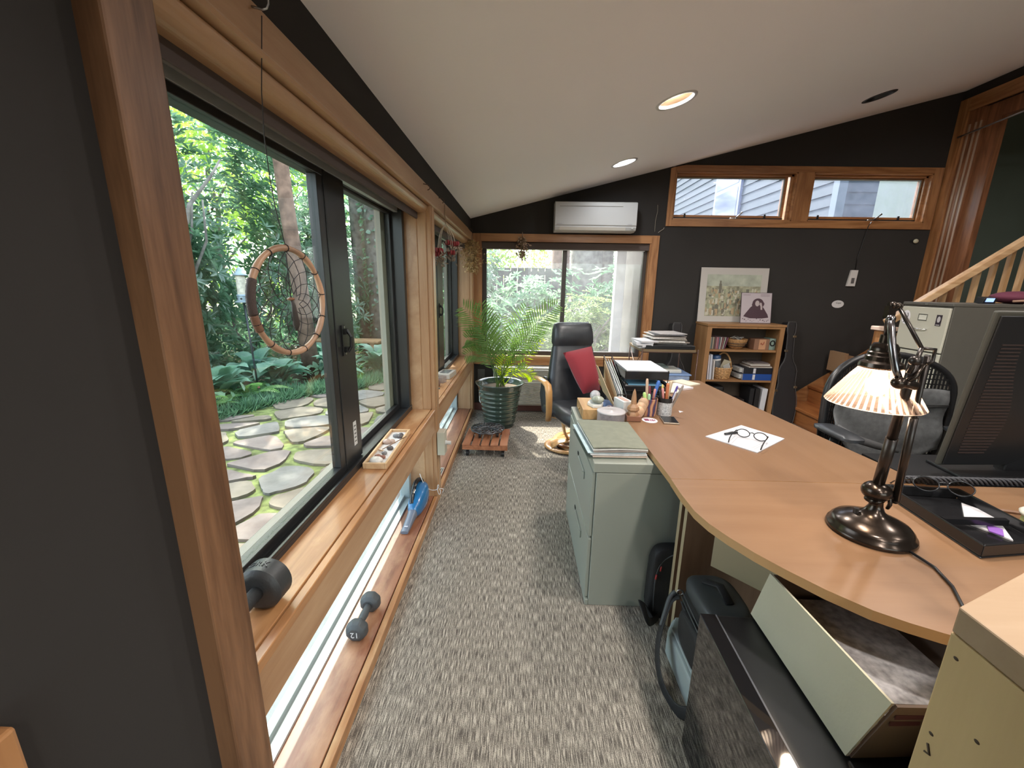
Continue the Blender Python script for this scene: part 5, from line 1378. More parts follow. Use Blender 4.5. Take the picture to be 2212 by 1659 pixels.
# ottoman
ot = thing('ottoman', 'black leather footstool on a bent wood ring base before the recliner', 'footstool', (0.42, 3.42, 0))
soft_pad('cushion', [((0.40, 3.36, 0.36), (0.14, 0, 0), (0, 0.10, 0)), ((0.40, 3.36, 0.375), (0.19, 0, 0), (0, 0.155, 0)), ((0.40, 3.36, 0.405), (0.205, 0, 0), (0, 0.17, 0)), ((0.40, 3.36, 0.435), (0.195, 0, 0), (0, 0.16, 0)), ((0.40, 3.36, 0.458), (0.15, 0, 0), (0, 0.12, 0)), ((0.40, 3.36, 0.465), (0.08, 0, 0), (0, 0.06, 0))], M['leather'], ot, n=28)
m = MB(); m.lathe([(0.0, 0.345), (0.14, 0.345), (0.165, 0.355), (0.16, 0.366), (0, 0.366)], (0.40, 3.36, 0), 28); m.build('seat_pan', M['bentwood'], ot, smooth=True)
n = 40; pts = [(0.46 + 0.20*math.cos(2*PI*k/n), 3.50 + 0.17*math.sin(2*PI*k/n), 0.0165) for k in range(n)]
m = MB(); m.tube(pts, [(0.032, 0.015)]*n, 10, closed=True, flat=(1, 0, 0)); m.build('ring_base', M['bentwood'], ot, smooth=True)
m = MB(); m.tube([(0.29, 3.46, 0.03), (0.36, 3.46, 0.075), (0.44, 3.47, 0.085), (0.54, 3.48, 0.07), (0.63, 3.50, 0.03)], [(0.075, 0.012)]*5, 12, flat=(0, 1, 0)); m.build('base_bridge', M['bentwood'], ot, smooth=True)
m = MB(); m.tube([(0.44, 3.47, 0.09), (0.40, 3.45, 0.16), (0.38, 3.40, 0.25), (0.40, 3.37, 0.345)], [(0.045, 0.014), (0.04, 0.014), (0.045, 0.014), (0.06, 0.014)], 10, flat=(0, 1, 0)); m.build('curved_stem', M['bentwood'], ot, smooth=True)

cs = thing('red_cushion', 'dark red square cushion propped on the black recliner', 'cushion', (0.55, 3.33, 0.50))
def cushion_mesh(a, b_, c, d_, thick, n=10):
    """a..d: corners; pillow bulging along the normal"""
    a, b_, c, d_ = map(Vector, (a, b_, c, d_)); nn = (b_-a).cross(d_-a).normalized()
    mb = MB(); v = []; f = []
    for side in (1, -1):
        for i in range(n+1):
            for j in range(n+1):
                u, w = i/n, j/n
                p = (a*(1-u)+b_*u)*(1-w) + (d_*(1-u)+c*u)*w
                h = (max(0.0, (1-(2*u-1)**2)*(1-(2*w-1)**2)))**0.42*thick
                pin = 0.06*((2*u-1)**2-1)*0 
                v.append(p + nn*h*side)
    k = (n+1)*(n+1)
    for i in range(n):
        for j in range(n):
            p = i*(n+1)+j; f.append((p, p+n+1, p+n+2, p+1)); f.append((k+p, k+p+1, k+p+n+2, k+p+n+1))
    mb.add(v, f); return mb
m = cushion_mesh((0.505, 3.19, 0.58), (0.655, 3.26, 0.60), (0.585, 3.40, 0.935), (0.345, 3.335, 0.885), 0.075)
m.build('cover', plain('red_velvet', (0.22, 0.010, 0.018), 0.8, sheen=0.25, bump=0.2, bscale=120), cs, smooth=True)
js = thing('folded_jeans', 'crumpled blue jeans lying on the recliner seat', 'clothes', (0.62, 3.1, 0.49))
m = MB(); m.ball((0.63, 3.12, 0.515), (0.13, 0.12, 0.035), 24, 10); m.ball((0.70, 3.08, 0.53), (0.09, 0.08, 0.03), 20, 8)
m.build('cloth', plain('denim', (0.20, 0.26, 0.42), 0.85, var=0.35, vscale=20, bump=0.8, bscale=25), js, smooth=True)

# ------------------------------------------------------------------ office chair with grey jacket over it
oc = thing('office_chair', 'black mesh office chair behind the desk with padded arms', 'chair', (1.88, 2.05, 0))
OX, OY = 1.875, 2.06
def arcpt(x): return OY + 0.05 - 0.9*(x-OX)**2*0.6
m = MB()
fr = []
for k in range(29):
    a = PI*(k/28)
    x = OX - 0.315*math.cos(a)*(1 if True else 1); z = 0.88 + 0.225*math.sin(a)**0.75
    fr.append((x, arcpt(x)+0.01, z))
fr = [(OX-0.29, arcpt(OX-0.29), 0.55), (OX-0.312, arcpt(OX-0.31), 0.72)] + fr + [(OX+0.312, arcpt(OX+0.31), 0.72), (OX+0.29, arcpt(OX+0.29), 0.55)]
m.tube(fr, 0.017, 10); m.build('back_frame', M['black'], oc, smooth=True)
m = MB()
for k in range(40):
    x = OX - 0.29 + 0.58*k/39
    zt = 0.88 + 0.215*max(0, 1-((x-OX)/0.315)**2)**0.37
    m.box(x-0.0042, x+0.0042, arcpt(x)-0.002, arcpt(x)+0.002, 0.55, zt)
for k in range(20):
    z = 0.56 + 0.025*k
    for j in range(12):
        xa = OX-0.29+0.58*j/12; xb = xa+0.58/12
        zt = 0.88 + 0.215*max(0, 1-(max(abs(xa-OX), abs(xb-OX))/0.315)**2)**0.37
        if z < zt: m.quad((xa, arcpt(xa)-0.003, z), (xb, arcpt(xb)-0.003, z), (xb, arcpt(xb)-0.003, z+0.006), (xa, arcpt(xa)-0.003, z+0.006))
m.build('mesh_back', M['black'], oc)
m = MB()
for k in range(6): m.box(OX+0.03+0.016*k, OX+0.034+0.016*k, arcpt(OX)-0.012, arcpt(OX)-0.004, 0.90, 1.0)
m.build('lumbar_slats', plain('slat_grey', (0.2, 0.19, 0.17), 0.5), oc)
soft_pad('seat', [((OX, OY-0.24, 0.44), (0.24, 0, 0), (0, 0.22, 0)), ((OX, OY-0.24, 0.46), (0.265, 0, 0), (0, 0.25, 0)), ((OX, OY-0.24, 0.49), (0.265, 0, 0), (0, 0.25, 0)), ((OX, OY-0.24, 0.51), (0.22, 0, 0), (0, 0.20, 0))], M['black'], oc)
for s_ in (-1, 1):
    ax_ = OX + s_*0.325
    soft_pad('arm_pad', [((ax_-0.0, OY-0.13, 0.728), (0.035, 0, 0), (0, 0.10, 0)), ((ax_, OY-0.13, 0.738), (0.052, 0, 0), (0, 0.125, 0)), ((ax_, OY-0.13, 0.752), (0.052, 0, 0), (0, 0.125, 0)), ((ax_, OY-0.13, 0.763), (0.035, 0, 0), (0, 0.09, 0))], M['leather'], oc)
    m = MB(); m.tube([(ax_, OY-0.12, 0.728), (ax_+0.0, OY-0.11, 0.60), (ax_-s_*0.02, OY-0.12, 0.45), (ax_-s_*0.10, OY-0.18, 0.42)], [0.02, 0.022, 0.022, 0.02], 10); m.build('arm_post', M['black'], oc, smooth=True)
m = MB(); m.cyl((OX, OY-0.22, 0.08), (OX, OY-0.22, 0.44), 0.028); m.build('gas_column', M['black'], oc, smooth=True)
for k in range(5):
    a = 2*PI*k/5 + 0.3
    m = MB(); m.tube([(OX, OY-0.22, 0.11), (OX+0.29*math.cos(a), OY-0.22+0.29*math.sin(a), 0.075)], [0.026, 0.018], 8); lg = m.build('base_leg', M['black'], oc, smooth=True)
    m = MB(); m.ball((OX+0.29*math.cos(a), OY-0.22+0.29*math.sin(a), 0.03), 0.03, 12, 8); m.build('caster', M['black'], lg, smooth=True)
# grey jacket hung over the back
gj = thing('grey_jacket', 'charcoal grey denim jacket hung over the office chair back', 'jacket', (OX, OY, 0.9))
v = []; f = []; NX, NZ = 26, 18
for i in range(NX+1):
    for j in range(NZ+1):
        u = i/NX; w = j/NZ
        x = OX - 0.285 + 0.555*u
        z0 = 0.60 + 0.035*math.cos(u*6.0) - 0.04*math.sin(PI*u) + (0.10*(1-u)**6)
        z = z0 + (0.935 + 0.01*math.sin(u*9) - z0)*w
        yy = arcpt(x) - 0.030 - 0.012*math.sin(u*17+w*4)*(1-w)*0.8 - 0.008*math.sin(u*5 + w*11) - 0.03*(1-w)**2
        v.append((x, yy, z))
for i in range(NX):
    for j in range(NZ):
        a = i*(NZ+1)+j; f.append((a, a+NZ+1, a+NZ+2, a+1))
m = MB(); m.add(v, f)
o = m.build('cloth', plain('grey_denim', (0.115, 0.118, 0.12), 0.9, var=0.2, vscale=40, bump=0.5, bscale=300), gj, smooth=True)
so = o.modifiers.new('solid', 'SOLIDIFY'); so.thickness = 0.006
m = MB(); m.tube([(OX-0.27+0.54*k/20, arcpt(OX-0.27+0.54*k/20)-0.041, 0.865+0.003*math.sin(k)) for k in range(21)], 0.0035, 6); m.tube([(OX-0.27+0.54*k/20, arcpt(OX-0.27+0.54*k/20)-0.041, 0.857+0.003*math.sin(k)) for k in range(21)], 0.0025, 6)
m.build('stitched_seam', plain('seam_dark', (0.03, 0.03, 0.03), 0.8), gj, smooth=True)
m = MB(); m.tube([(OX-0.29, OY-0.075, 0.76), (OX-0.20, OY-0.085, 0.70), (OX-0.08, OY-0.09, 0.665), (OX+0.02, OY-0.09, 0.64)], [0.012, 0.02, 0.018, 0.008], 10); m.build('sleeve_fold', plain('grey_denim_dark', (0.08, 0.08, 0.082), 0.9, bump=0.5, bscale=200), gj, smooth=True)

# ------------------------------------------------------------------ potted palm
pp_ = (-0.205, 4.07)
pl = thing('potted_palm', 'feathery green palm in a ribbed dark green glazed pot', 'plant', (pp_[0], pp_[1], 0))
M['pot'] = plain('pot_glaze', (0.035, 0.060, 0.048), 0.12, var=0.3, vscale=5, coat=0.6)
prof = [(0.0, 0.012), (0.125, 0.012), (0.148, 0.0), (0.152, 0.02)]
z = 0.03; r = 0.150
for k in range(8):
    t = k/8; r0 = 0.150 + 0.062*t; 
    prof += [(r0+0.002, z), (r0+0.013, z+0.012), (r0+0.014, z+0.026), (r0+0.004, z+0.042)]
    z += 0.046
prof += [(0.222, 0.405), (0.228, 0.43), (0.246, 0.447), (0.250, 0.456), (0.242, 0.461), (0.222, 0.455), (0.207, 0.44), (0.200, 0.40), (0.0, 0.39)]
m = MB(); m.lathe(prof, (pp_[0], pp_[1], 0), 56); m.build('pot', M['pot'], pl, smooth=True)
m = MB(); m.lathe([(0, 0.41), (0.1, 0.408), (0.202, 0.40)], (pp_[0], pp_[1], 0), 24); m.build('soil', M['soil'], pl, smooth=True)
M['palm'] = leaf_mat('palm_leaf', (0.07, 0.145, 0.035), (0.18, 0.27, 0.08), 0.45, 0.35, 4.0, 0.5)
M['palm_y'] = leaf_mat('palm_leaf_yellow', (0.24, 0.34, 0.03), (0.40, 0.48, 0.05), 0.55, 0.4, 6.0, 0.4)
def palm_frond(tip, bend, L2, n=26, LW=0.15, wid=0.013, mat=None, base=None, lbl=None, twist=(0, 1, 0), bare=0.35):
    """curve from pot to tip through bend; leaflets on the outer part"""
    b0 = Vector(base or (pp_[0]+random.uniform(-0.05, 0.05), pp_[1]+random.uniform(-0.05, 0.05), 0.40))
    b1 = Vector(bend); b2 = Vector(tip)
    def P(t): return b0*(1-t)**2 + b1*2*t*(1-t) + b2*t*t
    Ps, Ds, Us, Ls, Ws = [], [], [], [], []
    for i in range(n):
        t = bare + (0.995-bare)*i/(n-1); p = P(t); d = (P(min(1.0, t+0.01))-P(t-0.01)).normalized()
        side = d.cross(Vector(twist)); side = side.normalized() if side.length > 0.1 else d.orthogonal()
        u = (t-bare)/(1-bare); w = LW*(math.sin(PI*(0.18+0.74*u))**0.7)
        nrm = side.cross(d)
        for sg in (-1, 1):
            dd = (d*0.62 + side*sg*0.78 + nrm*0.10 + Vector((0, 0, -0.12)) + Vector((random.uniform(-.06, .06), random.uniform(-.06, .06), random.uniform(-.06, .06)))).normalized()
            Ps.append(p); Ds.append(dd); Us.append(nrm); Ls.append(w*random.uniform(0.9, 1.08)); Ws.append(wid)
    V, F = leaves(np.array(Ps), np.array(Ds), np.array(Us), np.array(Ls), np.array(Ws), 0.2)
    k = 14; vv = []; ff = []
    for i in range(k+1):
        t = i/k; p = P(t); r = 0.0055*(1-0.75*t)
        vv += [p+Vector((r, 0, 0)), p+Vector((0, r, 0)), p+Vector((-r, 0, 0)), p+Vector((0, -r, 0))]
    for i in range(k):
        for j in range(4): ff.append((i*4+j, i*4+(j+1) % 4, i*4+4+(j+1) % 4, i*4+4+j))
    V2 = np.concatenate([V, np.array([tuple(p) for p in vv])]); F2 = np.concatenate([F, np.array(ff)+len(V)])
    o = np_mesh('frond', V2, F2, mat or M['palm'], pl)
    if lbl: o['label'] = lbl
    return o
X_, Y_ = pp_
palm_frond((-0.56, 4.02, 1.20), (-0.26, 4.05, 0.95), 0, 21, 0.220, 0.0134)
palm_frond((-0.40, 4.15, 1.22), (-0.30, 4.15, 0.85), 0, 18, 0.187, 0.0126)
palm_frond((0.34, 4.05, 1.235), (0.0, 4.05, 0.98), 0, 24, 0.187, 0.0117)
palm_frond((0.05, 4.20, 1.20), (-0.12, 4.15, 0.85), 0, 18, 0.165, 0.0117)
palm_frond((-0.20, 4.25, 1.10), (-0.28, 4.15, 0.75), 0, 17, 0.165, 0.0117)
palm_frond((-0.52, 4.00, 0.90), (-0.33, 4.05, 0.92), 0, 17, 0.187, 0.0126)
palm_frond((-0.52, 3.88, 0.76), (-0.30, 3.98, 0.83), 0, 17, 0.154, 0.0109)
palm_frond((0.15, 3.95, 0.87), (-0.10, 4.0, 0.85), 0, 15, 0.143, 0.0100)
palm_frond((0.20, 4.18, 0.98), (-0.02, 4.12, 0.86), 0, 17, 0.154, 0.0109)
palm_frond((-0.10, 4.00, 0.92), (-0.20, 4.02, 0.72), 0, 14, 0.143, 0.0117)
palm_frond((-0.38, 3.92, 1.02), (-0.27, 4.0, 0.80), 0, 17, 0.176, 0.0126)
palm_frond((0.12, 3.97, 0.52), (0.02, 4.0, 0.70), 0, 12, 0.110, 0.0109, mat=M['palm_y'], lbl='yellowing drooping frond')
palm_frond((0.22, 4.02, 0.90), (0.02, 4.05, 0.66), 0, 11, 0.066, 0.0084, mat=M['palm_y'], lbl='bright yellow narrow frond')
palm_frond((-0.15, 4.0, 0.72), (-0.19, 4.04, 0.55), 0, 10, 0.132, 0.0151, mat=M['palm_y'], lbl='yellow green young frond')
palm_frond((0.02, 3.95, 0.70), (-0.12, 4.0, 0.66), 0, 12, 0.132, 0.0100)
palm_frond((-0.42, 4.2, 0.80), (-0.3, 4.12, 0.72), 0, 12, 0.132, 0.0100)

# plant dolly with slats, casters; round metal plant roller on it
M['dolly'] = wood('dolly_wood', (0.40, 0.16, 0.075), (0.26, 0.09, 0.04), 'y', rough=0.45, knots=False)
dl = thing('plant_dolly', 'square reddish slatted wooden plant dolly on black casters', 'plant dolly', (-0.28, 3.42, 0))
DM = Matrix.Translation((-0.280, 3.425, 0)) @ Matrix.Rotation(R(-1.5), 4, 'Z')
def dq(p): return DM @ Vector(p)
for k in range(5):
    x0 = -0.19 + k*0.0785
    m = MB(); m.obox(dq((x0+0.033, 0, 0.107)), (0.066, 0.40, 0.016), M=DM.to_3x3()); m.build('slat', M['dolly'], dl, bevel=0.003)
for y_ in (-0.185, 0.185):
    m = MB(); m.obox(dq((0, y_, 0.081)), (0.382, 0.03, 0.034), M=DM.to_3x3()); m.build('rail', M['dolly'], dl, bevel=0.003)
for sx in (-1, 1):
    for sy in (-1, 1):
        m = MB(); c = dq((sx*0.15, sy*0.165, 0.025)); m.cyl(c - Vector((0.012, 0, 0)), c + Vector((0.012, 0, 0)), 0.025, n=18); m.cyl(c, c + Vector((0, 0, 0.038)), 0.012); m.build('caster', M['black'], dl, smooth=True, auto=40)
pr = thing('plant_roller', 'round dark cast metal plant roller sitting on the slatted dolly', 'plant roller', (-0.28, 3.47, 0.115))
M['cast'] = plain('cast_metal', (0.10, 0.10, 0.105), 0.35, metal=0.8, bump=0.5, bscale=60)
m = MB(); cR = (-0.28, 3.47)
for r in (0.145, 0.105, 0.06, 0.025): m.tube([(cR[0]+r*math.cos(2*PI*k/36), cR[1]+r*math.sin(2*PI*k/36), 0.172 + 0.004*math.sin(k*1.7)) for k in range(36)], 0.0075, 6, closed=True)
for k in range(18):
    a = 2*PI*k/18
    m.tube([(cR[0]+0.02*math.cos(a), cR[1]+0.02*math.sin(a), 0.172), (cR[0]+0.085*math.cos(a+0.3), cR[1]+0.085*math.sin(a+0.3), 0.176), (cR[0]+0.148*math.cos(a+0.1), cR[1]+0.148*math.sin(a+0.1), 0.172)], 0.007, 6)
m.build('lattice_plate', M['cast'], pr, smooth=True)
for k in range(4):
    a = PI/4 + PI/2*k + 0.2; c = Vector((cR[0]+0.11*math.cos(a), cR[1]+0.11*math.sin(a), 0.137))
    m = MB(); m.cyl(c - Vector((0.010, 0, 0)), c + Vector((0.010, 0, 0)), 0.0215, n=14); m.cyl(c, c + Vector((0, 0, 0.03)), 0.008); m.build('caster', M['black'], pr, smooth=True, auto=40)

# ------------------------------------------------------------------ air conditioners
ac = thing('air_conditioner', 'white wall mounted air conditioner above the end window', 'air conditioner', (0.72, 4.5, 2.1))
m = MB()
profile = [(4.589, 1.955), (4.47, 1.950), (4.405, 1.962), (4.392, 1.99), (4.398, 2.20), (4.42, 2.232), (4.47, 2.240), (4.589, 2.240)]
M['ac_white'] = plain('ac_white', (0.40, 0.395, 0.385), 0.4)
m.extrude([(0.312, y, z) for y, z in profile], (0.815, 0, 0)); m.build('casing', M['ac_white'], ac, bevel=0.006)
m = MB(); m.extrude([(0.314, y, z) for y, z in [(4.391, 2.004), (4.384, 2.01), (4.391, 2.222), (4.400, 2.226)]], (0.811, 0, 0)); fp = m.build('front_panel', M['ac_white'], ac, bevel=0.003)
m = MB(); m.box(0.36, 0.98, 4.383, 4.3905, 2.185, 2.190); m.build('panel_groove', plain('groove_grey', (0.35, 0.34, 0.32), 0.6), fp)
m = MB(); m.obox((0.69, 4.399, 1.978), (0.66, 0.006, 0.032), Euler((0.35, 0, 0))); m.build('louvre_flap', plain('flap_cream', (0.48, 0.45, 0.40), 0.4), ac, bevel=0.002)
m = MB(); m.cyl((1.085, 4.391, 1.985), (1.085, 4.386, 1.985), 0.010, n=16); m.build('power_button', plain('button_grey', (0.4, 0.4, 0.38), 0.4), ac)
M['txt'] = plain('print_grey_dark', (0.22, 0.22, 0.24), 0.6)
text_obj('DAIKIN', 'logo_lettering', 0.016, M['txt'], frame_M((0.36, 4.3835, 2.018), (1, 0, 0), (0, 0, 1)), ac)
text_obj('INVERTER', 'model_lettering', 0.010, M['txt'], frame_M((1.06, 4.3835, 2.018), (1, 0, 0), (0, 0, 1)), ac)

pt_ = thing('floor_air_conditioner', 'cream through wall heater and air conditioner with louvres under the end window', 'air conditioner', (0.1, 4.5, 0.3))
M['ptac'] = plain('ptac_cream', (0.46, 0.445, 0.40), 0.45)
m = MB(); m.box(-0.30, 0.445, 4.45, 4.585, 0.10, 0.535); m.build('cabinet', M['ptac'], pt_, bevel=0.008)
m = MB(); m.box(-0.27, 0.375, 4.444, 4.4505, 0.415, 0.515); lv = m.build('outlet_shade', M['gap'], pt_)  # flat plate; shade inside the outlet is given by its dark colour
for k in range(8):
    m = MB(); m.obox((0.052, 4.440, 0.422 + 0.0125*k), (0.645, 0.014, 0.004), Euler((0.5, 0, 0))); m.build('louvre', M['ptac'], pt_)
m = MB(); m.box(-0.27, 0.375, 4.444, 4.4505, 0.125, 0.37); m.build('intake_shade', plain('intake_shadow', (0.25, 0.24, 0.21), 0.7), pt_)  # flat plate; its darker tone stands for shade behind the louvres
for k in range(16):
    m = MB(); m.obox((0.052, 4.440, 0.132 + 0.0155*k), (0.645, 0.014, 0.0065), Euler((0.5, 0, 0))); m.build('louvre', M['ptac'], pt_)
m = MB(); m.tube([(-0.42, 4.575, 0.38), (-0.46, 4.52, 0.30), (-0.45, 4.46, 0.14), (-0.36, 4.42, 0.02), (-0.28, 4.43, 0.012)], 0.007, 8)
single(m, 'power_cord', M['cream'], 'pale grey power cord hanging beside the green pot', 'cord', smooth=True)
m = MB(); m.box(-0.485, -0.405, BY-0.008, BY, 0.36, 0.48); m.box(-0.46, -0.43, BY-0.011, BY-0.008, 0.38, 0.41); m.box(-0.46, -0.43, BY-0.011, BY-0.008, 0.43, 0.46)
single(m, 'wall_outlet', plain('outlet_dark', (0.06, 0.058, 0.055), 0.5), 'dark wall outlet low in the corner behind the palm', 'outlet', bevel=0.002)
# ------------------------------------------------------------------ bookshelf and what stands on it
bs = thing('bookshelf', 'oak veneer bookshelf with three shelves against the end wall', 'bookshelf', (2.3, 4.4, 0))
M['oak'] = wood('oak_shelf', (0.30, 0.155, 0.065), (0.23, 0.11, 0.042), 'z', rough=0.45, knots=False, ring=6)
M['oak_x'] = wood('oak_shelf_x', (0.30, 0.155, 0.065), (0.23, 0.11, 0.042), 'x', rough=0.45, knots=False, ring=6)
sx0, sx1, sy0, sy1, sz = 1.905, 2.685, 4.27, 4.565, 1.065
m = MB(); m.box(sx0, sx0 + 0.022, sy0, sy1, 0, sz - 0.022); m.build('side_panel', M['oak'], bs, bevel=0.001)
m = MB(); m.box(sx1 - 0.022, sx1, sy0, sy1, 0, sz - 0.022); m.build('side_panel', M['oak'], bs, bevel=0.001)
m = MB(); m.box(sx0 - 0.008, sx1 + 0.008, sy0 - 0.008, sy1, sz - 0.022, sz); m.build('top_board', M['oak_x'], bs, bevel=0.002)
m = MB(); m.box(sx0 + 0.022, sx1 - 0.022, sy1 - 0.008, sy1, 0.02, sz - 0.022); m.build('back_panel', plain('shelf_back', (0.10, 0.07, 0.05), 0.7), bs)
m = MB(); m.box(sx0 + 0.022, sx0 + 0.045, sy0, sy0 + 0.018, 0.06, sz - 0.022); m.box(sx1 - 0.045, sx1 - 0.022, sy0, sy0 + 0.018, 0.06, sz - 0.022); m.box(sx0+0.045, sx1-0.045, sy0, sy0+0.018, sz-0.045, sz-0.022); m.build('face_frame', M['oak'], bs)
SH = [0.798, 0.478, 0.055]
for z in SH:
    m = MB(); m.box(sx0 + 0.022, sx1 - 0.022, sy0 + 0.02, sy1 - 0.009, z - 0.02, z); m.build('shelf', M['oak_x'], bs, bevel=0.001)

# city print leaning on the wall
cp = thing('city_print', 'white matted watercolour print of a pale grey green city on the bookshelf', 'picture', (2.25, 4.53, sz))
tilt = math.atan2(0.045, 0.575)
MP = frame_M((1.895, 4.535, sz + 0.001), (1, 0, 0), (0, 0.045, 0.575))
def pic_slab(Mx, x0, x1, y0, y1, z0, z1):
    mb = MB(); mb.extrude([Mx @ Vector((x0, y0, z0)), Mx @ Vector((x1, y0, z0)), Mx @ Vector((x1, y1, z0)), Mx @ Vector((x0, y1, z0))], (Mx.to_3x3() @ Vector((0, 0, z1-z0)))); return mb
pic_slab(MP, 0, 0.71, 0, 0.565, 0.0, 0.006).build('mat_board', plain('mat_white', (0.45, 0.42, 0.39), 0.7), cp)
pic_slab(MP, 0.07, 0.64, 0.06, 0.495, 0.0061, 0.0066).build('printed_sky', plain('print_sky', (0.36, 0.38, 0.31), 0.8, var=0.25, vscale=9), cp)
pic_slab(MP, 0.07, 0.64, 0.06, 0.375, 0.0067, 0.0070).build('printed_city_ground', plain('print_ground', (0.30, 0.29, 0.20), 0.8, var=0.5, vscale=22), cp)
rr = random.Random(5)
mbs = [MB(), MB(), MB(), MB()]
for k in range(190):
    x = rr.uniform(0.075, 0.60); yb = rr.choice([0.065, 0.12, 0.18, 0.24, 0.29]) + rr.uniform(0, 0.03); h = rr.uniform(0.02, 0.075)*(1.0 if yb < 0.2 else 0.6); w = rr.uniform(0.008, 0.03)
    if x + w > 0.638 or yb + h > 0.38: continue
    b = mbs[rr.randrange(4)]
    b.extrude([MP @ Vector((x, yb, 0.0071 + 0.0003*rr.random())), MP @ Vector((x+w, yb, 0.0072)), MP @ Vector((x+w, yb+h, 0.0072)), MP @ Vector((x, yb+h, 0.0072))], MP.to_3x3() @ Vector((0, 0, 0.0003)))
for (x, y, w, h) in ((0.20, 0.30, 0.028, 0.10), (0.205, 0.40, 0.016, 0.03), (0.49, 0.31, 0.03, 0.035)):
    mbs[0].extrude([MP @ Vector((x, y, 0.0075)), MP @ Vector((x+w, y, 0.0075)), MP @ Vector((x+w, y+h, 0.0075)), MP @ Vector((x, y+h, 0.0075))], MP.to_3x3() @ Vector((0, 0, 0.0003)))
for b, c in zip(mbs, [(0.15, 0.14, 0.11), (0.48, 0.45, 0.36), (0.28, 0.30, 0.20), (0.38, 0.28, 0.17)]):
    o_ = b.build('printed_building_pattern', plain('print_ink', c, 0.8), cp); o_['kind'] = 'stuff'

# record sleeve with a photograph
rs_ = thing('record_sleeve', 'square record sleeve with a purplish photograph of a seated long haired person', 'record', (2.45, 4.4, sz))
MR = frame_M((2.292, 4.415, sz + 0.001), (1, 0, 0), (0, 0.05, 0.305))
pic_slab(MR, 0, 0.318, 0, 0.316, 0.0, 0.005).build('sleeve', plain('sleeve_dark', (0.05, 0.03, 0.04), 0.4), rs_)
pic_slab(MR, 0.004, 0.314, 0.004, 0.312, 0.0051, 0.0055).build('cover_print', plain('cover_pale', (0.42, 0.36, 0.38), 0.4), rs_)
def flat_shape(Mx, pts, z0, z1):
    mb = MB(); mb.extrude([Mx @ Vector((x, y, z0)) for x, y in pts], Mx.to_3x3() @ Vector((0, 0, z1-z0))); return mb
PUR = plain('cover_purple', (0.060, 0.030, 0.040), 0.4); SK = plain('cover_skin', (0.40, 0.33, 0.33), 0.4)
flat_shape(MR, [(0.03, 0.07), (0.05, 0.10), (0.10, 0.165), (0.13, 0.19), (0.20, 0.19), (0.235, 0.16), (0.28, 0.09), (0.29, 0.06), (0.22, 0.05), (0.10, 0.05)], 0.0056, 0.0058).build('cover_sweater', PUR, rs_)
flat_shape(MR, [(0.175+0.058*math.cos(a)*(1.0 if math.sin(a) > 0 else 1.15), 0.205+0.052*math.sin(a)) for a in [2*PI*k/20 for k in range(20)]], 0.0059, 0.0061).build('cover_hair', PUR, rs_)
flat_shape(MR, [(0.168+0.022*math.cos(a), 0.205+0.030*math.sin(a)) for a in [2*PI*k/16 for k in range(16)]], 0.0062, 0.0064).build('cover_face', SK, rs_)
flat_shape(MR, [(0.198, 0.215), (0.212, 0.210), (0.220, 0.175), (0.222, 0.14), (0.205, 0.14), (0.202, 0.175), (0.190, 0.195)], 0.0065, 0.0067).build('cover_hand', SK, rs_)
mb = MB()
for k in range(14):
    x = 0.012 + 0.021*k + rr.uniform(-0.004, 0.004); y = rr.uniform(0.012, 0.045)
    mb.extrude([MR @ Vector((x, y, 0.0065)), MR @ Vector((x+rr.uniform(0.006, 0.02), y, 0.0065)), MR @ Vector((x+0.012, y+rr.uniform(0.006, 0.016), 0.0065))], MR.to_3x3() @ Vector((0, 0, 0.0002)))
mb.build('cover_desk_clutter_pattern', PUR, rs_)
mb = MB()
for k in range(9): mb.extrude([MR @ Vector((0.02+0.0085*k, 0.288, 0.0062)), MR @ Vector((0.025+0.0085*k, 0.288, 0.0062)), MR @ Vector((0.025+0.0085*k, 0.295, 0.0062)), MR @ Vector((0.02+0.0085*k, 0.295, 0.0062))], MR.to_3x3() @ Vector((0, 0, 0.0002)))
for j in range(2):
    for k in range(11): mb.extrude([MR @ Vector((0.20+0.0085*k, 0.292-0.013*j, 0.0062)), MR @ Vector((0.205+0.0085*k, 0.292-0.013*j, 0.0062)), MR @ Vector((0.205+0.0085*k, 0.299-0.013*j, 0.0062)), MR @ Vector((0.20+0.0085*k, 0.299-0.013*j, 0.0062))], MR.to_3x3() @ Vector((0, 0, 0.0002)))
mb.build('cover_lettering', plain('cover_ink', (0.20, 0.15, 0.17), 0.5), rs_)

# disc cases on the top shelf
cdc = [(0.35, 0.33, 0.28), (0.12, 0.14, 0.13), (0.40, 0.32, 0.24), (0.10, 0.08, 0.07), (0.16, 0.07, 0.07), (0.35, 0.20, 0.22), (0.30, 0.10, 0.13), (0.10, 0.12, 0.16), (0.42, 0.40, 0.38), (0.22, 0.10, 0.10), (0.30, 0.30, 0.26), (0.14, 0.05, 0.08)]
cdn = ['cream', 'dark green', 'tan', 'black', 'brown red', 'dusty pink', 'crimson', 'navy', 'pale grey', 'maroon', 'olive grey', 'plum']
x = 1.975
for k, c in enumerate(cdc):
    lean = 0.0 if k < 8 else 0.05*(k-7)
    m = MB(); m.obox((x + 0.0055 + lean*0.065, 4.40, SH[0] + 0.063), (0.010, 0.142, 0.124), Euler((0, lean, 0)))
    single(m, 'disc_case', plain('disc_case_'+cdn[k].replace(' ', '_'), c, 0.35), '%s spined disc case in the row on the top shelf' % cdn[k], 'disc case', 'disc cases on the top shelf')
    x += 0.0125 + (0.003 if k > 7 else 0)

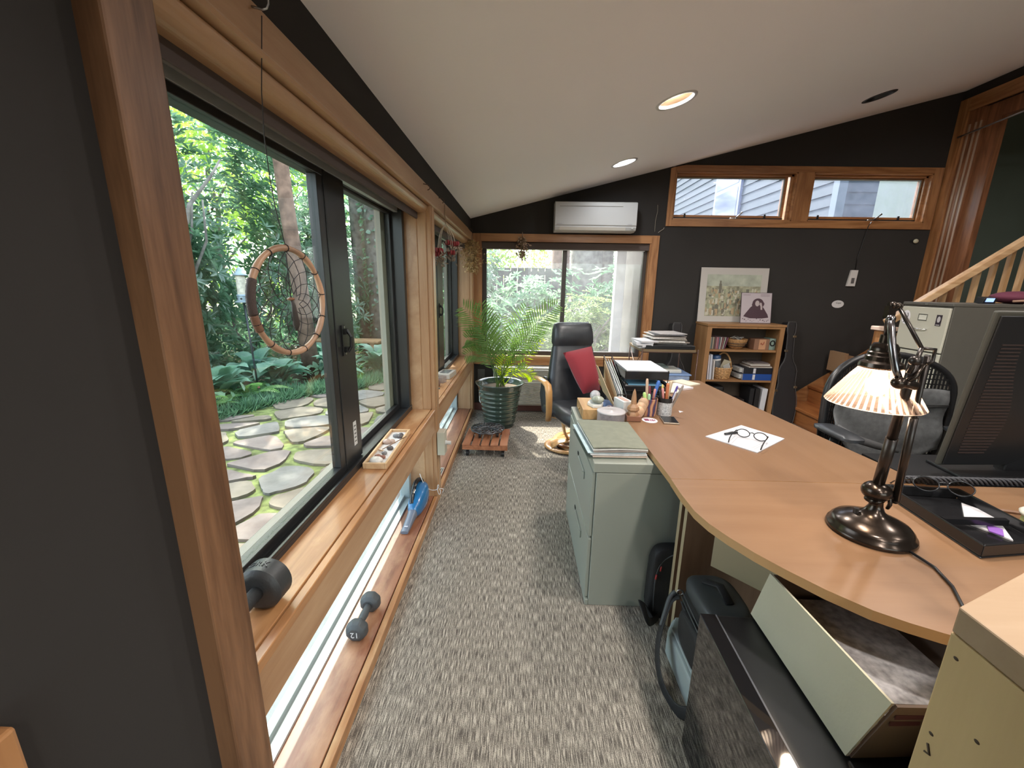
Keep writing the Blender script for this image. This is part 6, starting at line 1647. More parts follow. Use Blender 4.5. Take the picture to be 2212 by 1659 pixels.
# woven bowl
M['wicker'] = plain('wicker', (0.36, 0.19, 0.075), 0.6, var=0.4, vscale=60, bump=0.6, bscale=150)
M['wicker_d'] = plain('wicker_dark', (0.07, 0.045, 0.03), 0.7)
wb_ = thing('woven_bowl', 'coiled brown woven bowl with dark stripes on the top shelf', 'basket', (2.275, 4.40, SH[0]))
m = MB(); prof = [(0, 0.002), (0.055, 0.002)]
for k in range(10):
    t = k/9; r = 0.058 + 0.045*math.sin(t*1.5); z = 0.006 + 0.095*t
    prof += [(r+0.003, z), (r+0.005, z+0.005)]
prof += [(0.098, 0.104), (0.092, 0.100), (0.05, 0.012), (0, 0.01)]
m.lathe(prof, (2.275, 4.40, SH[0]), 32); m.build('coils', M['wicker'], wb_, smooth=True)
for z, r in ((0.036, 0.0865), (0.062, 0.1005)):
    m = MB(); m.lathe([(r-0.002, z-0.004), (r+0.004, z), (r-0.002, z+0.004)], (2.275, 4.40, SH[0]), 32); m.build('dark_stripe', M['wicker_d'], wb_, smooth=True)
m = MB()
for k in range(9): m.obox((2.275 + rr.uniform(-0.06, 0.06), 4.40 + rr.uniform(-0.05, 0.05), SH[0] + 0.105 + rr.uniform(0, 0.02)), (0.05, 0.03, 0.006), Euler((rr.uniform(-.5, .5), rr.uniform(-.5, .5), rr.uniform(0, 3))))
single(m, 'paper_scraps', plain('scraps', (0.25, 0.24, 0.22), 0.7, var=0.7, vscale=12), 'jumble of dark scraps heaped in the woven bowl', 'papers')
tb = thing('tea_box', 'brown box with an orange squiggle on its label on the top shelf', 'box', (2.50, 4.40, SH[0]))
m = MB(); m.box(2.43, 2.585, 4.33, 4.45, SH[0], SH[0]+0.112); m.build('carton', plain('box_brown', (0.22, 0.11, 0.065), 0.6), tb, bevel=0.002)
m = MB(); m.box(2.478, 2.548, 4.3285, 4.3295, SH[0]+0.004, SH[0]+0.108); m.build('label', plain('label_tan', (0.46, 0.24, 0.13), 0.6), tb)
m = MB(); m.tube([(2.492, 4.327, SH[0]+0.058), (2.500, 4.327, SH[0]+0.072), (2.512, 4.327, SH[0]+0.052), (2.522, 4.327, SH[0]+0.06), (2.528, 4.327, SH[0]+0.086)], 0.004, 6); m.build('squiggle_print', plain('squiggle', (0.30, 0.06, 0.03), 0.5), tb)
sp = thing('teal_box', 'teal box with a black ring printed on it at the end of the top shelf', 'box', (2.62, 4.4, SH[0]))
m = MB(); m.box(2.592, 2.655, 4.34, 4.46, SH[0], SH[0]+0.118); m.build('carton', plain('box_teal', (0.20, 0.27, 0.23), 0.6), sp, bevel=0.002)
m = MB(); m.tube([(2.6215+0.022*math.cos(2*PI*k/20), 4.338, SH[0]+0.07+0.026*math.sin(2*PI*k/20)) for k in range(20)], 0.006, 6, closed=True); m.build('ring_print', M['black'], sp)

# middle shelf
bk = [(1.955, 0.012, 0.25, (0.06, 0.05, 0.07), 'thin dark upright book beside the shelf side panel'), (1.972, 0.014, 0.26, (0.55, 0.50, 0.52), 'pale upright folder before the wicker basket'), (1.996, 0.02, 0.265, (0.50, 0.52, 0.58), 'thick pale grey upright book next to the travel mug'), (2.03, 0.010, 0.20, (0.60, 0.55, 0.52), 'short pale booklet touching the wicker basket')]
for x, w, h, c, lab in bk:
    m = MB(); m.obox((x, 4.39, SH[1]+h/2+0.001), (w, 0.20, h), Euler((0, -0.045 if x > 1.96 else 0, 0)))
    m2 = single(m, 'book', plain('book_cover', c, 0.5), lab, 'book', 'books on the middle shelf')
bq = thing('wicker_basket', 'light wicker basket with an arched handle on the middle shelf', 'basket', (2.16, 4.39, SH[1]))
M['wicker_l'] = plain('wicker_light', (0.52, 0.30, 0.13), 0.5, var=0.35, vscale=50, bump=0.5, bscale=120)
bc = (2.16, 4.39)
m = MB()
for k in range(9):
    z = SH[1] + 0.008 + 0.0135*k; rx = 0.078 + 0.020*k/8; ry = 0.072+0.015*k/8
    m.tube([(bc[0]+rx*math.cos(2*PI*j/40)*(1+0.02*(-1)**(j//2+k)), bc[1]+ry*math.sin(2*PI*j/40)*(1+0.02*(-1)**(j//2+k)), z) for j in range(40)], 0.0055, 5, closed=True)
m.build('woven_side', M['wicker_l'], bq, smooth=True)
m = MB()
for j in range(20):
    a = 2*PI*j/20; m.tube([(bc[0]+0.079*math.cos(a), bc[1]+0.073*math.sin(a), SH[1]+0.002), (bc[0]+0.099*math.cos(a), bc[1]+0.088*math.sin(a), SH[1]+0.125)], 0.004, 5)
m.lathe([(0.0, 0.004), (0.074, 0.004)], (bc[0], bc[1], SH[1]), 24)
m.build('stakes', M['wicker_l'], bq, smooth=True)
m = MB(); m.tube([(bc[0]-0.095+0.19*k/16, bc[1], SH[1]+0.12+0.155*math.sin(PI*k/16)**0.6) for k in range(17)], (0.009), 8); m.build('handle', M['wicker_l'], bq, smooth=True)
mu = thing('travel_mug', 'grey travel mug with a blue lid standing in the wicker basket', 'mug', (2.085, 4.36, SH[1]+0.05))
Mt = Matrix.Rotation(-0.14, 3, 'Y')
m = MB(); m.lathe([(0, 0.0), (0.030, 0.0), (0.040, 0.17)], (2.11, 4.375, SH[1]+0.03), 20, Mt); m.build('cup', plain('mug_grey', (0.16, 0.18, 0.20), 0.3, var=0.5, vscale=20), mu, smooth=True)
m = MB(); m.lathe([(0.042, 0.168), (0.043, 0.185), (0.0, 0.186)], (2.11, 4.375, SH[1]+0.03), 20, Mt); m.build('white_rim', M['white'], mu, smooth=True)
m = MB(); m.lathe([(0.044, 0.1865), (0.044, 0.215), (0.03, 0.225), (0, 0.226)], (2.11, 4.375, SH[1]+0.03), 20, Mt); m.build('lid', plain('lid_blue', (0.03, 0.07, 0.16), 0.35), mu, smooth=True)
m = MB(); m.obox((2.185, 4.38, SH[1]+0.15), (0.075, 0.006, 0.10), Euler((0.2, 0.3, 0))); single(m, 'card', plain('card_tan', (0.42, 0.38, 0.28), 0.7), 'beige card sticking out of the wicker basket', 'card')
m = MB(); m.obox((2.195, 4.36, SH[1]+0.125), (0.07, 0.005, 0.07), Euler((0.3, -0.5, 0))); single(m, 'card', plain('card_grey', (0.48, 0.48, 0.46), 0.7), 'pale grey card leaning in front inside the wicker basket', 'card')
def binder(x0, x1, y0, y1, z0, z1, c, lab, lblc):
    t = thing('ring_binder', lab, 'binder', ((x0+x1)/2, (y0+y1)/2, z0), group='binders lying on the middle shelf')
    m = MB(); m.box(x0, x1, y0, y1, z0, z0+0.003); m.box(x0, x1, y0, y1, z1-0.003, z1); m.box(x0, x1, y0-0.003, y0, z0, z1); m.build('cover', plain('binder_cover', c, 0.35), t, bevel=0.001)
    m = MB(); m.box(x0+0.004, x1-0.01, y0+0.01, y1, z0+0.0035, z1-0.006); m.build('pages', M['paper'], t)
    m = MB(); m.box((x0+x1)/2-0.05, (x0+x1)/2-0.025, y0-0.0045, y0-0.0031, z0+0.006, z1-0.006); m.build('spine_label', M['paper'], t)
    m = MB(); m.box(x0-0.03, x0-0.001, y0+0.02, y1-0.02, z0+0.012, z1-0.012); m.build('loose_pages', plain('loose_page', (0.40, 0.40, 0.38), 0.7, var=0.2, vscale=60), t)
binder(2.345, 2.645, 4.30, 4.52, SH[1]+0.001, SH[1]+0.068, (0.015, 0.06, 0.25), 'royal blue ring binder lying at the bottom of the stack', 0)
binder(2.345, 2.645, 4.30, 4.52, SH[1]+0.0685, SH[1]+0.133, (0.012, 0.013, 0.018), 'black ring binder lying on the royal blue one', 0)
for k in range(5):
    m = MB(); z = SH[1] + 0.134 + 0.011*k; m.obox((2.52+0.012*math.sin(k*3), 4.40, z+0.005), (0.24-0.02*k, 0.19, 0.009), Euler((0, 0, 0.05*math.sin(k*2))))
    single(m, 'magazine', plain('mag_page', [(0.5, 0.45, 0.4), (0.20, 0.15, 0.12), (0.55, 0.52, 0.48), (0.35, 0.30, 0.26), (0.12, 0.10, 0.10)][k], 0.5), ['cream magazine directly on the black binder', 'brown magazine second from the binder', 'white magazine in the middle of the small shelf pile', 'tan magazine near the top of the small shelf pile', 'dark magazine topmost on the small shelf pile'][k], 'magazine', 'magazines on the black binder')
# bottom shelf
bb = thing('camera_case', 'black padded case with a white cloth strip on the bottom shelf', 'bag', (2.08, 4.4, SH[2]))
m = MB(); m.box(1.96, 2.19, 4.33, 4.5, SH[2]+0.001, SH[2]+0.34); m.build('case', M['black'], bb, bevel=0.02, seg=3)
m = MB(); m.tube([(2.12, 4.325, 0.36), (2.125, 4.320, 0.32), (2.115, 4.322, 0.24)], (0.008, 0.003)[0], 6); m.build('cloth_strip', M['white'], bb)
m = MB(); m.box(2.22, 2.42, 4.34, 4.5, SH[2]+0.001, SH[2]+0.20); m.box(2.30, 2.305, 4.333, 4.34, SH[2]+0.02, SH[2]+0.18); single(m, 'black_box', plain('dark_case', (0.03, 0.022, 0.02), 0.3), 'low dark glossy box in the middle of the bottom shelf', 'box', bevel=0.004)
for k, (x, w, h, c, lab) in enumerate([(2.47, 0.045, 0.33, (0.012, 0.012, 0.014), 'black upright binder on the bottom shelf'), (2.53, 0.05, 0.33, (0.014, 0.013, 0.014), 'second black upright binder beside the white one'), (2.60, 0.055, 0.33, (0.55, 0.55, 0.58), 'white upright binder at the end of the bottom shelf')]):
    t = thing('ring_binder', lab, 'binder', (x, 4.4, SH[2]), group='upright binders on the bottom shelf')
    m = MB(); m.obox((x, 4.40, SH[2]+h/2+0.001), (w, 0.20, h), Euler((0, 0.03 if k == 2 else 0, 0))); m.build('cover', plain('binder_cover', c, 0.4), t, bevel=0.002)
    m = MB(); m.cyl((x, 4.2995, SH[2]+0.06), (x, 4.2955, SH[2]+0.06), 0.011, n=14); m.build('finger_ring', M['steel'], t)

# ------------------------------------------------------------------ guitar cases
def guitar_case(label, cx_, cy_, rzv, h=1.08, w=1.0, lean=0.09):
    t = thing('guitar_case', label, 'guitar case', (cx_, cy_, 0))
    half = [(0.0, 0.15), (0.03, 0.175), (0.12, 0.195), (0.22, 0.205), (0.30, 0.195), (0.38, 0.16), (0.44, 0.145), (0.50, 0.15), (0.57, 0.155), (0.62, 0.13), (0.67, 0.085), (0.72, 0.065), (0.95, 0.06), (0.98, 0.072), (1.05, 0.075), (1.08, 0.06)]
    pts = [(-b*w, a*h/1.08) for a, b in half] + [(b*w, a*h/1.08) for a, b in half[::-1]]
    Mx = Matrix.Translation((cx_, cy_, 0.004)) @ Matrix.Rotation(rzv, 4, 'Z') @ Matrix.Rotation(-lean, 4, 'X')
    m = MB(); m.extrude([Mx @ Vector((x, 0, z)) for x, z in pts], Mx.to_3x3() @ Vector((0, 0.11, 0))); m.build('shell', plain('case_black', (0.016, 0.014, 0.015), 0.45, bump=0.4, bscale=200), t, bevel=0.012, seg=3)
    m = MB(); m.tube([Mx @ Vector((x*1.004, -0.001, z)) for x, z in pts], 0.0035, 6, closed=True); m.build('piping', plain('case_piping', (0.06, 0.055, 0.055), 0.4), t, smooth=True)
    for x, z in ((0.152*w, 0.40), (-0.17*w, 0.36), (0.06*w, 0.93), (-0.06*w, 0.78)):
        c = Mx @ Vector((x, -0.004, z*h/1.08)); m = MB(); m.obox(c, (0.035, 0.012, 0.024), M=Mx.to_3x3()); m.build('latch', plain('latch_brass', (0.30, 0.24, 0.16), 0.3, metal=0.9), t, bevel=0.003)
    return t
guitar_case('black guitar case standing in the corner between bookshelf and stairs', 2.838, 4.29, 0.0, 1.09, 0.62, 0.12)
guitar_case('black guitar case leaning behind the magazine stand', 1.655, 4.28, 0.10, 1.06, 0.66, 0.12)

# ------------------------------------------------------------------ wire stand with magazines, scanner and boxes
ws = thing('wire_stand', 'thin dark wire stand with tan shelf board between window and bookshelf', 'stand', (1.3, 4.0, 0))
M['wire'] = plain('wire_dark', (0.09, 0.05, 0.04), 0.4, metal=0.5)
WX0, WX1, WY0, WY1 = 1.10, 1.60, 3.72, 4.15
for x in (WX0, WX1):
    for y in (WY0, WY1):
        m = MB(); m.cyl((x, y, 0), (x, y, 0.875), 0.006, n=8); m.build('leg', M['wire'], ws, smooth=True)
m = MB()
for z in (0.50, 0.845):
    m.tube([(WX0, WY0, z), (WX1, WY0, z), (WX1, WY1, z), (WX0, WY1, z)], 0.0045, 6, closed=True)
for x in (WX0,):
    m.tube([(x, WY0, 0.845), (x, WY1, 0.52)], 0.0035, 6); m.tube([(x, WY0, 0.52), (x, WY1, 0.845)], 0.0035, 6)
m.build('wire_frame', M['wire'], ws, smooth=True)
m = MB(); m.box(WX0-0.01, WX1-0.02, WY0, WY1, 0.85, 0.872); m.build('top_shelf', plain('shelf_olive', (0.16, 0.11, 0.06), 0.5), ws)
m = MB(); m.box(WX0, WX1, WY0, WY1, 0.505, 0.515); m.build('lower_shelf', M['black'], ws)
m = MB(); m.box(WX0+0.03, WX1-0.03, WY0+0.005, WY1, 0.873, 0.908); single(m, 'video_recorder', M['black'], 'flat black device under the magazine pile on the wire stand', 'device', bevel=0.003)
tones = [(0.50, 0.46, 0.44), (0.30, 0.25, 0.21), (0.58, 0.55, 0.52), (0.22, 0.20, 0.19), (0.44, 0.38, 0.32), (0.60, 0.57, 0.55), (0.34, 0.30, 0.27), (0.16, 0.13, 0.12), (0.52, 0.48, 0.46), (0.08, 0.08, 0.09), (0.40, 0.37, 0.36)]
tn = ['greyish', 'brown', 'white', 'dark grey', 'tan', 'bright white', 'mid brown', 'dark brown', 'pale', 'black', 'grey']
z = 0.9085
for k, c in enumerate(tones):
    h = [0.012, 0.008, 0.010, 0.007, 0.012, 0.008, 0.007, 0.009, 0.006, 0.007, 0.006][k]
    m = MB(); m.obox((1.36 + 0.02*math.sin(k*2.1), 3.93 + 0.02*math.cos(k*1.7), z+h/2), (0.34-0.008*k, 0.27, h), Euler((0, 0, 0.12*math.sin(k*2.7))))
    single(m, 'magazine', plain('magazine_'+tn[k].replace(' ', '_'), c, 0.45, var=0.2, vscale=70), '%s magazine in the tall pile on the wire stand' % tn[k], 'magazine', 'magazines piled on the wire stand', bevel=0.001)
    z += h + 0.0005
z = 0.873
for k in range(5):
    m = MB(); m.obox((1.14+0.012*math.sin(k*2), 3.86+0.015*math.cos(k*2), z+0.0075), (0.13+0.008*k, 0.24, 0.013), Euler((0, 0, 0.15*math.sin(k*1.9))))
    single(m, 'paper_stack', M['paper'], ['bottom sheaf of white papers at the window end of the wire stand', 'second sheaf of sunlit papers on the wire stand', 'middle sheaf of sunlit papers on the wire stand', 'fourth sheaf of sunlit papers on the wire stand', 'topmost sheaf of sunlit papers on the wire stand'][k], 'papers', 'sunlit paper sheaves on the wire stand'); z += 0.0140
bn = thing('storage_bin', 'translucent blue storage bin on the lower shelf of the wire stand', 'bin', (1.38, 3.9, 0.516))
m = MB(); m.box(1.20, 1.57, 3.76, 4.08, 0.516, 0.625); m.build('tub', plain('bin_blue', (0.28, 0.36, 0.52), 0.3, var=0.3, vscale=15), bn, bevel=0.01)
m = MB(); m.box(1.19, 1.58, 3.75, 4.09, 0.6255, 0.638); m.build('lid', plain('bin_lid', (0.22, 0.34, 0.60), 0.35), bn, bevel=0.003)
ro = thing('network_router', 'pale grey flat scanner lying on the blue storage bin', 'device', (1.38, 3.9, 0.64))
m = MB(); m.box(1.245, 1.50, 3.78, 4.0, 0.639, 0.675); m.build('case', plain('router_grey', (0.52, 0.52, 0.48), 0.4), ro, bevel=0.012, seg=3)
m = MB(); m.box(1.22, 1.40, 3.86, 4.02, 0.6755, 0.690); single(m, 'thin_folder', plain('folder_teal', (0.16, 0.20, 0.19), 0.5), 'thin dark teal folder lying on the pale scanner', 'folder')

# ------------------------------------------------------------------ desk: letter trays, phone, pads
lt = thing('letter_tray_stack', 'black stacked letter trays at the window end of the long desk', 'letter tray', (0.76, 2.62, 0.73))
Lx0, Lx1, Ly0, Ly1 = 0.632, 0.895, 2.44, 2.80
for k in range(3):
    z = 0.731 + 0.072*k
    m = MB(); m.box(Lx0, Lx1, Ly0, Ly1, z, z+0.004); m.box(Lx0, Lx1, Ly1-0.004, Ly1, z+0.004, z+0.055); m.box(Lx0, Lx0+0.004, Ly0, Ly1-0.004, z+0.004, z+0.05); m.box(Lx1-0.004, Lx1, Ly0, Ly1-0.004, z+0.004, z+0.05)
    m.box(Lx0+0.004, Lx1-0.004, Ly0, Ly0+0.004, z+0.004, z+0.05 if k != 1 else z+0.03)
    m.build('tray', M['gloss_black'], lt, bevel=0.002)
for x in (Lx0+0.002, Lx1-0.006):
    for y in (Ly0+0.002, Ly1-0.006):
        m = MB(); m.box(x, x+0.004, y, y+0.004, 0.78, 0.93); m.build('post', M['gloss_black'], lt)
m = MB(); m.box(Lx0+0.008, Lx1-0.008, Ly0+0.008, Ly1-0.008, 0.8795, 0.930); single(m, 'paper_stack', M['paper'], 'thick stack of white papers filling the upper letter tray', 'papers')
m = MB(); m.extrude([(0.66, 2.46, 0.836), (0.87, 2.45, 0.836), (0.875, 2.62, 0.836), (0.67, 2.63, 0.836)], (0, 0, 0.006)); single(m, 'blue_sheet', plain('sheet_blue', (0.16, 0.36, 0.52), 0.5), 'light blue sheet sticking out of the middle letter tray', 'paper')
m = MB(); m.extrude([(0.645, 2.47, 0.827), (0.885, 2.47, 0.827), (0.885, 2.70, 0.827), (0.645, 2.70, 0.827)], (0, 0, 0.007)); single(m, 'paper_stack', M['paper'], 'pinkish white papers under the blue sheet in the middle tray', 'papers')
# upright file holder with leaning papers
fh = thing('magazine_file', 'black wire file holder with leaning papers beside the letter trays', 'file holder', (0.60, 2.62, 0.73))
FX0, FX1, FY0, FY1 = 0.575, 0.628, 2.36, 2.82
m = MB()
for x in (FX0, FX1):
    m.tube([(x, FY0, 0.733), (x, FY0, 0.80), (x, FY1, 0.955), (x, FY1, 0.733)], 0.003, 6, closed=True)
m.tube([(FX0, FY1, 0.955), (FX1, FY1, 0.955)], 0.003, 6); m.tube([(FX0, FY0, 0.80), (FX1, FY0, 0.80)], 0.003, 6); m.tube([(FX0, FY0, 0.733), (FX1, FY0, 0.733)], 0.003, 6)
m.build('wire_frame', M['black'], fh, smooth=True)
fcols = [(0.50, 0.36, 0.22), (0.55, 0.55, 0.50), (0.20, 0.22, 0.20), (0.60, 0.60, 0.62), (0.30, 0.33, 0.30), (0.62, 0.62, 0.60), (0.10, 0.11, 0.10), (0.45, 0.48, 0.44)]
fnm = ['tan', 'cream', 'dark green', 'white', 'grey green', 'bright white', 'black', 'pale green']
for k in range(8):
    x = 0.5795 + 0.0058*k
    m = MB(); a = 0.02*math.sin(k*2)
    m.extrude([(x, 2.38+a, 0.737), (x, 2.80, 0.737), (x-0.004, 2.80, 0.925+0.012*math.sin(k*1.9)), (x-0.006, 2.40+a, 0.80+0.02*math.sin(k*3))], (0.0035, 0, 0))
    single(m, 'file_folder', plain('file_'+fnm[k].replace(' ', '_'), fcols[k], 0.6), '%s folder standing in the black wire file holder' % fnm[k], 'folder', 'folders in the wire file holder')
m = MB(); m.extrude([(0.552, 2.30, 0.738), (0.552, 2.68, 0.738), (0.515, 2.78, 0.895), (0.515, 2.72, 0.90)], (0.003, 0, 0))
single(m, 'clipboard', plain('kraft', (0.46, 0.34, 0.20), 0.6), 'tan cardboard sheet leaning outwards against the file holder', 'cardboard')
ph = thing('desk_phone', 'cream desk telephone behind the pen holders', 'telephone', (0.98, 2.77, 0.73))
m = MB(); m.extrude([(0.92, 2.68, 0.731), (0.92, 2.86, 0.731), (0.92, 2.86, 0.775), (0.92, 2.68, 0.745)], (0.15, 0, 0)); m.build('base', M['cream'], ph, bevel=0.006)
m = MB(); m.tube([(0.945, 2.70, 0.775), (0.945, 2.74, 0.80), (0.945, 2.80, 0.812), (0.945, 2.84, 0.80)], [(0.022, 0.014), (0.018, 0.012), (0.018, 0.012), (0.024, 0.015)], 10, flat=(1, 0, 0)); m.build('handset', M['cream'], ph, smooth=True)
pdn = thing('memo_pad', 'pale pink memo pad lying behind the pen holders', 'note pad', (1.15, 2.87, 0.73))
m = MB(); m.obox((1.13, 2.86, 0.7375), (0.10, 0.15, 0.013), Euler((0, 0, 0.5))); m.build('sheets', plain('pad_pink', (0.68, 0.60, 0.60), 0.6), pdn)
m = MB(); m.obox((1.22, 2.99, 0.7355), (0.12, 0.16, 0.009), Euler((0, 0, 0.55))); single(m, 'memo_pad', plain('pad_cream', (0.66, 0.60, 0.46), 0.6), 'cream note pad at the far end of the long desk', 'note pad')

# ------------------------------------------------------------------ pen holders and small things
def pen(p0, p1, r, c, label, nm='pen', cap=None):
    t = thing(nm, label, nm.split('_')[-1] if nm != 'paint_brush' else 'brush', p0, group='pens standing in the two holders')
    m = MB(); m.tube([p0, Vector(p0).lerp(Vector(p1), 0.06), Vector(p0).lerp(Vector(p1), 0.94), p1], [r*0.5, r, r, r*0.6], 8); m.build('barrel', c, t, smooth=True)
    if cap:
        a = Vector(p0).lerp(Vector(p1), 0.62); b = Vector(p0).lerp(Vector(p1), 1.003)
        m = MB(); m.tube([a, a.lerp(b, 0.05), a.lerp(b, 0.95), b], [r, r*1.2, r*1.15, r*0.7], 8); m.build('cap', cap, t, smooth=True)
    return t
cpH = thing('painted_pen_cup', 'clay pen cup painted in red blue and yellow swirls', 'pen holder', (0.713, 2.20, 0.73))
m = MB(); m.lathe([(0, 0.001), (0.040, 0.001), (0.043, 0.04), (0.045, 0.095), (0.041, 0.096), (0.037, 0.01), (0, 0.008)], (0.713, 2.20, 0.7305), 28)
def swirl_mat():
    m_, nt, b = new_mat('swirl_paint'); L = nt.links.new; N = nt.nodes.new
    tc = N('ShaderNodeTexCoord'); w = N('ShaderNodeTexWave'); w.inputs['Scale'].default_value = 9; w.inputs['Distortion'].default_value = 6; w.inputs['Detail'].default_value = 2; w.bands_direction = 'X'
    L(tc.outputs['Object'], w.inputs['Vector']); r = N('ShaderNodeValToRGB'); e = r.color_ramp.elements
    r.color_ramp.interpolation = 'CONSTANT'
    e[0].position = 0; e[0].color = (0.05, 0.05, 0.10, 1); e[1].position = 0.28; e[1].color = (0.30, 0.05, 0.05, 1)
    for p, c in ((0.48, (0.10, 0.09, 0.16, 1)), (0.62, (0.55, 0.32, 0.10, 1)), (0.78, (0.28, 0.07, 0.08, 1)), (0.9, (0.50, 0.30, 0.16, 1))):
        k = e.new(p); k.color = c
    L(w.outputs['Fac'], r.inputs['Fac']); L(r.outputs[0], b.inputs['Base Color']); b.inputs['Roughness'].default_value = 0.35
    return m_
m.build('cup', swirl_mat(), cpH, smooth=True, auto=50)
pc = thing('speckled_pen_can', 'grey speckled pen can with a black rim', 'pen holder', (0.803, 2.21, 0.73))
m = MB(); m.lathe([(0, 0.001), (0.040, 0.001), (0.040, 0.075), (0.036, 0.075), (0.036, 0.006), (0, 0.005)], (0.803, 2.21, 0.7305), 28); m.build('can', plain('speckle', (0.42, 0.42, 0.42), 0.5, var=0.5, vscale=140), pc, smooth=True, auto=50)
m = MB(); m.lathe([(0.041, 0.076), (0.0415, 0.100), (0.037, 0.100), (0.037, 0.076)], (0.803, 2.21, 0.7305), 28, closed=True); m.build('rim', M['black'], pc, smooth=True, auto=50)
PM = lambda n, c, r=0.35: plain(n, c, r)
pen((0.700, 2.19, 0.735), (0.690, 2.20, 0.935), 0.008, PM('brush_tan', (0.50, 0.34, 0.24)), 'tan wooden brush handle tallest in the painted cup', 'paint_brush')
pen((0.715, 2.21, 0.735), (0.755, 2.20, 0.925), 0.0105, PM('pen_blue', (0.04, 0.13, 0.42)), 'thick royal blue marker leaning in the painted cup', 'marker')
pen((0.700, 2.18, 0.735), (0.672, 2.17, 0.865), 0.0095, PM('hi_green', (0.42, 0.62, 0.20)), 'yellow green highlighter in the painted cup', 'highlighter')
pen((0.705, 2.18, 0.735), (0.698, 2.165, 0.858), 0.0085, PM('hi_mint', (0.34, 0.52, 0.32)), 'mint green highlighter in the painted cup', 'highlighter')
pen((0.725, 2.20, 0.735), (0.735, 2.19, 0.88), 0.006, PM('pen_red', (0.30, 0.03, 0.03)), 'dark red pen in the painted cup', 'pen', PM('pen_redcap', (0.5, 0.2, 0.18)))
pen((0.73, 2.215, 0.735), (0.720, 2.24, 0.885), 0.006, PM('pen_maroon', (0.16, 0.02, 0.04)), 'maroon pen at the back of the painted cup', 'pen')
pen((0.80, 2.20, 0.735), (0.775, 2.19, 0.885), 0.006, PM('pen_dred', (0.22, 0.05, 0.04)), 'brownish red pen in the speckled can', 'pen', PM('pink_cap', (0.55, 0.22, 0.20)))
pen((0.80, 2.22, 0.735), (0.790, 2.24, 0.895), 0.006, PM('pen_yel', (0.60, 0.45, 0.12)), 'yellow pencil in the speckled can', 'pencil')
pen((0.81, 2.21, 0.735), (0.815, 2.23, 0.905), 0.009, PM('pen_orange', (0.42, 0.12, 0.04)), 'orange brown knife handle in the speckled can', 'handle')
pen((0.815, 2.20, 0.735), (0.858, 2.20, 0.898), 0.006, PM('pen_purple', (0.08, 0.05, 0.25)), 'violet ballpoint pen leaning out of the speckled can', 'pen')
pen((0.82, 2.20, 0.735), (0.885, 2.19, 0.905), 0.0065, PM('pen_grey', (0.24, 0.20, 0.17)), 'grey brown pen leaning furthest out of the speckled can', 'pen')
pen((0.81, 2.19, 0.735), (0.845, 2.18, 0.87), 0.005, PM('pen_silver', (0.45, 0.45, 0.50)), 'silver pen with clear tip in the speckled can', 'pen')
pen((0.79, 2.20, 0.735), (0.765, 2.205, 0.87), 0.007, PM('pen_black', (0.015, 0.015, 0.015)), 'black marker in the speckled can', 'marker')
pen((0.80, 2.215, 0.735), (0.838, 2.245, 0.915), 0.011, PM('blade_tan', (0.42, 0.33, 0.22)), 'wide tan ruler end in the speckled can', 'ruler')

spire = thing('wood_spire', 'carved wooden spire on a square block beside the clear tub', 'ornament', (0.60, 2.10, 0.73))
M['carve'] = wood('carved_wood', (0.42, 0.24, 0.13), (0.27, 0.14, 0.07), 'z', rough=0.4, knots=False)
m = MB(); m.obox((0.602, 2.10, 0.7455), (0.075, 0.06, 0.028), Euler((0, 0, -0.05))); m.build('block', plain('block_red', (0.22, 0.09, 0.05), 0.4), spire, bevel=0.002)
m = MB(); m.lathe([(0, 0.029), (0.033, 0.029), (0.031, 0.04), (0.024, 0.05), (0.033, 0.06), (0.030, 0.075), (0.015, 0.09), (0.013, 0.12), (0.008, 0.155), (0.0, 0.172)], (0.600, 2.10, 0.7305), 7, Matrix.Rotation(0.4, 3, 'Z')); m.build('spire', M['carve'], spire)
m = MB()
for k in range(3): m.ball((0.645+0.012*k, 2.14+0.01*k, 0.765+0.02*k), (0.03, 0.02, 0.034), 9, 6)
sh = single(m, 'driftwood', plain('shell_tan', (0.52, 0.33, 0.20), 0.5, var=0.3, vscale=20, bump=0.4), 'pale orange driftwood piece between spire and painted cup', 'driftwood', smooth=True)
ct = thing('clear_tub', 'round clear plastic tub with divided trays on the file cabinet', 'tub', (0.486, 2.10, 0.70))
M['clear_pl'] = glass_pane('clear_plastic', (0.93, 0.92, 0.93), dirt=0.35, dirt_col=(0.75, 0.70, 0.72))
m = MB(); m.lathe([(0.072, 0.001), (0.072, 0.078)], (0.486, 2.10, 0.7005), 36); m.build('wall', M['clear_pl'], ct, smooth=True)
m = MB(); m.lathe([(0, 0.082), (0.010, 0.082), (0.012, 0.079), (0.06, 0.080), (0.074, 0.080), (0.075, 0.073), (0.0725, 0.072)], (0.486, 2.10, 0.7005), 36); m.build('lid', plain('tub_lid', (0.42, 0.39, 0.39), 0.35), ct, smooth=True)
m = MB(); m.box(0.4855, 0.487, 2.032, 2.168, 0.703, 0.77); m.box(0.418, 0.554, 2.0995, 2.101, 0.703, 0.77); m.build('divider', M['clear_pl'], ct)
m = MB()
for k in range(12): a = k*0.9; m.ball((0.486+0.042*math.cos(a), 2.10+0.042*math.sin(a), 0.715), (0.014, 0.014, 0.010), 8, 5)
m.build('contents', plain('peach_bits', (0.62, 0.36, 0.28), 0.6), ct, smooth=True)
wbx = thing('wooden_card_box', 'light wooden card box with a brass pull on the file cabinet', 'box', (0.40, 2.25, 0.70))
m = MB(); m.box(0.350, 0.470, 2.18, 2.43, 0.7005, 0.758); m.build('body', wood('box_wood', (0.50, 0.30, 0.13), (0.38, 0.21, 0.08), 'y', knots=False), wbx, bevel=0.002)
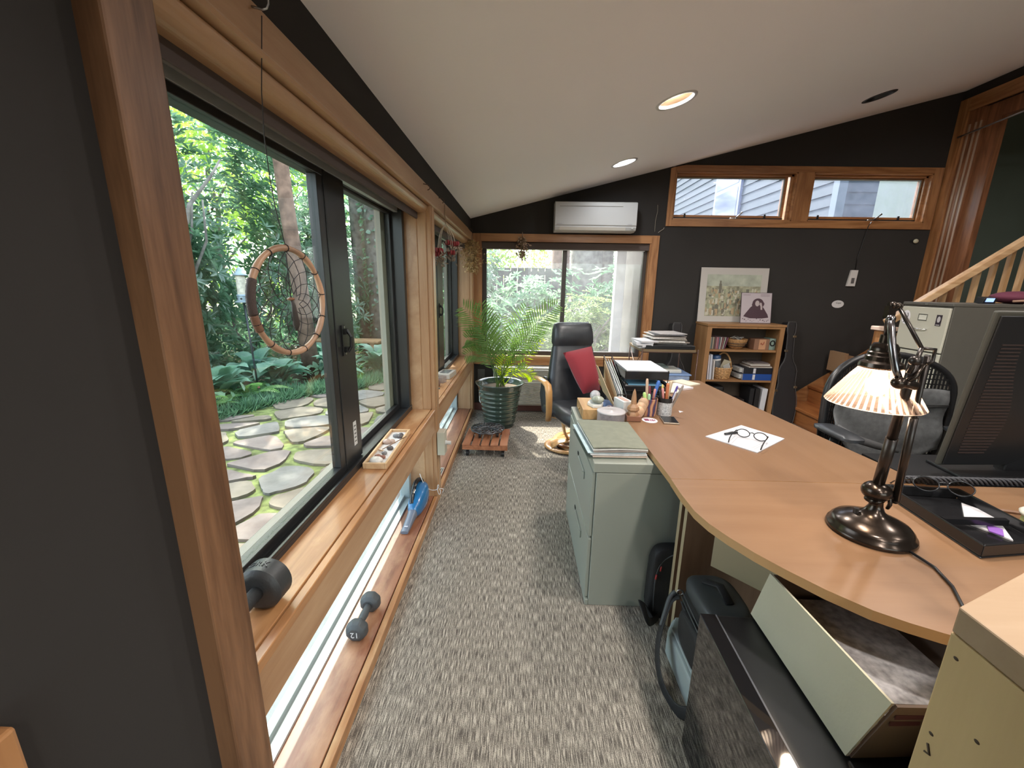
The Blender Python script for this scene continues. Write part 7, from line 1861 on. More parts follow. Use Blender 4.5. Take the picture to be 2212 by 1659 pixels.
m = MB(); m.box(0.3485, 0.3498, 2.22, 2.39, 0.707, 0.751); dw = m.build('drawer_front', wood('box_wood_f', (0.46, 0.27, 0.11), (0.36, 0.20, 0.08), 'y', knots=False), wbx)
m = MB(); m.ball((0.345, 2.30, 0.728), 0.006); m.build('pull', plain('brass', (0.5, 0.36, 0.15), 0.3, metal=1.0), dw, smooth=True)
mbk = thing('marble_block', 'white hexagonal marble tile on the wooden card box', 'tile', (0.43, 2.30, 0.758))
m = MB(); m.prism([(0.432+0.045*math.cos(PI/3*k), 2.27+0.07*math.sin(PI/3*k)) for k in range(6)], 0.7585, 0.776); m.build('tile', plain('marble', (0.66, 0.66, 0.62), 0.3, var=0.08), mbk, bevel=0.002)
m = MB(); m.ball((0.44, 2.25, 0.797), (0.036, 0.034, 0.021), 14, 8); single(m, 'green_stone', plain('stone_green', (0.28, 0.30, 0.24), 0.3, var=0.4, vscale=30), 'smooth grey green stone lying on the marble tile', 'stone', smooth=True)
m = MB(); m.ball((0.435, 2.31, 0.806), (0.030, 0.028, 0.030), 12, 8); single(m, 'crystal', plain('crystal_grey', (0.42, 0.41, 0.42), 0.15, var=0.3, vscale=20), 'cloudy grey crystal lump behind the green stone', 'crystal')
m = MB(); m.ball((0.520, 2.28, 0.729), (0.030, 0.03, 0.028), 12, 8); single(m, 'purple_geode', plain('geode', (0.10, 0.06, 0.09), 0.3, var=0.5, vscale=40), 'dark purple geode behind the clear tub', 'stone', smooth=True)
mtb = thing('match_box', 'upright white match box between clear tub and wood spire', 'box', (0.56, 2.21, 0.73))
m = MB(); m.obox((0.575, 2.22, 0.771), (0.055, 0.11, 0.080), Euler((0, 0, 0.28))); m.build('sleeve', plain('mb_white', (0.62, 0.62, 0.60), 0.5), mtb, bevel=0.001)
m = MB(); m.obox((0.575, 2.22, 0.812), (0.030, 0.09, 0.001), Euler((0, 0, 0.28))); m.build('striker_strip', plain('mb_tan', (0.45, 0.30, 0.25), 0.7), mtb)
st_ = thing('oval_sticker', 'white oval sticker with dark red print before the painted cup', 'sticker', (0.69, 2.11, 0.73))
m = MB(); m.prism([(0.692+0.040*math.cos(2*PI*k/28), 2.10+0.046*math.sin(2*PI*k/28)) for k in range(28)], 0.7305, 0.7318); m.build('disc', plain('sticker_paper', (0.70, 0.66, 0.70), 0.4), st_)
m = MB(); m.box(0.665, 0.690, 2.088, 2.118, 0.7319, 0.7322); m.box(0.694, 0.700, 2.085, 2.112, 0.7319, 0.7322); m.box(0.704, 0.712, 2.085, 2.112, 0.7319, 0.7322); m.box(0.715, 0.721, 2.09, 2.11, 0.7319, 0.7322); m.build('print', plain('print_wine', (0.20, 0.03, 0.08), 0.4), st_)
sm = thing('smartphone', 'black smartphone lying flat before the speckled can', 'phone', (0.79, 2.09, 0.73))
m = MB(); m.obox((0.793, 2.095, 0.7350), (0.078, 0.11, 0.008), Euler((0, 0, -0.10))); m.build('body', plain('phone_edge', (0.35, 0.30, 0.24), 0.3, metal=0.6), sm, bevel=0.002)
m = MB(); m.obox((0.793, 2.095, 0.7394), (0.072, 0.104, 0.0008), Euler((0, 0, -0.10))); m.build('screen', M['gloss_black'], sm)
m = MB(); m.prism([(0.905, 2.25), (0.935, 2.27), (0.915, 2.29)], 0.7305, 0.7312); single(m, 'paper_scrap', M['paper'], 'tiny white paper scrap on the long desk beside the speckled can', 'paper')

# folders on the file cabinet
z = 0.7005
cols = [(0.12, 0.14, 0.11), (0.50, 0.40, 0.33), (0.60, 0.60, 0.60), (0.42, 0.52, 0.54), (0.30, 0.25, 0.22), (0.62, 0.60, 0.56), (0.175, 0.18, 0.13)]
names = ['dark green folder at the bottom of the pile on the file cabinet', 'tan paper sheaf just above the bottom folder', 'white paper sheaf in the lower half of the folder pile', 'pale blue folder in the middle of the pile', 'brown paper sheaf above the pale blue folder', 'white papers directly under the top folder', 'large olive green hanging folder on top of the pile']
for k in range(7):
    h = [0.004, 0.007, 0.006, 0.003, 0.006, 0.006, 0.004][k]
    ox = [-0.022, 0.0, -0.010, -0.022, 0.002, 0.0, 0.0][k]
    pq = [(0.318+ox, 1.648), (0.552+ox*0.3, 1.655), (0.552+ox*0.3, 2.005), (0.297+ox, 2.015)]
    v = []
    nx, ny = 8, 8
    mb = MB()
    for side in (0, 1):
        for i in range(nx+1):
            for j in range(ny+1):
                u, w = i/nx, j/ny
                p = [(pq[0][a]*(1-u)+pq[1][a]*u)*(1-w)+(pq[3][a]*(1-u)+pq[2][a]*u)*w for a in range(2)]
                v.append((p[0], p[1], z + h*side + (0.0022*math.sin(u*5+k)*(k/6))))
    n2 = (nx+1)*(ny+1); f = []
    for i in range(nx):
        for j in range(ny):
            a = i*(ny+1)+j; f.append((n2+a, n2+a+ny+1, n2+a+ny+2, n2+a+1)); f.append((a, a+1, a+ny+2, a+ny+1))
    for i in range(nx):
        a = i*(ny+1); b = a+ny+1; f.append((a, b, n2+b, n2+a)); a = i*(ny+1)+ny; b = a+ny+1; f.append((b, a, n2+a, n2+b))
    for j in range(ny):
        a = j; b = j+1; f.append((b, a, n2+a, n2+b)); a = nx*(ny+1)+j; b = a+1; f.append((a, b, n2+b, n2+a))
    mb.add(v, f)
    single(mb, 'file_folder' if k in (0, 3, 6) else 'paper_stack', plain('fold_%d' % k, cols[k], 0.6, var=0.1, vscale=30, bump=0.1, bscale=100), names[k], 'folder' if k in (0, 3, 6) else 'papers', 'folders piled on the file cabinet')
    z += h + 0.0026
# ------------------------------------------------------------------ near floor: black cabinet, carton, pale wood box, bags
bcab = thing('black_glass_cabinet', 'glossy black media cabinet with a glass side panel under the desk end', 'cabinet', (0.75, 0.8, 0))
M['black_gloss2'] = plain('black_glass', (0.010, 0.010, 0.011), 0.04, spec=1.0)
BM = Matrix.Rotation(R(-2.0), 3, 'Z')
def bq_(x, y, z): p = BM @ Vector((x-0.54, y-1.028, 0)); return Vector((p.x+0.54, p.y+1.028, z))
def bslab(mb, x0, x1, y0, y1, z0, z1):
    mb.extrude([bq_(x0, y0, z0), bq_(x1, y0, z0), bq_(x1, y1, z0), bq_(x0, y1, z0)], (0, 0, z1-z0))
m = MB(); bslab(m, 0.585, 0.985, 0.575, 1.028, 0.0, 0.490); m.build('body', M['black'], bcab, bevel=0.003)
m = MB(); bslab(m, 0.541, 0.5835, 0.572, 1.028, 0.0, 0.494); m.build('glass_panel', M['black_gloss2'], bcab, bevel=0.0015)
m = MB(); bslab(m, 0.5835, 0.588, 0.575, 1.028, 0.490, 0.4925); m.build('edge_line', plain('edge_grey', (0.10, 0.10, 0.11), 0.3), bcab)

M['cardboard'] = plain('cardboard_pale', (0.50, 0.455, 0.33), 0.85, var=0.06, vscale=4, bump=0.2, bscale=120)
M['cardboard_shade'] = plain('cardboard_shaded', (0.17, 0.12, 0.09), 0.85, var=0.1, vscale=5)  # darker cardboard copy; shade on the other sides is put into the colour
ca = thing('cardboard_box', 'open pale cardboard box of papers sitting on the black cabinet', 'box', (0.85, 0.85, 0.495))
A0, A1 = Vector((0.693, 1.030, 0.497)), Vector((0.684, 0.655, 0.497))      # bottom far / near of the window side
B0, B1 = Vector((0.692, 0.980, 0.672)), Vector((0.690, 0.606, 0.694))      # top far / near
dxx = Vector((0.33, 0.02, 0.0))
def wallp(mb, a, b, c, d_, t):
    n = (b-a).cross(d_-a).normalized()*t
    mb.extrude([a, b, c, d_], n)
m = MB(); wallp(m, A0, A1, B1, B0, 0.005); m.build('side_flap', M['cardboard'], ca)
m = MB(); wallp(m, A0+dxx, A1+dxx, B1+dxx+Vector((0.02, 0, -0.02)), B0+dxx+Vector((0.02, 0, -0.02)), 0.005); m.build('side_flap', M['cardboard_shade'], ca)
m = MB(); wallp(m, A1+Vector((0.004, 0.002, 0)), A1+dxx, B1+dxx+Vector((0.02, 0, -0.02)), B1+Vector((0.004, 0.002, -0.004)), 0.005); ne = m.build('end_flap', M['cardboard_shade'], ca)
m = MB(); wallp(m, A0+Vector((0.004, -0.002, 0)), A0+dxx, B0+dxx+Vector((0.02, 0, -0.02)), B0+Vector((0.004, -0.002, -0.002)), 0.005); m.build('end_flap', M['cardboard_shade'], ca)
m = MB(); m.extrude([A0, A1, A1+dxx, A0+dxx], (0, 0, 0.004)); m.build('base', M['cardboard_shade'], ca)
m = MB()
for k in range(2):
    a = A1 + Vector((0.012, -0.0065, 0.0)); h0 = 0.155 - 0.022*k
    p = A1.lerp(B1, h0/0.197) + Vector((0.014, -0.0062, 0)); m.extrude([p, p+Vector((0.06, 0.004, -0.001)), p+Vector((0.06, 0.004, 0.009)), p+Vector((0, 0, 0.010))], (0, -0.001, 0))
m.build('stripe_print', plain('stripe_wine', (0.08, 0.02, 0.03), 0.7), ne)
rr = random.Random(3)
pcols = [(0.40, 0.38, 0.38), (0.30, 0.28, 0.28), (0.45, 0.44, 0.45), (0.24, 0.20, 0.20), (0.36, 0.36, 0.38)]
pn = ['pale grey printed sheet topmost in the cardboard box', 'darker grey paper under the top sheet in the box', 'whitish loose paper inside the cardboard box', 'brownish paper low inside the cardboard box', 'bluish grey sheet towards the far end of the box']
for k in range(5):
    m = MB(); zz = 0.505 + 0.022*(4-k)
    m.obox((0.855+rr.uniform(-0.02, 0.02), 0.83 + rr.uniform(-0.02, 0.02), zz), (0.23, 0.29, 0.006), Euler((rr.uniform(-0.02, 0.02), 0.03, rr.uniform(-0.12, 0.12))))
    single(m, 'loose_paper', plain('loose_%d' % k, pcols[k], 0.7, var=0.35, vscale=60), pn[k], 'paper', 'papers inside the cardboard box')

M['ply'] = wood('pale_pine_box', (0.56, 0.40, 0.20), (0.49, 0.34, 0.165), 'z', rough=0.6, ring=3, mixr=0.9, knot_scale=7)
pb = thing('pale_wood_box', 'tall pale pine box with nail holes cut off by the frame corner', 'box', (0.8, 0.5, 0))
q4 = [(0.682, 0.552), (0.675, 0.30), (0.95, 0.30), (0.95, 0.670)]
m = MB(); m.prism(q4, 0.0, 0.903); m.build('carcass', M['ply'], pb, bevel=0.002)
m = MB(); m.prism(q4, 0.9045, 0.95); m.build('lid', wood('pale_pine_lid', (0.38, 0.265, 0.17), (0.33, 0.22, 0.13), 'x', rough=0.6, ring=3, mixr=0.9, knots=False), pb, bevel=0.003)
m = MB()
for y, z in ((0.535, 0.87), (0.48, 0.78), (0.535, 0.72), (0.44, 0.60), (0.53, 0.62)):
    xx = 0.682 - (0.552-y)*0.0278
    m.ball((xx-0.0002, y, z), (0.0012, 0.004, 0.003), 8, 5)
m.tube([(0.6805, 0.535, 0.70), (0.6803, 0.528, 0.685), (0.6805, 0.536, 0.682)], 0.0018, 5)
m.build('nail_holes', plain('nail_dark', (0.05, 0.03, 0.015), 0.6), pb, smooth=True)

wt = thing('white_plastic_box', 'white rounded plastic box on the carpet under the camera bag', 'box', (0.7, 1.25, 0))
m = MB(); m.prism([(0.60, 1.055), (0.60, 1.36), (0.64, 1.42), (0.86, 1.42), (0.86, 1.055)], 0.0, 0.115); m.build('shell', M['white_frame'], wt, bevel=0.012, seg=3)
m = MB(); m.prism([(0.612, 1.065), (0.612, 1.355), (0.645, 1.41), (0.85, 1.41), (0.85, 1.065)], 0.1155, 0.128); m.build('lid', M['white_frame'], wt, bevel=0.004)

cb = thing('camera_bag', 'black nylon camera bag with a hanging shoulder strap', 'bag', (0.72, 1.25, 0.13))
M['nylon'] = plain('black_nylon', (0.010, 0.010, 0.011), 0.65, bump=0.6, bscale=400)
M['nylon_g'] = plain('grey_nylon', (0.045, 0.05, 0.052), 0.5)
def lumpy(nm, c, r, mat, parent, e=0.55, n=28, mm=16, rot=0.0, wob=0.02):
    """superellipsoid"""
    v = []; f = []; rr_ = random.Random(hash(nm) % 1000)
    Rm = Matrix.Rotation(rot, 3, 'Z')
    for i in range(mm+1):
        ph = -PI/2 + PI*i/mm; cp_, sp_ = math.cos(ph), math.sin(ph)
        for k in range(n):
            a = 2*PI*k/n; ca, sa = math.cos(a), math.sin(a)
            sg = lambda q, ee: math.copysign(abs(q)**ee, q)
            w = 1 + wob*math.sin(3*a + 2*ph*2) 
            v.append(Vector(c) + Rm @ Vector((r[0]*sg(cp_, e)*sg(ca, e)*w, r[1]*sg(cp_, e)*sg(sa, e)*w, r[2]*sg(sp_, e))))
    for i in range(mm):
        for k in range(n): f.append((i*n+k, i*n+(k+1) % n, (i+1)*n+(k+1) % n, (i+1)*n+k))
    mb = MB(); mb.add(v, f); return mb.build(nm, mat, parent, smooth=True)
lumpy('body', (0.735, 1.255, 0.232), (0.105, 0.135, 0.10), M['nylon'], cb)
lumpy('front_pocket', (0.635, 1.215, 0.205), (0.032, 0.10, 0.072), M['nylon'], cb)
lumpy('top_flap', (0.725, 1.275, 0.325), (0.085, 0.115, 0.034), M['nylon_g'], cb)
m = MB()
for z, y0 in ((0.262, 0.0), (0.285, 0.0), (0.308, 0.0)):
    m.tube([(0.628, 1.13, z-0.02), (0.620, 1.18, z), (0.620, 1.26, z+0.006), (0.628, 1.34, z)], 0.0032, 6)
m.build('zipper', M['nylon_g'], cb, smooth=True)
m = MB(); m.tube([(0.68, 1.36, 0.30), (0.70, 1.33, 0.365), (0.73, 1.28, 0.385), (0.74, 1.22, 0.36)], [(0.016, 0.004)]*4, 8); m.build('carry_handle', M['nylon'], cb, smooth=True)
strap = [(0.64, 1.385, 0.25), (0.615, 1.39, 0.235), (0.59, 1.37, 0.20), (0.555, 1.33, 0.13), (0.535, 1.28, 0.06), (0.535, 1.21, 0.015), (0.55, 1.13, 0.012), (0.575, 1.085, 0.04), (0.60, 1.06, 0.09), (0.625, 1.07, 0.15), (0.65, 1.10, 0.20)]
# smooth the strap
def smooth_pts(P, it=2):
    P = [Vector(p) for p in P]
    for _ in range(it):
        Q = [P[0]]
        for a, b in zip(P[:-1], P[1:]): Q += [a*0.75+b*0.25, a*0.25+b*0.75]
        Q.append(P[-1]); P = Q
    return P
SP = smooth_pts(strap)
m = MB(); m.tube(SP, [(0.022, 0.003)]*len(SP), 8, flat=(0.8, 0.5, 0.3)); m.build('shoulder_strap', M['nylon'], cb, smooth=True)
SP2 = [p + Vector((0.004, 0.0, 0.006)) for p in SP[14:34]]
m = MB(); m.tube(smooth_pts([(0.63, 1.40, 0.255), (0.608, 1.395, 0.235), (0.585, 1.365, 0.195), (0.565, 1.34, 0.15)], 2), (0.010), 8); m.build('shoulder_pad', M['nylon_g'], cb, smooth=True)
m = MB(); m.tube([(0.64+0.012*math.cos(2*PI*k/14), 1.385, 0.265+0.012*math.sin(2*PI*k/14)) for k in range(14)], 0.0025, 6, closed=True); m.build('strap_ring', M['steel'], cb, smooth=True)

bp_ = thing('backpack', 'black backpack standing against the low file cabinet', 'backpack', (0.70, 1.55, 0))
lumpy('body', (0.730, 1.560, 0.177), (0.155, 0.038, 0.175), M['nylon'], bp_, e=0.32)
lumpy('front_pocket', (0.745, 1.5325, 0.15), (0.105, 0.012, 0.13), M['nylon'], bp_, e=0.45)
m = MB(); m.tube(smooth_pts([(0.60, 1.527, 0.05), (0.592, 1.526, 0.20), (0.605, 1.526, 0.29), (0.66, 1.525, 0.335), (0.74, 1.525, 0.34)], 2), 0.0035, 6); m.build('zipper', M['nylon_g'], bp_, smooth=True)
m = MB(); m.tube([(0.596, 1.522, 0.235), (0.592, 1.518, 0.215)], 0.004, 6); m.tube([(0.612, 1.522, 0.275), (0.608, 1.518, 0.255)], 0.003, 6); m.build('zip_pull', plain('pull_red', (0.35, 0.03, 0.03), 0.5), bp_, smooth=True)
m = MB(); P = smooth_pts([(0.62, 1.515, 0.03), (0.575, 1.47, 0.04), (0.545, 1.43, 0.085), (0.53, 1.46, 0.125), (0.54, 1.52, 0.11), (0.575, 1.525, 0.05), (0.60, 1.50, 0.012)], 2); m.tube(P, [(0.016, 0.0035)]*len(P), 8, flat=(0, 0.4, 1)); m.build('strap_loop', M['nylon'], bp_, smooth=True)

# ------------------------------------------------------------------ dumbbells
M['rubber'] = plain('rubber_grey', (0.055, 0.06, 0.063), 0.55, bump=0.15, bscale=300)
M['iron'] = plain('iron_dark', (0.035, 0.036, 0.037), 0.45, bump=0.3, bscale=150)
def axis_M(d):
    d = Vector(d).normalized(); u = Vector((0, 0, 1)); u = (u - u.dot(d)*d).normalized(); w = u.cross(d)
    return Matrix((w, u, d)).transposed()
d1 = thing('iron_dumbbell', 'black round headed dumbbell on the window sill with WORK on its rim', 'dumbbell', (-0.61, 0.80, 0.65))
MA = axis_M((0.02, 1, 0)); cA = Vector((-0.609, 0.845, 0.705))
hp = [(0, -0.032), (0.035, -0.034), (0.045, -0.030), (0.054, -0.022), (0.0545, 0.022), (0.046, 0.031), (0.036, 0.034), (0, 0.034)]
m = MB(); m.lathe(hp, cA, 32, MA); hd = m.build('head', M['iron'], d1, smooth=True, auto=40)
m = MB(); m.lathe(hp, cA - Vector((0.02*0.19, 0.19, 0)), 32, MA); m.build('head', M['iron'], d1, smooth=True, auto=40)
m = MB(); m.cyl(cA + Vector((0, -0.03, 0)), cA + Vector((-0.0032, -0.16, 0)), 0.0165, n=18); m.build('grip', M['iron'], d1, smooth=True)
mt_ = plain('emboss', (0.055, 0.056, 0.058), 0.4)
for k, ch in enumerate('WORK'):
    a = 0.75 - 0.30*k    # angle around the rim, seen from above
    n = Vector((math.sin(-a)*1.0, 0, math.cos(a)))
    tdir = Vector((-math.cos(a)*-1.0, 0, math.sin(a)))
    text_obj(ch, 'embossed_letter', 0.024, mt_, frame_M(cA + n*0.0550, (n.z, 0, -n.x), (0, 1, 0)), hd, 0.0006)
d2 = thing('hex_dumbbell', 'grey rubber hex dumbbell numbered 12 on the floor sill', 'dumbbell', (-0.62, 1.4, 0.05))
def hexhead(cy, sgn):
    m = MB(); Mh = axis_M((0, 1, 0)); c = Vector((-0.621, cy, 0.0895))
    m.lathe([(0, -0.026), (0.024, -0.026), (0.040, -0.017), (0.0445, -0.005), (0.0445, 0.010), (0.038, 0.022), (0.022, 0.027), (0, 0.027)], c, 8, Mh @ Matrix.Rotation(PI/8, 3, 'Z'))
    return m.build('head', M['rubber'], d2, bevel=0.005, seg=3, smooth=True, auto=30)
h1 = hexhead(1.335, 1); hexhead(1.483, 1)
m = MB(); m.tube([(-0.621, 1.36, 0.0895), (-0.621, 1.385, 0.0895), (-0.621, 1.41, 0.0895), (-0.621, 1.435, 0.0895), (-0.621, 1.46, 0.0895)], [0.014, 0.0145, 0.0165, 0.0145, 0.014], 16); m.build('grip', M['rubber'], d2, smooth=True)
text_obj('12', 'number', 0.034, plain('number_white', (0.62, 0.62, 0.62), 0.5), frame_M((-0.621, 1.3086, 0.0885), (-1, 0, 0), (0, 0, -1)), h1, 0.0004)

# ------------------------------------------------------------------ hand vacuum with its cord
hv = thing('hand_vacuum', 'blue cordless hand vacuum with grey nozzle on the floor sill', 'hand vacuum', (-0.62, 2.2, 0.05))
M['vac_blue'] = plain('vac_blue', (0.02, 0.13, 0.30), 0.2, coat=0.5)
M['vac_grey'] = plain('vac_grey', (0.13, 0.15, 0.19), 0.35)
def loft(nm, S, mat, parent, n=18, e=0.7):
    v = []; f = []
    for (x, y, z, hx, hz) in S:
        for k in range(n):
            a = 2*PI*k/n; ca, sa = math.cos(a), math.sin(a)
            v.append((x + hx*math.copysign(abs(ca)**e, ca), y, z + hz*math.copysign(abs(sa)**e, sa)))
    for i in range(len(S)-1):
        for k in range(n): f.append((i*n+k, i*n+(k+1) % n, (i+1)*n+(k+1) % n, (i+1)*n+k))
    f.append(tuple(range(n))[::-1]); f.append(tuple((len(S)-1)*n+k for k in range(n)))
    mb = MB(); mb.add(v, f); return mb.build(nm, mat, parent, smooth=True, auto=60)
loft('nozzle', [(-0.630, 2.03, 0.061, 0.022, 0.009), (-0.627, 2.06, 0.066, 0.023, 0.013), (-0.622, 2.14, 0.082, 0.024, 0.024), (-0.618, 2.20, 0.095, 0.030, 0.036)], M['vac_grey'], hv)
loft('dust_bowl', [(-0.618, 2.175, 0.100, 0.027, 0.036), (-0.615, 2.21, 0.108, 0.042, 0.050), (-0.612, 2.28, 0.118, 0.052, 0.064), (-0.610, 2.34, 0.125, 0.053, 0.070), (-0.61, 2.38, 0.13, 0.046, 0.066), (-0.61, 2.41, 0.135, 0.03, 0.05)], M['vac_blue'], hv)
m = MB(); P = smooth_pts([(-0.628, 2.20, 0.140), (-0.638, 2.25, 0.175), (-0.640, 2.32, 0.205), (-0.632, 2.38, 0.212), (-0.622, 2.42, 0.19), (-0.615, 2.42, 0.15)], 2); m.tube(P, 0.0145, 10); hn = m.build('handle', M['gloss_black'], hv, smooth=True)
m = MB(); m.obox((-0.628, 2.262, 0.193), (0.012, 0.03, 0.008), Euler((0.5, 0.3, 0))); m.obox((-0.628, 2.305, 0.211), (0.010, 0.018, 0.007), Euler((0.4, 0.3, 0))); m.build('switch', M['chrome'], hn, bevel=0.002)
m = MB(); m.box(-0.637, -0.617, 2.055, 2.075, 0.0805, 0.0812); m.build('label_print', plain('logo_grey', (0.5, 0.5, 0.55), 0.5), hv)
P = smooth_pts([(-0.622, 2.405, 0.225), (-0.628, 2.40, 0.245), (-0.610, 2.38, 0.215), (-0.585, 2.36, 0.175), (-0.555, 2.36, 0.15), (-0.515, 2.36, 0.150), (-0.495, 2.36, 0.170), (-0.500, 2.35, 0.20), (-0.505, 2.34, 0.165), (-0.492, 2.34, 0.125), (-0.482, 2.35, 0.145), (-0.497, 2.36, 0.165), (-0.466, 2.37, 0.155), (-0.478, 2.37, 0.13)], 2)
m = MB(); m.tube(P, 0.0022, 6)
m.build('wrist_cord', M['white'], hv, smooth=True)

# ------------------------------------------------------------------ sand tray on the sill
zt = 0.6505
sa = thing('sand_tray', 'narrow wooden tray of white sand on the window sill', 'sand tray', (-0.62, 1.8, 0.65))
SM = Matrix.Translation((-0.6145, 1.812, zt)) @ Matrix.Rotation(R(1.8), 4, 'Z')
def sq(x, y, z): return SM @ Vector((x, y, z))
def sbox(mb, x0, x1, y0, y1, z0, z1): mb.extrude([sq(x0, y0, z0), sq(x1, y0, z0), sq(x1, y1, z0), sq(x0, y1, z0)], (0, 0, z1-z0))
M['tray_wood'] = wood('tray_wood', (0.60, 0.40, 0.22), (0.50, 0.30, 0.15), 'y', knots=False)
hw, hl_ = 0.051, 0.213
for a in ((-hw, -hw+0.010, -hl_, hl_), (hw-0.010, hw, -hl_, hl_), (-hw+0.0101, hw-0.0101, -hl_, -hl_+0.010), (-hw+0.0101, hw-0.0101, hl_-0.010, hl_)):
    m = MB(); sbox(m, *a, 0.0, 0.026); m.build('frame_side', M['tray_wood'], sa, bevel=0.0015)
m = MB(); sbox(m, -hw+0.0102, hw-0.0102, -hl_+0.0102, hl_-0.0102, 0.001, 0.012); m.build('sand', plain('white_sand', (0.60, 0.58, 0.56), 0.9, var=0.06, vscale=80, bump=0.5, bscale=500), sa)
pebs = [(-0.005, -0.175, 0.030, 0.017, 'white', 'large smooth white pebble at the near end of the sand tray'), (-0.012, -0.128, 0.016, 0.012, 'red', 'reddish brown pebble next to the large white one'), (0.010, -0.130, 0.013, 0.010, 'red', 'small rust coloured pebble beside the reddish one'), (0.004, -0.085, 0.013, 0.010, 'grey', 'grey pebble by the tiny rake head'), (0.014, -0.030, 0.016, 0.012, 'dark', 'dark pebble with a pale ring in the sand tray'), (-0.022, 0.045, 0.022, 0.014, 'tan', 'tan mottled pebble in the middle of the sand tray'), (-0.002, 0.055, 0.018, 0.012, 'tan', 'pinkish mottled pebble touching the tan one'), (0.0, 0.130, 0.017, 0.012, 'grey', 'round grey pebble towards the far end of the tray'), (0.022, 0.120, 0.015, 0.012, 'dark', 'charcoal pebble at the far end of the sand tray'), (0.020, 0.150, 0.013, 0.010, 'dark', 'small charcoal pebble farthest inside the tray')]
pc_ = {'white': (0.66, 0.64, 0.60), 'red': (0.26, 0.12, 0.085), 'grey': (0.20, 0.20, 0.20), 'dark': (0.09, 0.08, 0.08), 'tan': (0.45, 0.33, 0.27)}
for x, y, r, rz, c, lab in pebs:
    m = MB(); m.ball(sq(x, y, 0.012+rz*0.62), (r, r*0.8, rz), 12, 8)
    single(m, 'pebble', plain('pebble_'+c, pc_[c], 0.4, var=0.15, vscale=60), lab, 'pebble', 'pebbles on the sand tray', smooth=True)
rk = thing('sand_rake', 'miniature wooden rake lying across the sand tray', 'rake', sq(0.0, 0.0, 0.03))
m = MB(); m.tube([sq(-0.010, -0.065, 0.028), sq(0.062, 0.085, 0.034)], 0.0022, 6); m.build('handle', plain('rake_dark', (0.20, 0.10, 0.05), 0.4), rk, smooth=True)
m = MB(); m.obox(sq(-0.014, -0.073, 0.026), (0.036, 0.005, 0.005), Euler((0, 0, -0.5)))
for k in range(5): p = sq(-0.014, -0.073, 0.026) + Vector((math.cos(-0.5), math.sin(-0.5), 0))*(-0.014+0.007*k); m.cyl(p, p - Vector((0, 0, 0.0125)), 0.0014, n=6)
m.build('head', plain('rake_head', (0.45, 0.28, 0.16), 0.5), rk)

# ------------------------------------------------------------------ dream catcher
dc = thing('dream_catcher', 'large bentwood hoop dream catcher hanging in the near window', 'dream catcher', (-0.55, 0.96, 1.37))
DX = -0.552
cD = Vector((DX, 0.992, 1.372)); RDy, RDz = 0.126, 0.122
th = 0.12     # swing a little out of the window plane
def dpt(a, s_=1.0):
    return cD + Vector((math.sin(th)*RDy*math.cos(a)*s_, RDy*math.cos(a)*s_, RDz*math.sin(a)*s_))
n = 56
M['hoop'] = plain('hoop_wood', (0.50, 0.30, 0.19), 0.4, var=0.35, vscale=9)
m = MB(); m.tube([dpt(2*PI*k/n) for k in range(n)], [0.0072+0.0008*math.sin(k*0.9) for k in range(n)], 10, closed=True); m.build('hoop', M['hoop'], dc, smooth=True)
CORD = plain('dark_cord', (0.025, 0.020, 0.020), 0.7)
m = MB(); m.tube([dpt(PI - 0.42 + 0.62*k/14) for k in range(15)], [0.0095+0.0006*(k % 2) for k in range(15)], 10); m.build('leather_wrap', plain('wrap_dark', (0.07, 0.045, 0.04), 0.6, bump=0.8, bscale=500), dc, smooth=True)
m = MB(); m.tube([dpt(PI + 0.20 + 0.30*k/8) for k in range(9)], [0.0088]*9, 10); m.build('brown_wrap', plain('wrap_brown', (0.20, 0.10, 0.06), 0.6, bump=0.6, bscale=500), dc, smooth=True)
kn = 13
m = MB()
ang = [PI/2 + 2*PI*k/kn for k in range(kn)]
ring = [[dpt(a, 0.95) for a in ang]]
for lv, s_ in enumerate((0.80, 0.63, 0.46, 0.31, 0.18)):
    off = (lv+1)*PI/kn
    ring.append([dpt(a + off, s_) + Vector((0.0, 0.010*(1-s_), -0.006*(1-s_))) for a in ang])
for lv in range(5):
    for k in range(kn):
        m.tube([ring[lv][k], ring[lv+1][k]], 0.0009, 4); m.tube([ring[lv][(k+1) % kn], ring[lv+1][k]], 0.0009, 4)
m.build('web_cord_mesh', CORD, dc)
m = MB()
for a in ang: m.tube([dpt(a) + Vector((0.0082*math.cos(t), (0.0082*math.sin(t))*math.cos(a), (0.0082*math.sin(t))*math.sin(a))) for t in [2*PI*j/10 for j in range(10)]], 0.0012, 5, closed=True)
m.build('cord_ties', CORD, dc)
m = MB(); m.tube(smooth_pts([dpt(PI/2, 1.06), (DX-0.002, 0.965, 1.60), (DX+0.006, 0.945, 1.75), (-0.512, 0.925, 1.915)], 1), 0.0011, 5); m.tube(smooth_pts([dpt(PI/2, 0.9), cD + Vector((0, 0, 0.05)), cD + Vector((0, 0.0, -0.0))], 1), 0.0012, 5); m.build('hanging_cord', CORD, dc)
m = MB(); m.tube([cD + Vector((0, 0, 0.012)), cD + Vector((0.004, 0.002, -0.01)), cD + Vector((0.004, 0.006, -0.055)), cD + Vector((0.002, 0.008, -0.07))], [0.003, 0.005, 0.0085, 0.003], 8); m.build('hanging_charm', plain('charm_dark', (0.05, 0.04, 0.035), 0.6), dc, smooth=True)
m = MB(); m.ball(cD + Vector((0.0, 0.0, 0.006)), (0.009, 0.009, 0.004), 12, 6); m.build('bead', plain('bead_brown', (0.28, 0.13, 0.07), 0.4), dc, smooth=True)
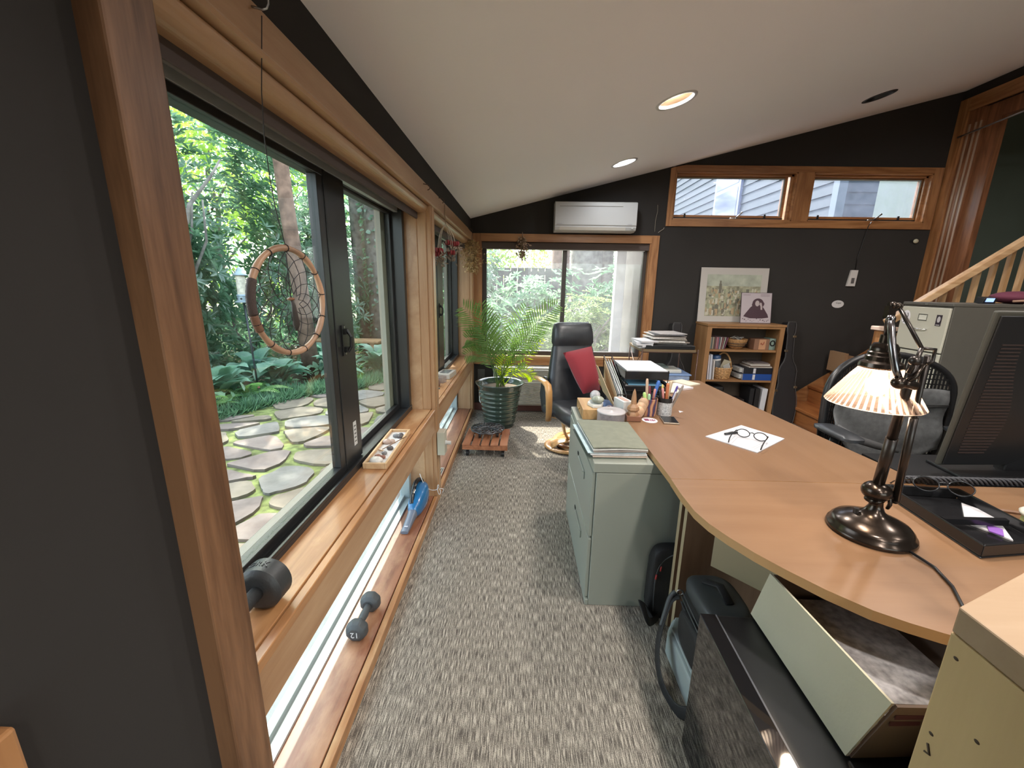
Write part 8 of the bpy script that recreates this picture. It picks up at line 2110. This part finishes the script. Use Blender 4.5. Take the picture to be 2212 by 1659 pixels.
m = MB(); m.tube(smooth_pts([(-0.53, 0.925, 1.93), (-0.505, 0.928, 1.925), (-0.498, 0.93, 1.94), (-0.505, 0.932, 1.955)], 1), 0.0022, 6)
single(m, 'ceiling_hook', M['steel'], 'small wire hook on the head board above the dream catcher', 'hook', smooth=True)
for k, (y_, z_) in enumerate([(2.33, 1.915), (2.74, 1.925), (4.22, 1.93)]):
    m = MB(); m.tube(smooth_pts([(-0.53, y_, z_+0.01), (-0.50, y_+0.005, z_+0.006), (-0.495, y_+0.01, z_-0.012), (-0.51, y_+0.012, z_-0.018)], 1), 0.0022, 6)
    single(m, 'ceiling_hook', M['wire'], ['small dark wire hook near the end of the near window head', 'wire hook that holds the red dried flowers', 'wire hook in the corner that holds the tan dried bunch'][k], 'hook', smooth=True)

# ------------------------------------------------------------------ dried bunches
df = thing('dried_flowers', 'hanging dried bunch with dark red petals between the two windows', 'dried flowers', (-0.50, 2.78, 1.9))
STEM = plain('dry_stem', (0.28, 0.19, 0.12), 0.8); STEM2 = plain('dry_stem_pale', (0.48, 0.42, 0.34), 0.7)
hx, hy = -0.50, 2.78
m = MB(); m.tube([(hx, hy, 1.905), (hx, hy+0.003, 1.85), (hx+0.003, hy+0.006, 1.79)], 0.003, 6); m.tube([(hx, hy, 1.905), (hx-0.004, hy+0.002, 1.85), (hx+0.003, hy+0.006, 1.79)], 0.0025, 6); m.build('tied_stems', STEM, df, smooth=True)
m = MB(); rr = random.Random(4)
tips = []
for k in range(9):
    e = Vector((hx + rr.uniform(-0.065, 0.07), hy + rr.uniform(-0.05, 0.06), rr.uniform(1.58, 1.70)))
    tips.append(e); m.tube(smooth_pts([(hx+0.003, hy+0.006, 1.79), (hx + (e.x-hx)*0.7, hy+(e.y-hy)*0.5, 1.74), e], 1), 0.0014, 5)
m.build('thin_stems', STEM2, df, smooth=True)
m = MB()
for k, e in enumerate(tips[:8]):
    for j in range(5):
        a = 2*PI*j/5 + k; m.ball(e + Vector((0.014*math.cos(a), 0.014*math.sin(a), -0.004)), (0.013, 0.007, 0.017), 7, 5, Matrix.Rotation(a, 3, 'Z'))
o_ = m.build('red_petals', plain('dry_red', (0.22, 0.02, 0.025), 0.7), df, smooth=True); o_['kind'] = 'stuff'
P = np.array([[tips[k % 9].x + rr.uniform(-0.03, 0.03), tips[k % 9].y + rr.uniform(-0.03, 0.03), tips[k % 9].z - rr.uniform(0.0, 0.07)] for k in range(130)])
D = unit(rng.normal(size=(130, 3)) + np.array([0, 0, -0.6])); V, F = leaves(P, D, unit(rng.normal(size=(130, 3))), np.full(130, 0.03), np.full(130, 0.012))
np_mesh('dry_leaves', V, F, plain('dry_leaf', (0.26, 0.20, 0.15), 0.8), df)
def dried(label, top, L_, w, nn, c, seed):
    t = thing('dried_bunch', label, 'dried flowers', top)
    m = MB(); rr = random.Random(seed); T = Vector(top)
    for k in range(8):
        e = T + Vector((rr.uniform(-w, w)*0.7, rr.uniform(-w, w)*0.5, -L_*rr.uniform(0.7, 1.0))); m.tube(smooth_pts([T, T.lerp(e, 0.4) + Vector((rr.uniform(-0.01, 0.01), 0, 0)), e], 1), 0.0015, 5)
    m.build('stems', STEM, t, smooth=True)
    u = rng.uniform(0.2, 1, nn); P = np.array(top)[None] + np.stack([rng.normal(0, w*0.55, nn)*np.sin(u*2.6)**0.5, rng.normal(0, w*0.45, nn), -L_*u], 1)
    D = unit(rng.normal(size=(nn, 3)) + np.array([0, 0, -0.5])); V, F = leaves(P, D, unit(rng.normal(size=(nn, 3))), rng.uniform(0.02, 0.042, nn), rng.uniform(0.009, 0.018, nn))
    np_mesh('dry_foliage', V, F, plain('dry_'+str(seed), c, 0.85, var=0.3, vscale=40), t)
dried('tan dried bunch hanging in the corner beside the end window', (-0.50, 4.24, 1.90), 0.36, 0.075, 520, (0.38, 0.25, 0.11), 2)
dried('thin brown dried sprig hanging in front of the end window', (-0.008, 4.545, 1.955), 0.27, 0.05, 260, (0.30, 0.20, 0.13), 3)

# ------------------------------------------------------------------ valve box on the pillar, little boxes on the far sill
vb = thing('sensor_box', 'small pale grey box with a round knob on the pillar edge', 'switch box', (-0.48, 2.5, 0.42))
m = MB(); m.box(-0.5255, -0.478, 2.478, 2.56, 0.335, 0.492); m.build('housing', plain('sensor_grey', (0.46, 0.44, 0.36), 0.5), vb, bevel=0.003)
m = MB(); m.cyl((-0.478, 2.515, 0.41), (-0.442, 2.515, 0.41), 0.012, n=18); m.cyl((-0.478, 2.515, 0.41), (-0.470, 2.515, 0.41), 0.016, n=18); m.build('knob', M['white'], vb, smooth=True, auto=40)
vt = thing('sill_vent', 'small dark slotted vent plate set in the far floor sill', 'vent', (-0.57, 2.75, 0.05))
m = MB(); m.box(-0.60, -0.565, 2.72, 2.90, 0.0502, 0.0512); m.build('plate', M['cream'], vt)
for k in range(3):
    m = MB(); m.box(-0.597+0.011*k, -0.590+0.011*k, 2.73, 2.89, 0.0513, 0.0518); m.build('slot', M['gap'], vt)
tbx = thing('trinket_box', 'flat pale box with a framed glass top on the far sill', 'box', (-0.63, 3.42, 0.65))
m = MB(); m.obox((-0.628, 3.40, 0.673), (0.12, 0.20, 0.043), Euler((0, 0, -0.12))); m.build('body', plain('trinket_grey', (0.42, 0.38, 0.32), 0.5), tbx, bevel=0.003)
m = MB(); m.obox((-0.628, 3.40, 0.6955), (0.075, 0.13, 0.0016), Euler((0, 0, -0.12))); m.build('glass_inset', plain('inset_dark', (0.16, 0.16, 0.15), 0.15), tbx)
m = MB(); m.obox((-0.622, 3.19, 0.676), (0.05, 0.06, 0.050), Euler((0, 0, -0.3))); single(m, 'glass_cube', glass_pane('cube_glass', (0.8, 0.76, 0.74), dirt=0.4, dirt_col=(0.5, 0.42, 0.38)), 'small smoky cube on the far sill before the flat box', 'ornament', bevel=0.004)
m = MB(); m.lathe([(0, 0), (0.022, 0.002), (0.026, 0.02), (0.018, 0.04), (0.022, 0.055), (0, 0.06)], (-0.638, 3.07, 0.6505), 14); single(m, 'small_jar', plain('jar_brown', (0.20, 0.13, 0.10), 0.2, var=0.3, vscale=30), 'little brown jar on the far sill', 'jar', smooth=True)
m = MB(); m.extrude([(-0.66, 2.98, 0.6505), (-0.60, 2.97, 0.6505), (-0.655, 2.975, 0.70)], (0.0, 0.025, 0)); single(m, 'black_wedge', M['black'], 'small black wedge nearest the pillar on the far sill', 'wedge', bevel=0.001)

# ------------------------------------------------------------------ wall fittings
wc = thing('wall_switch', 'white wall switch box under a dangling cord', 'switch', (3.5, BY, 1.54))
m = MB(); m.extrude([(3.435, BY-0.001, 1.46), (3.52, BY-0.001, 1.46), (3.525, BY-0.001, 1.625), (3.455, BY-0.001, 1.625)], (0, -0.022, 0)); m.build('plate', plain('switch_white', (0.55, 0.52, 0.50), 0.4), wc, bevel=0.002)
m = MB(); m.box(3.468, 3.498, BY-0.028, BY-0.0235, 1.49, 1.545); m.build('rocker', plain('rocker_dark', (0.10, 0.09, 0.09), 0.4), wc, bevel=0.001)
m = MB(); m.tube([(3.50, BY-0.012, 1.625), (3.495, BY-0.012, 1.75), (3.515, BY-0.014, 1.90), (3.53, BY-0.025, 2.06), (3.535, BY-0.05, 2.10)], 0.0035, 6)
single(m, 'dangling_cord', M['black'], 'thin dark cord running from the high window down to the wall switch', 'cord', smooth=True)
ov = thing('oval_wall_sticker', 'white oval sticker with tiny lettering on the dark end wall', 'sticker', (3.395, BY, 1.272))
m = MB(); m.extrude([(3.395+0.064*math.cos(2*PI*k/32), BY-0.0005, 1.272+0.040*math.sin(2*PI*k/32)) for k in range(32)], (0, -0.001, 0)); m.build('disc', plain('oval_white', (0.60, 0.58, 0.58), 0.5), ov)
text_obj('Cape', 'lettering', 0.026, M['black'], frame_M((3.40, BY-0.0018, 1.284), (1, 0, 0), (0, 0, 1)), ov, 0.0002)
hk = thing('wall_hook', 'small cream round wall fitting on a dark plate near the stair frame', 'fitting', (4.05, BY, 1.92))
m = MB(); m.box(4.0, 4.09, BY-0.004, BY-0.0005, 1.91, 1.935); m.build('plate', M['black'], hk)
m = MB(); m.ball((4.048, BY-0.016, 1.922), (0.026, 0.014, 0.022), 14, 8); m.build('knob', plain('knob_cream', (0.48, 0.46, 0.34), 0.4), hk, smooth=True)
tw = thing('twig_sprig', 'thin dry twig stuck to the wall between the two window casings', 'twig', (1.43, BY, 2.0))
m = MB(); m.tube([(1.405, BY-0.01, 1.97), (1.43, BY-0.012, 1.99), (1.455, BY-0.01, 2.005), (1.462, BY-0.012, 2.02)], 0.002, 5); m.tube([(1.37, BY-0.008, 1.98), (1.365, BY-0.01, 2.08), (1.38, BY-0.008, 2.18), (1.375, BY-0.01, 2.24)], 0.0012, 5); m.build('stems', STEM2, tw)

# things on the stairs
m = MB(); m.box(3.36, 3.395, 4.30, 4.52, 0.5705, 0.78); m.box(3.40, 3.47, 4.32, 4.50, 0.5705, 0.75); single(m, 'framed_panel', plain('frame_tan', (0.34, 0.20, 0.11), 0.5), 'tan framed panel leaning on a stair step', 'frame')
m = MB(); m.ball((3.62, 4.10, 0.83), (0.10, 0.14, 0.065), 16, 8); single(m, 'dark_bag', M['nylon'], 'dark shapeless bag lying on an upper stair', 'bag', smooth=True)
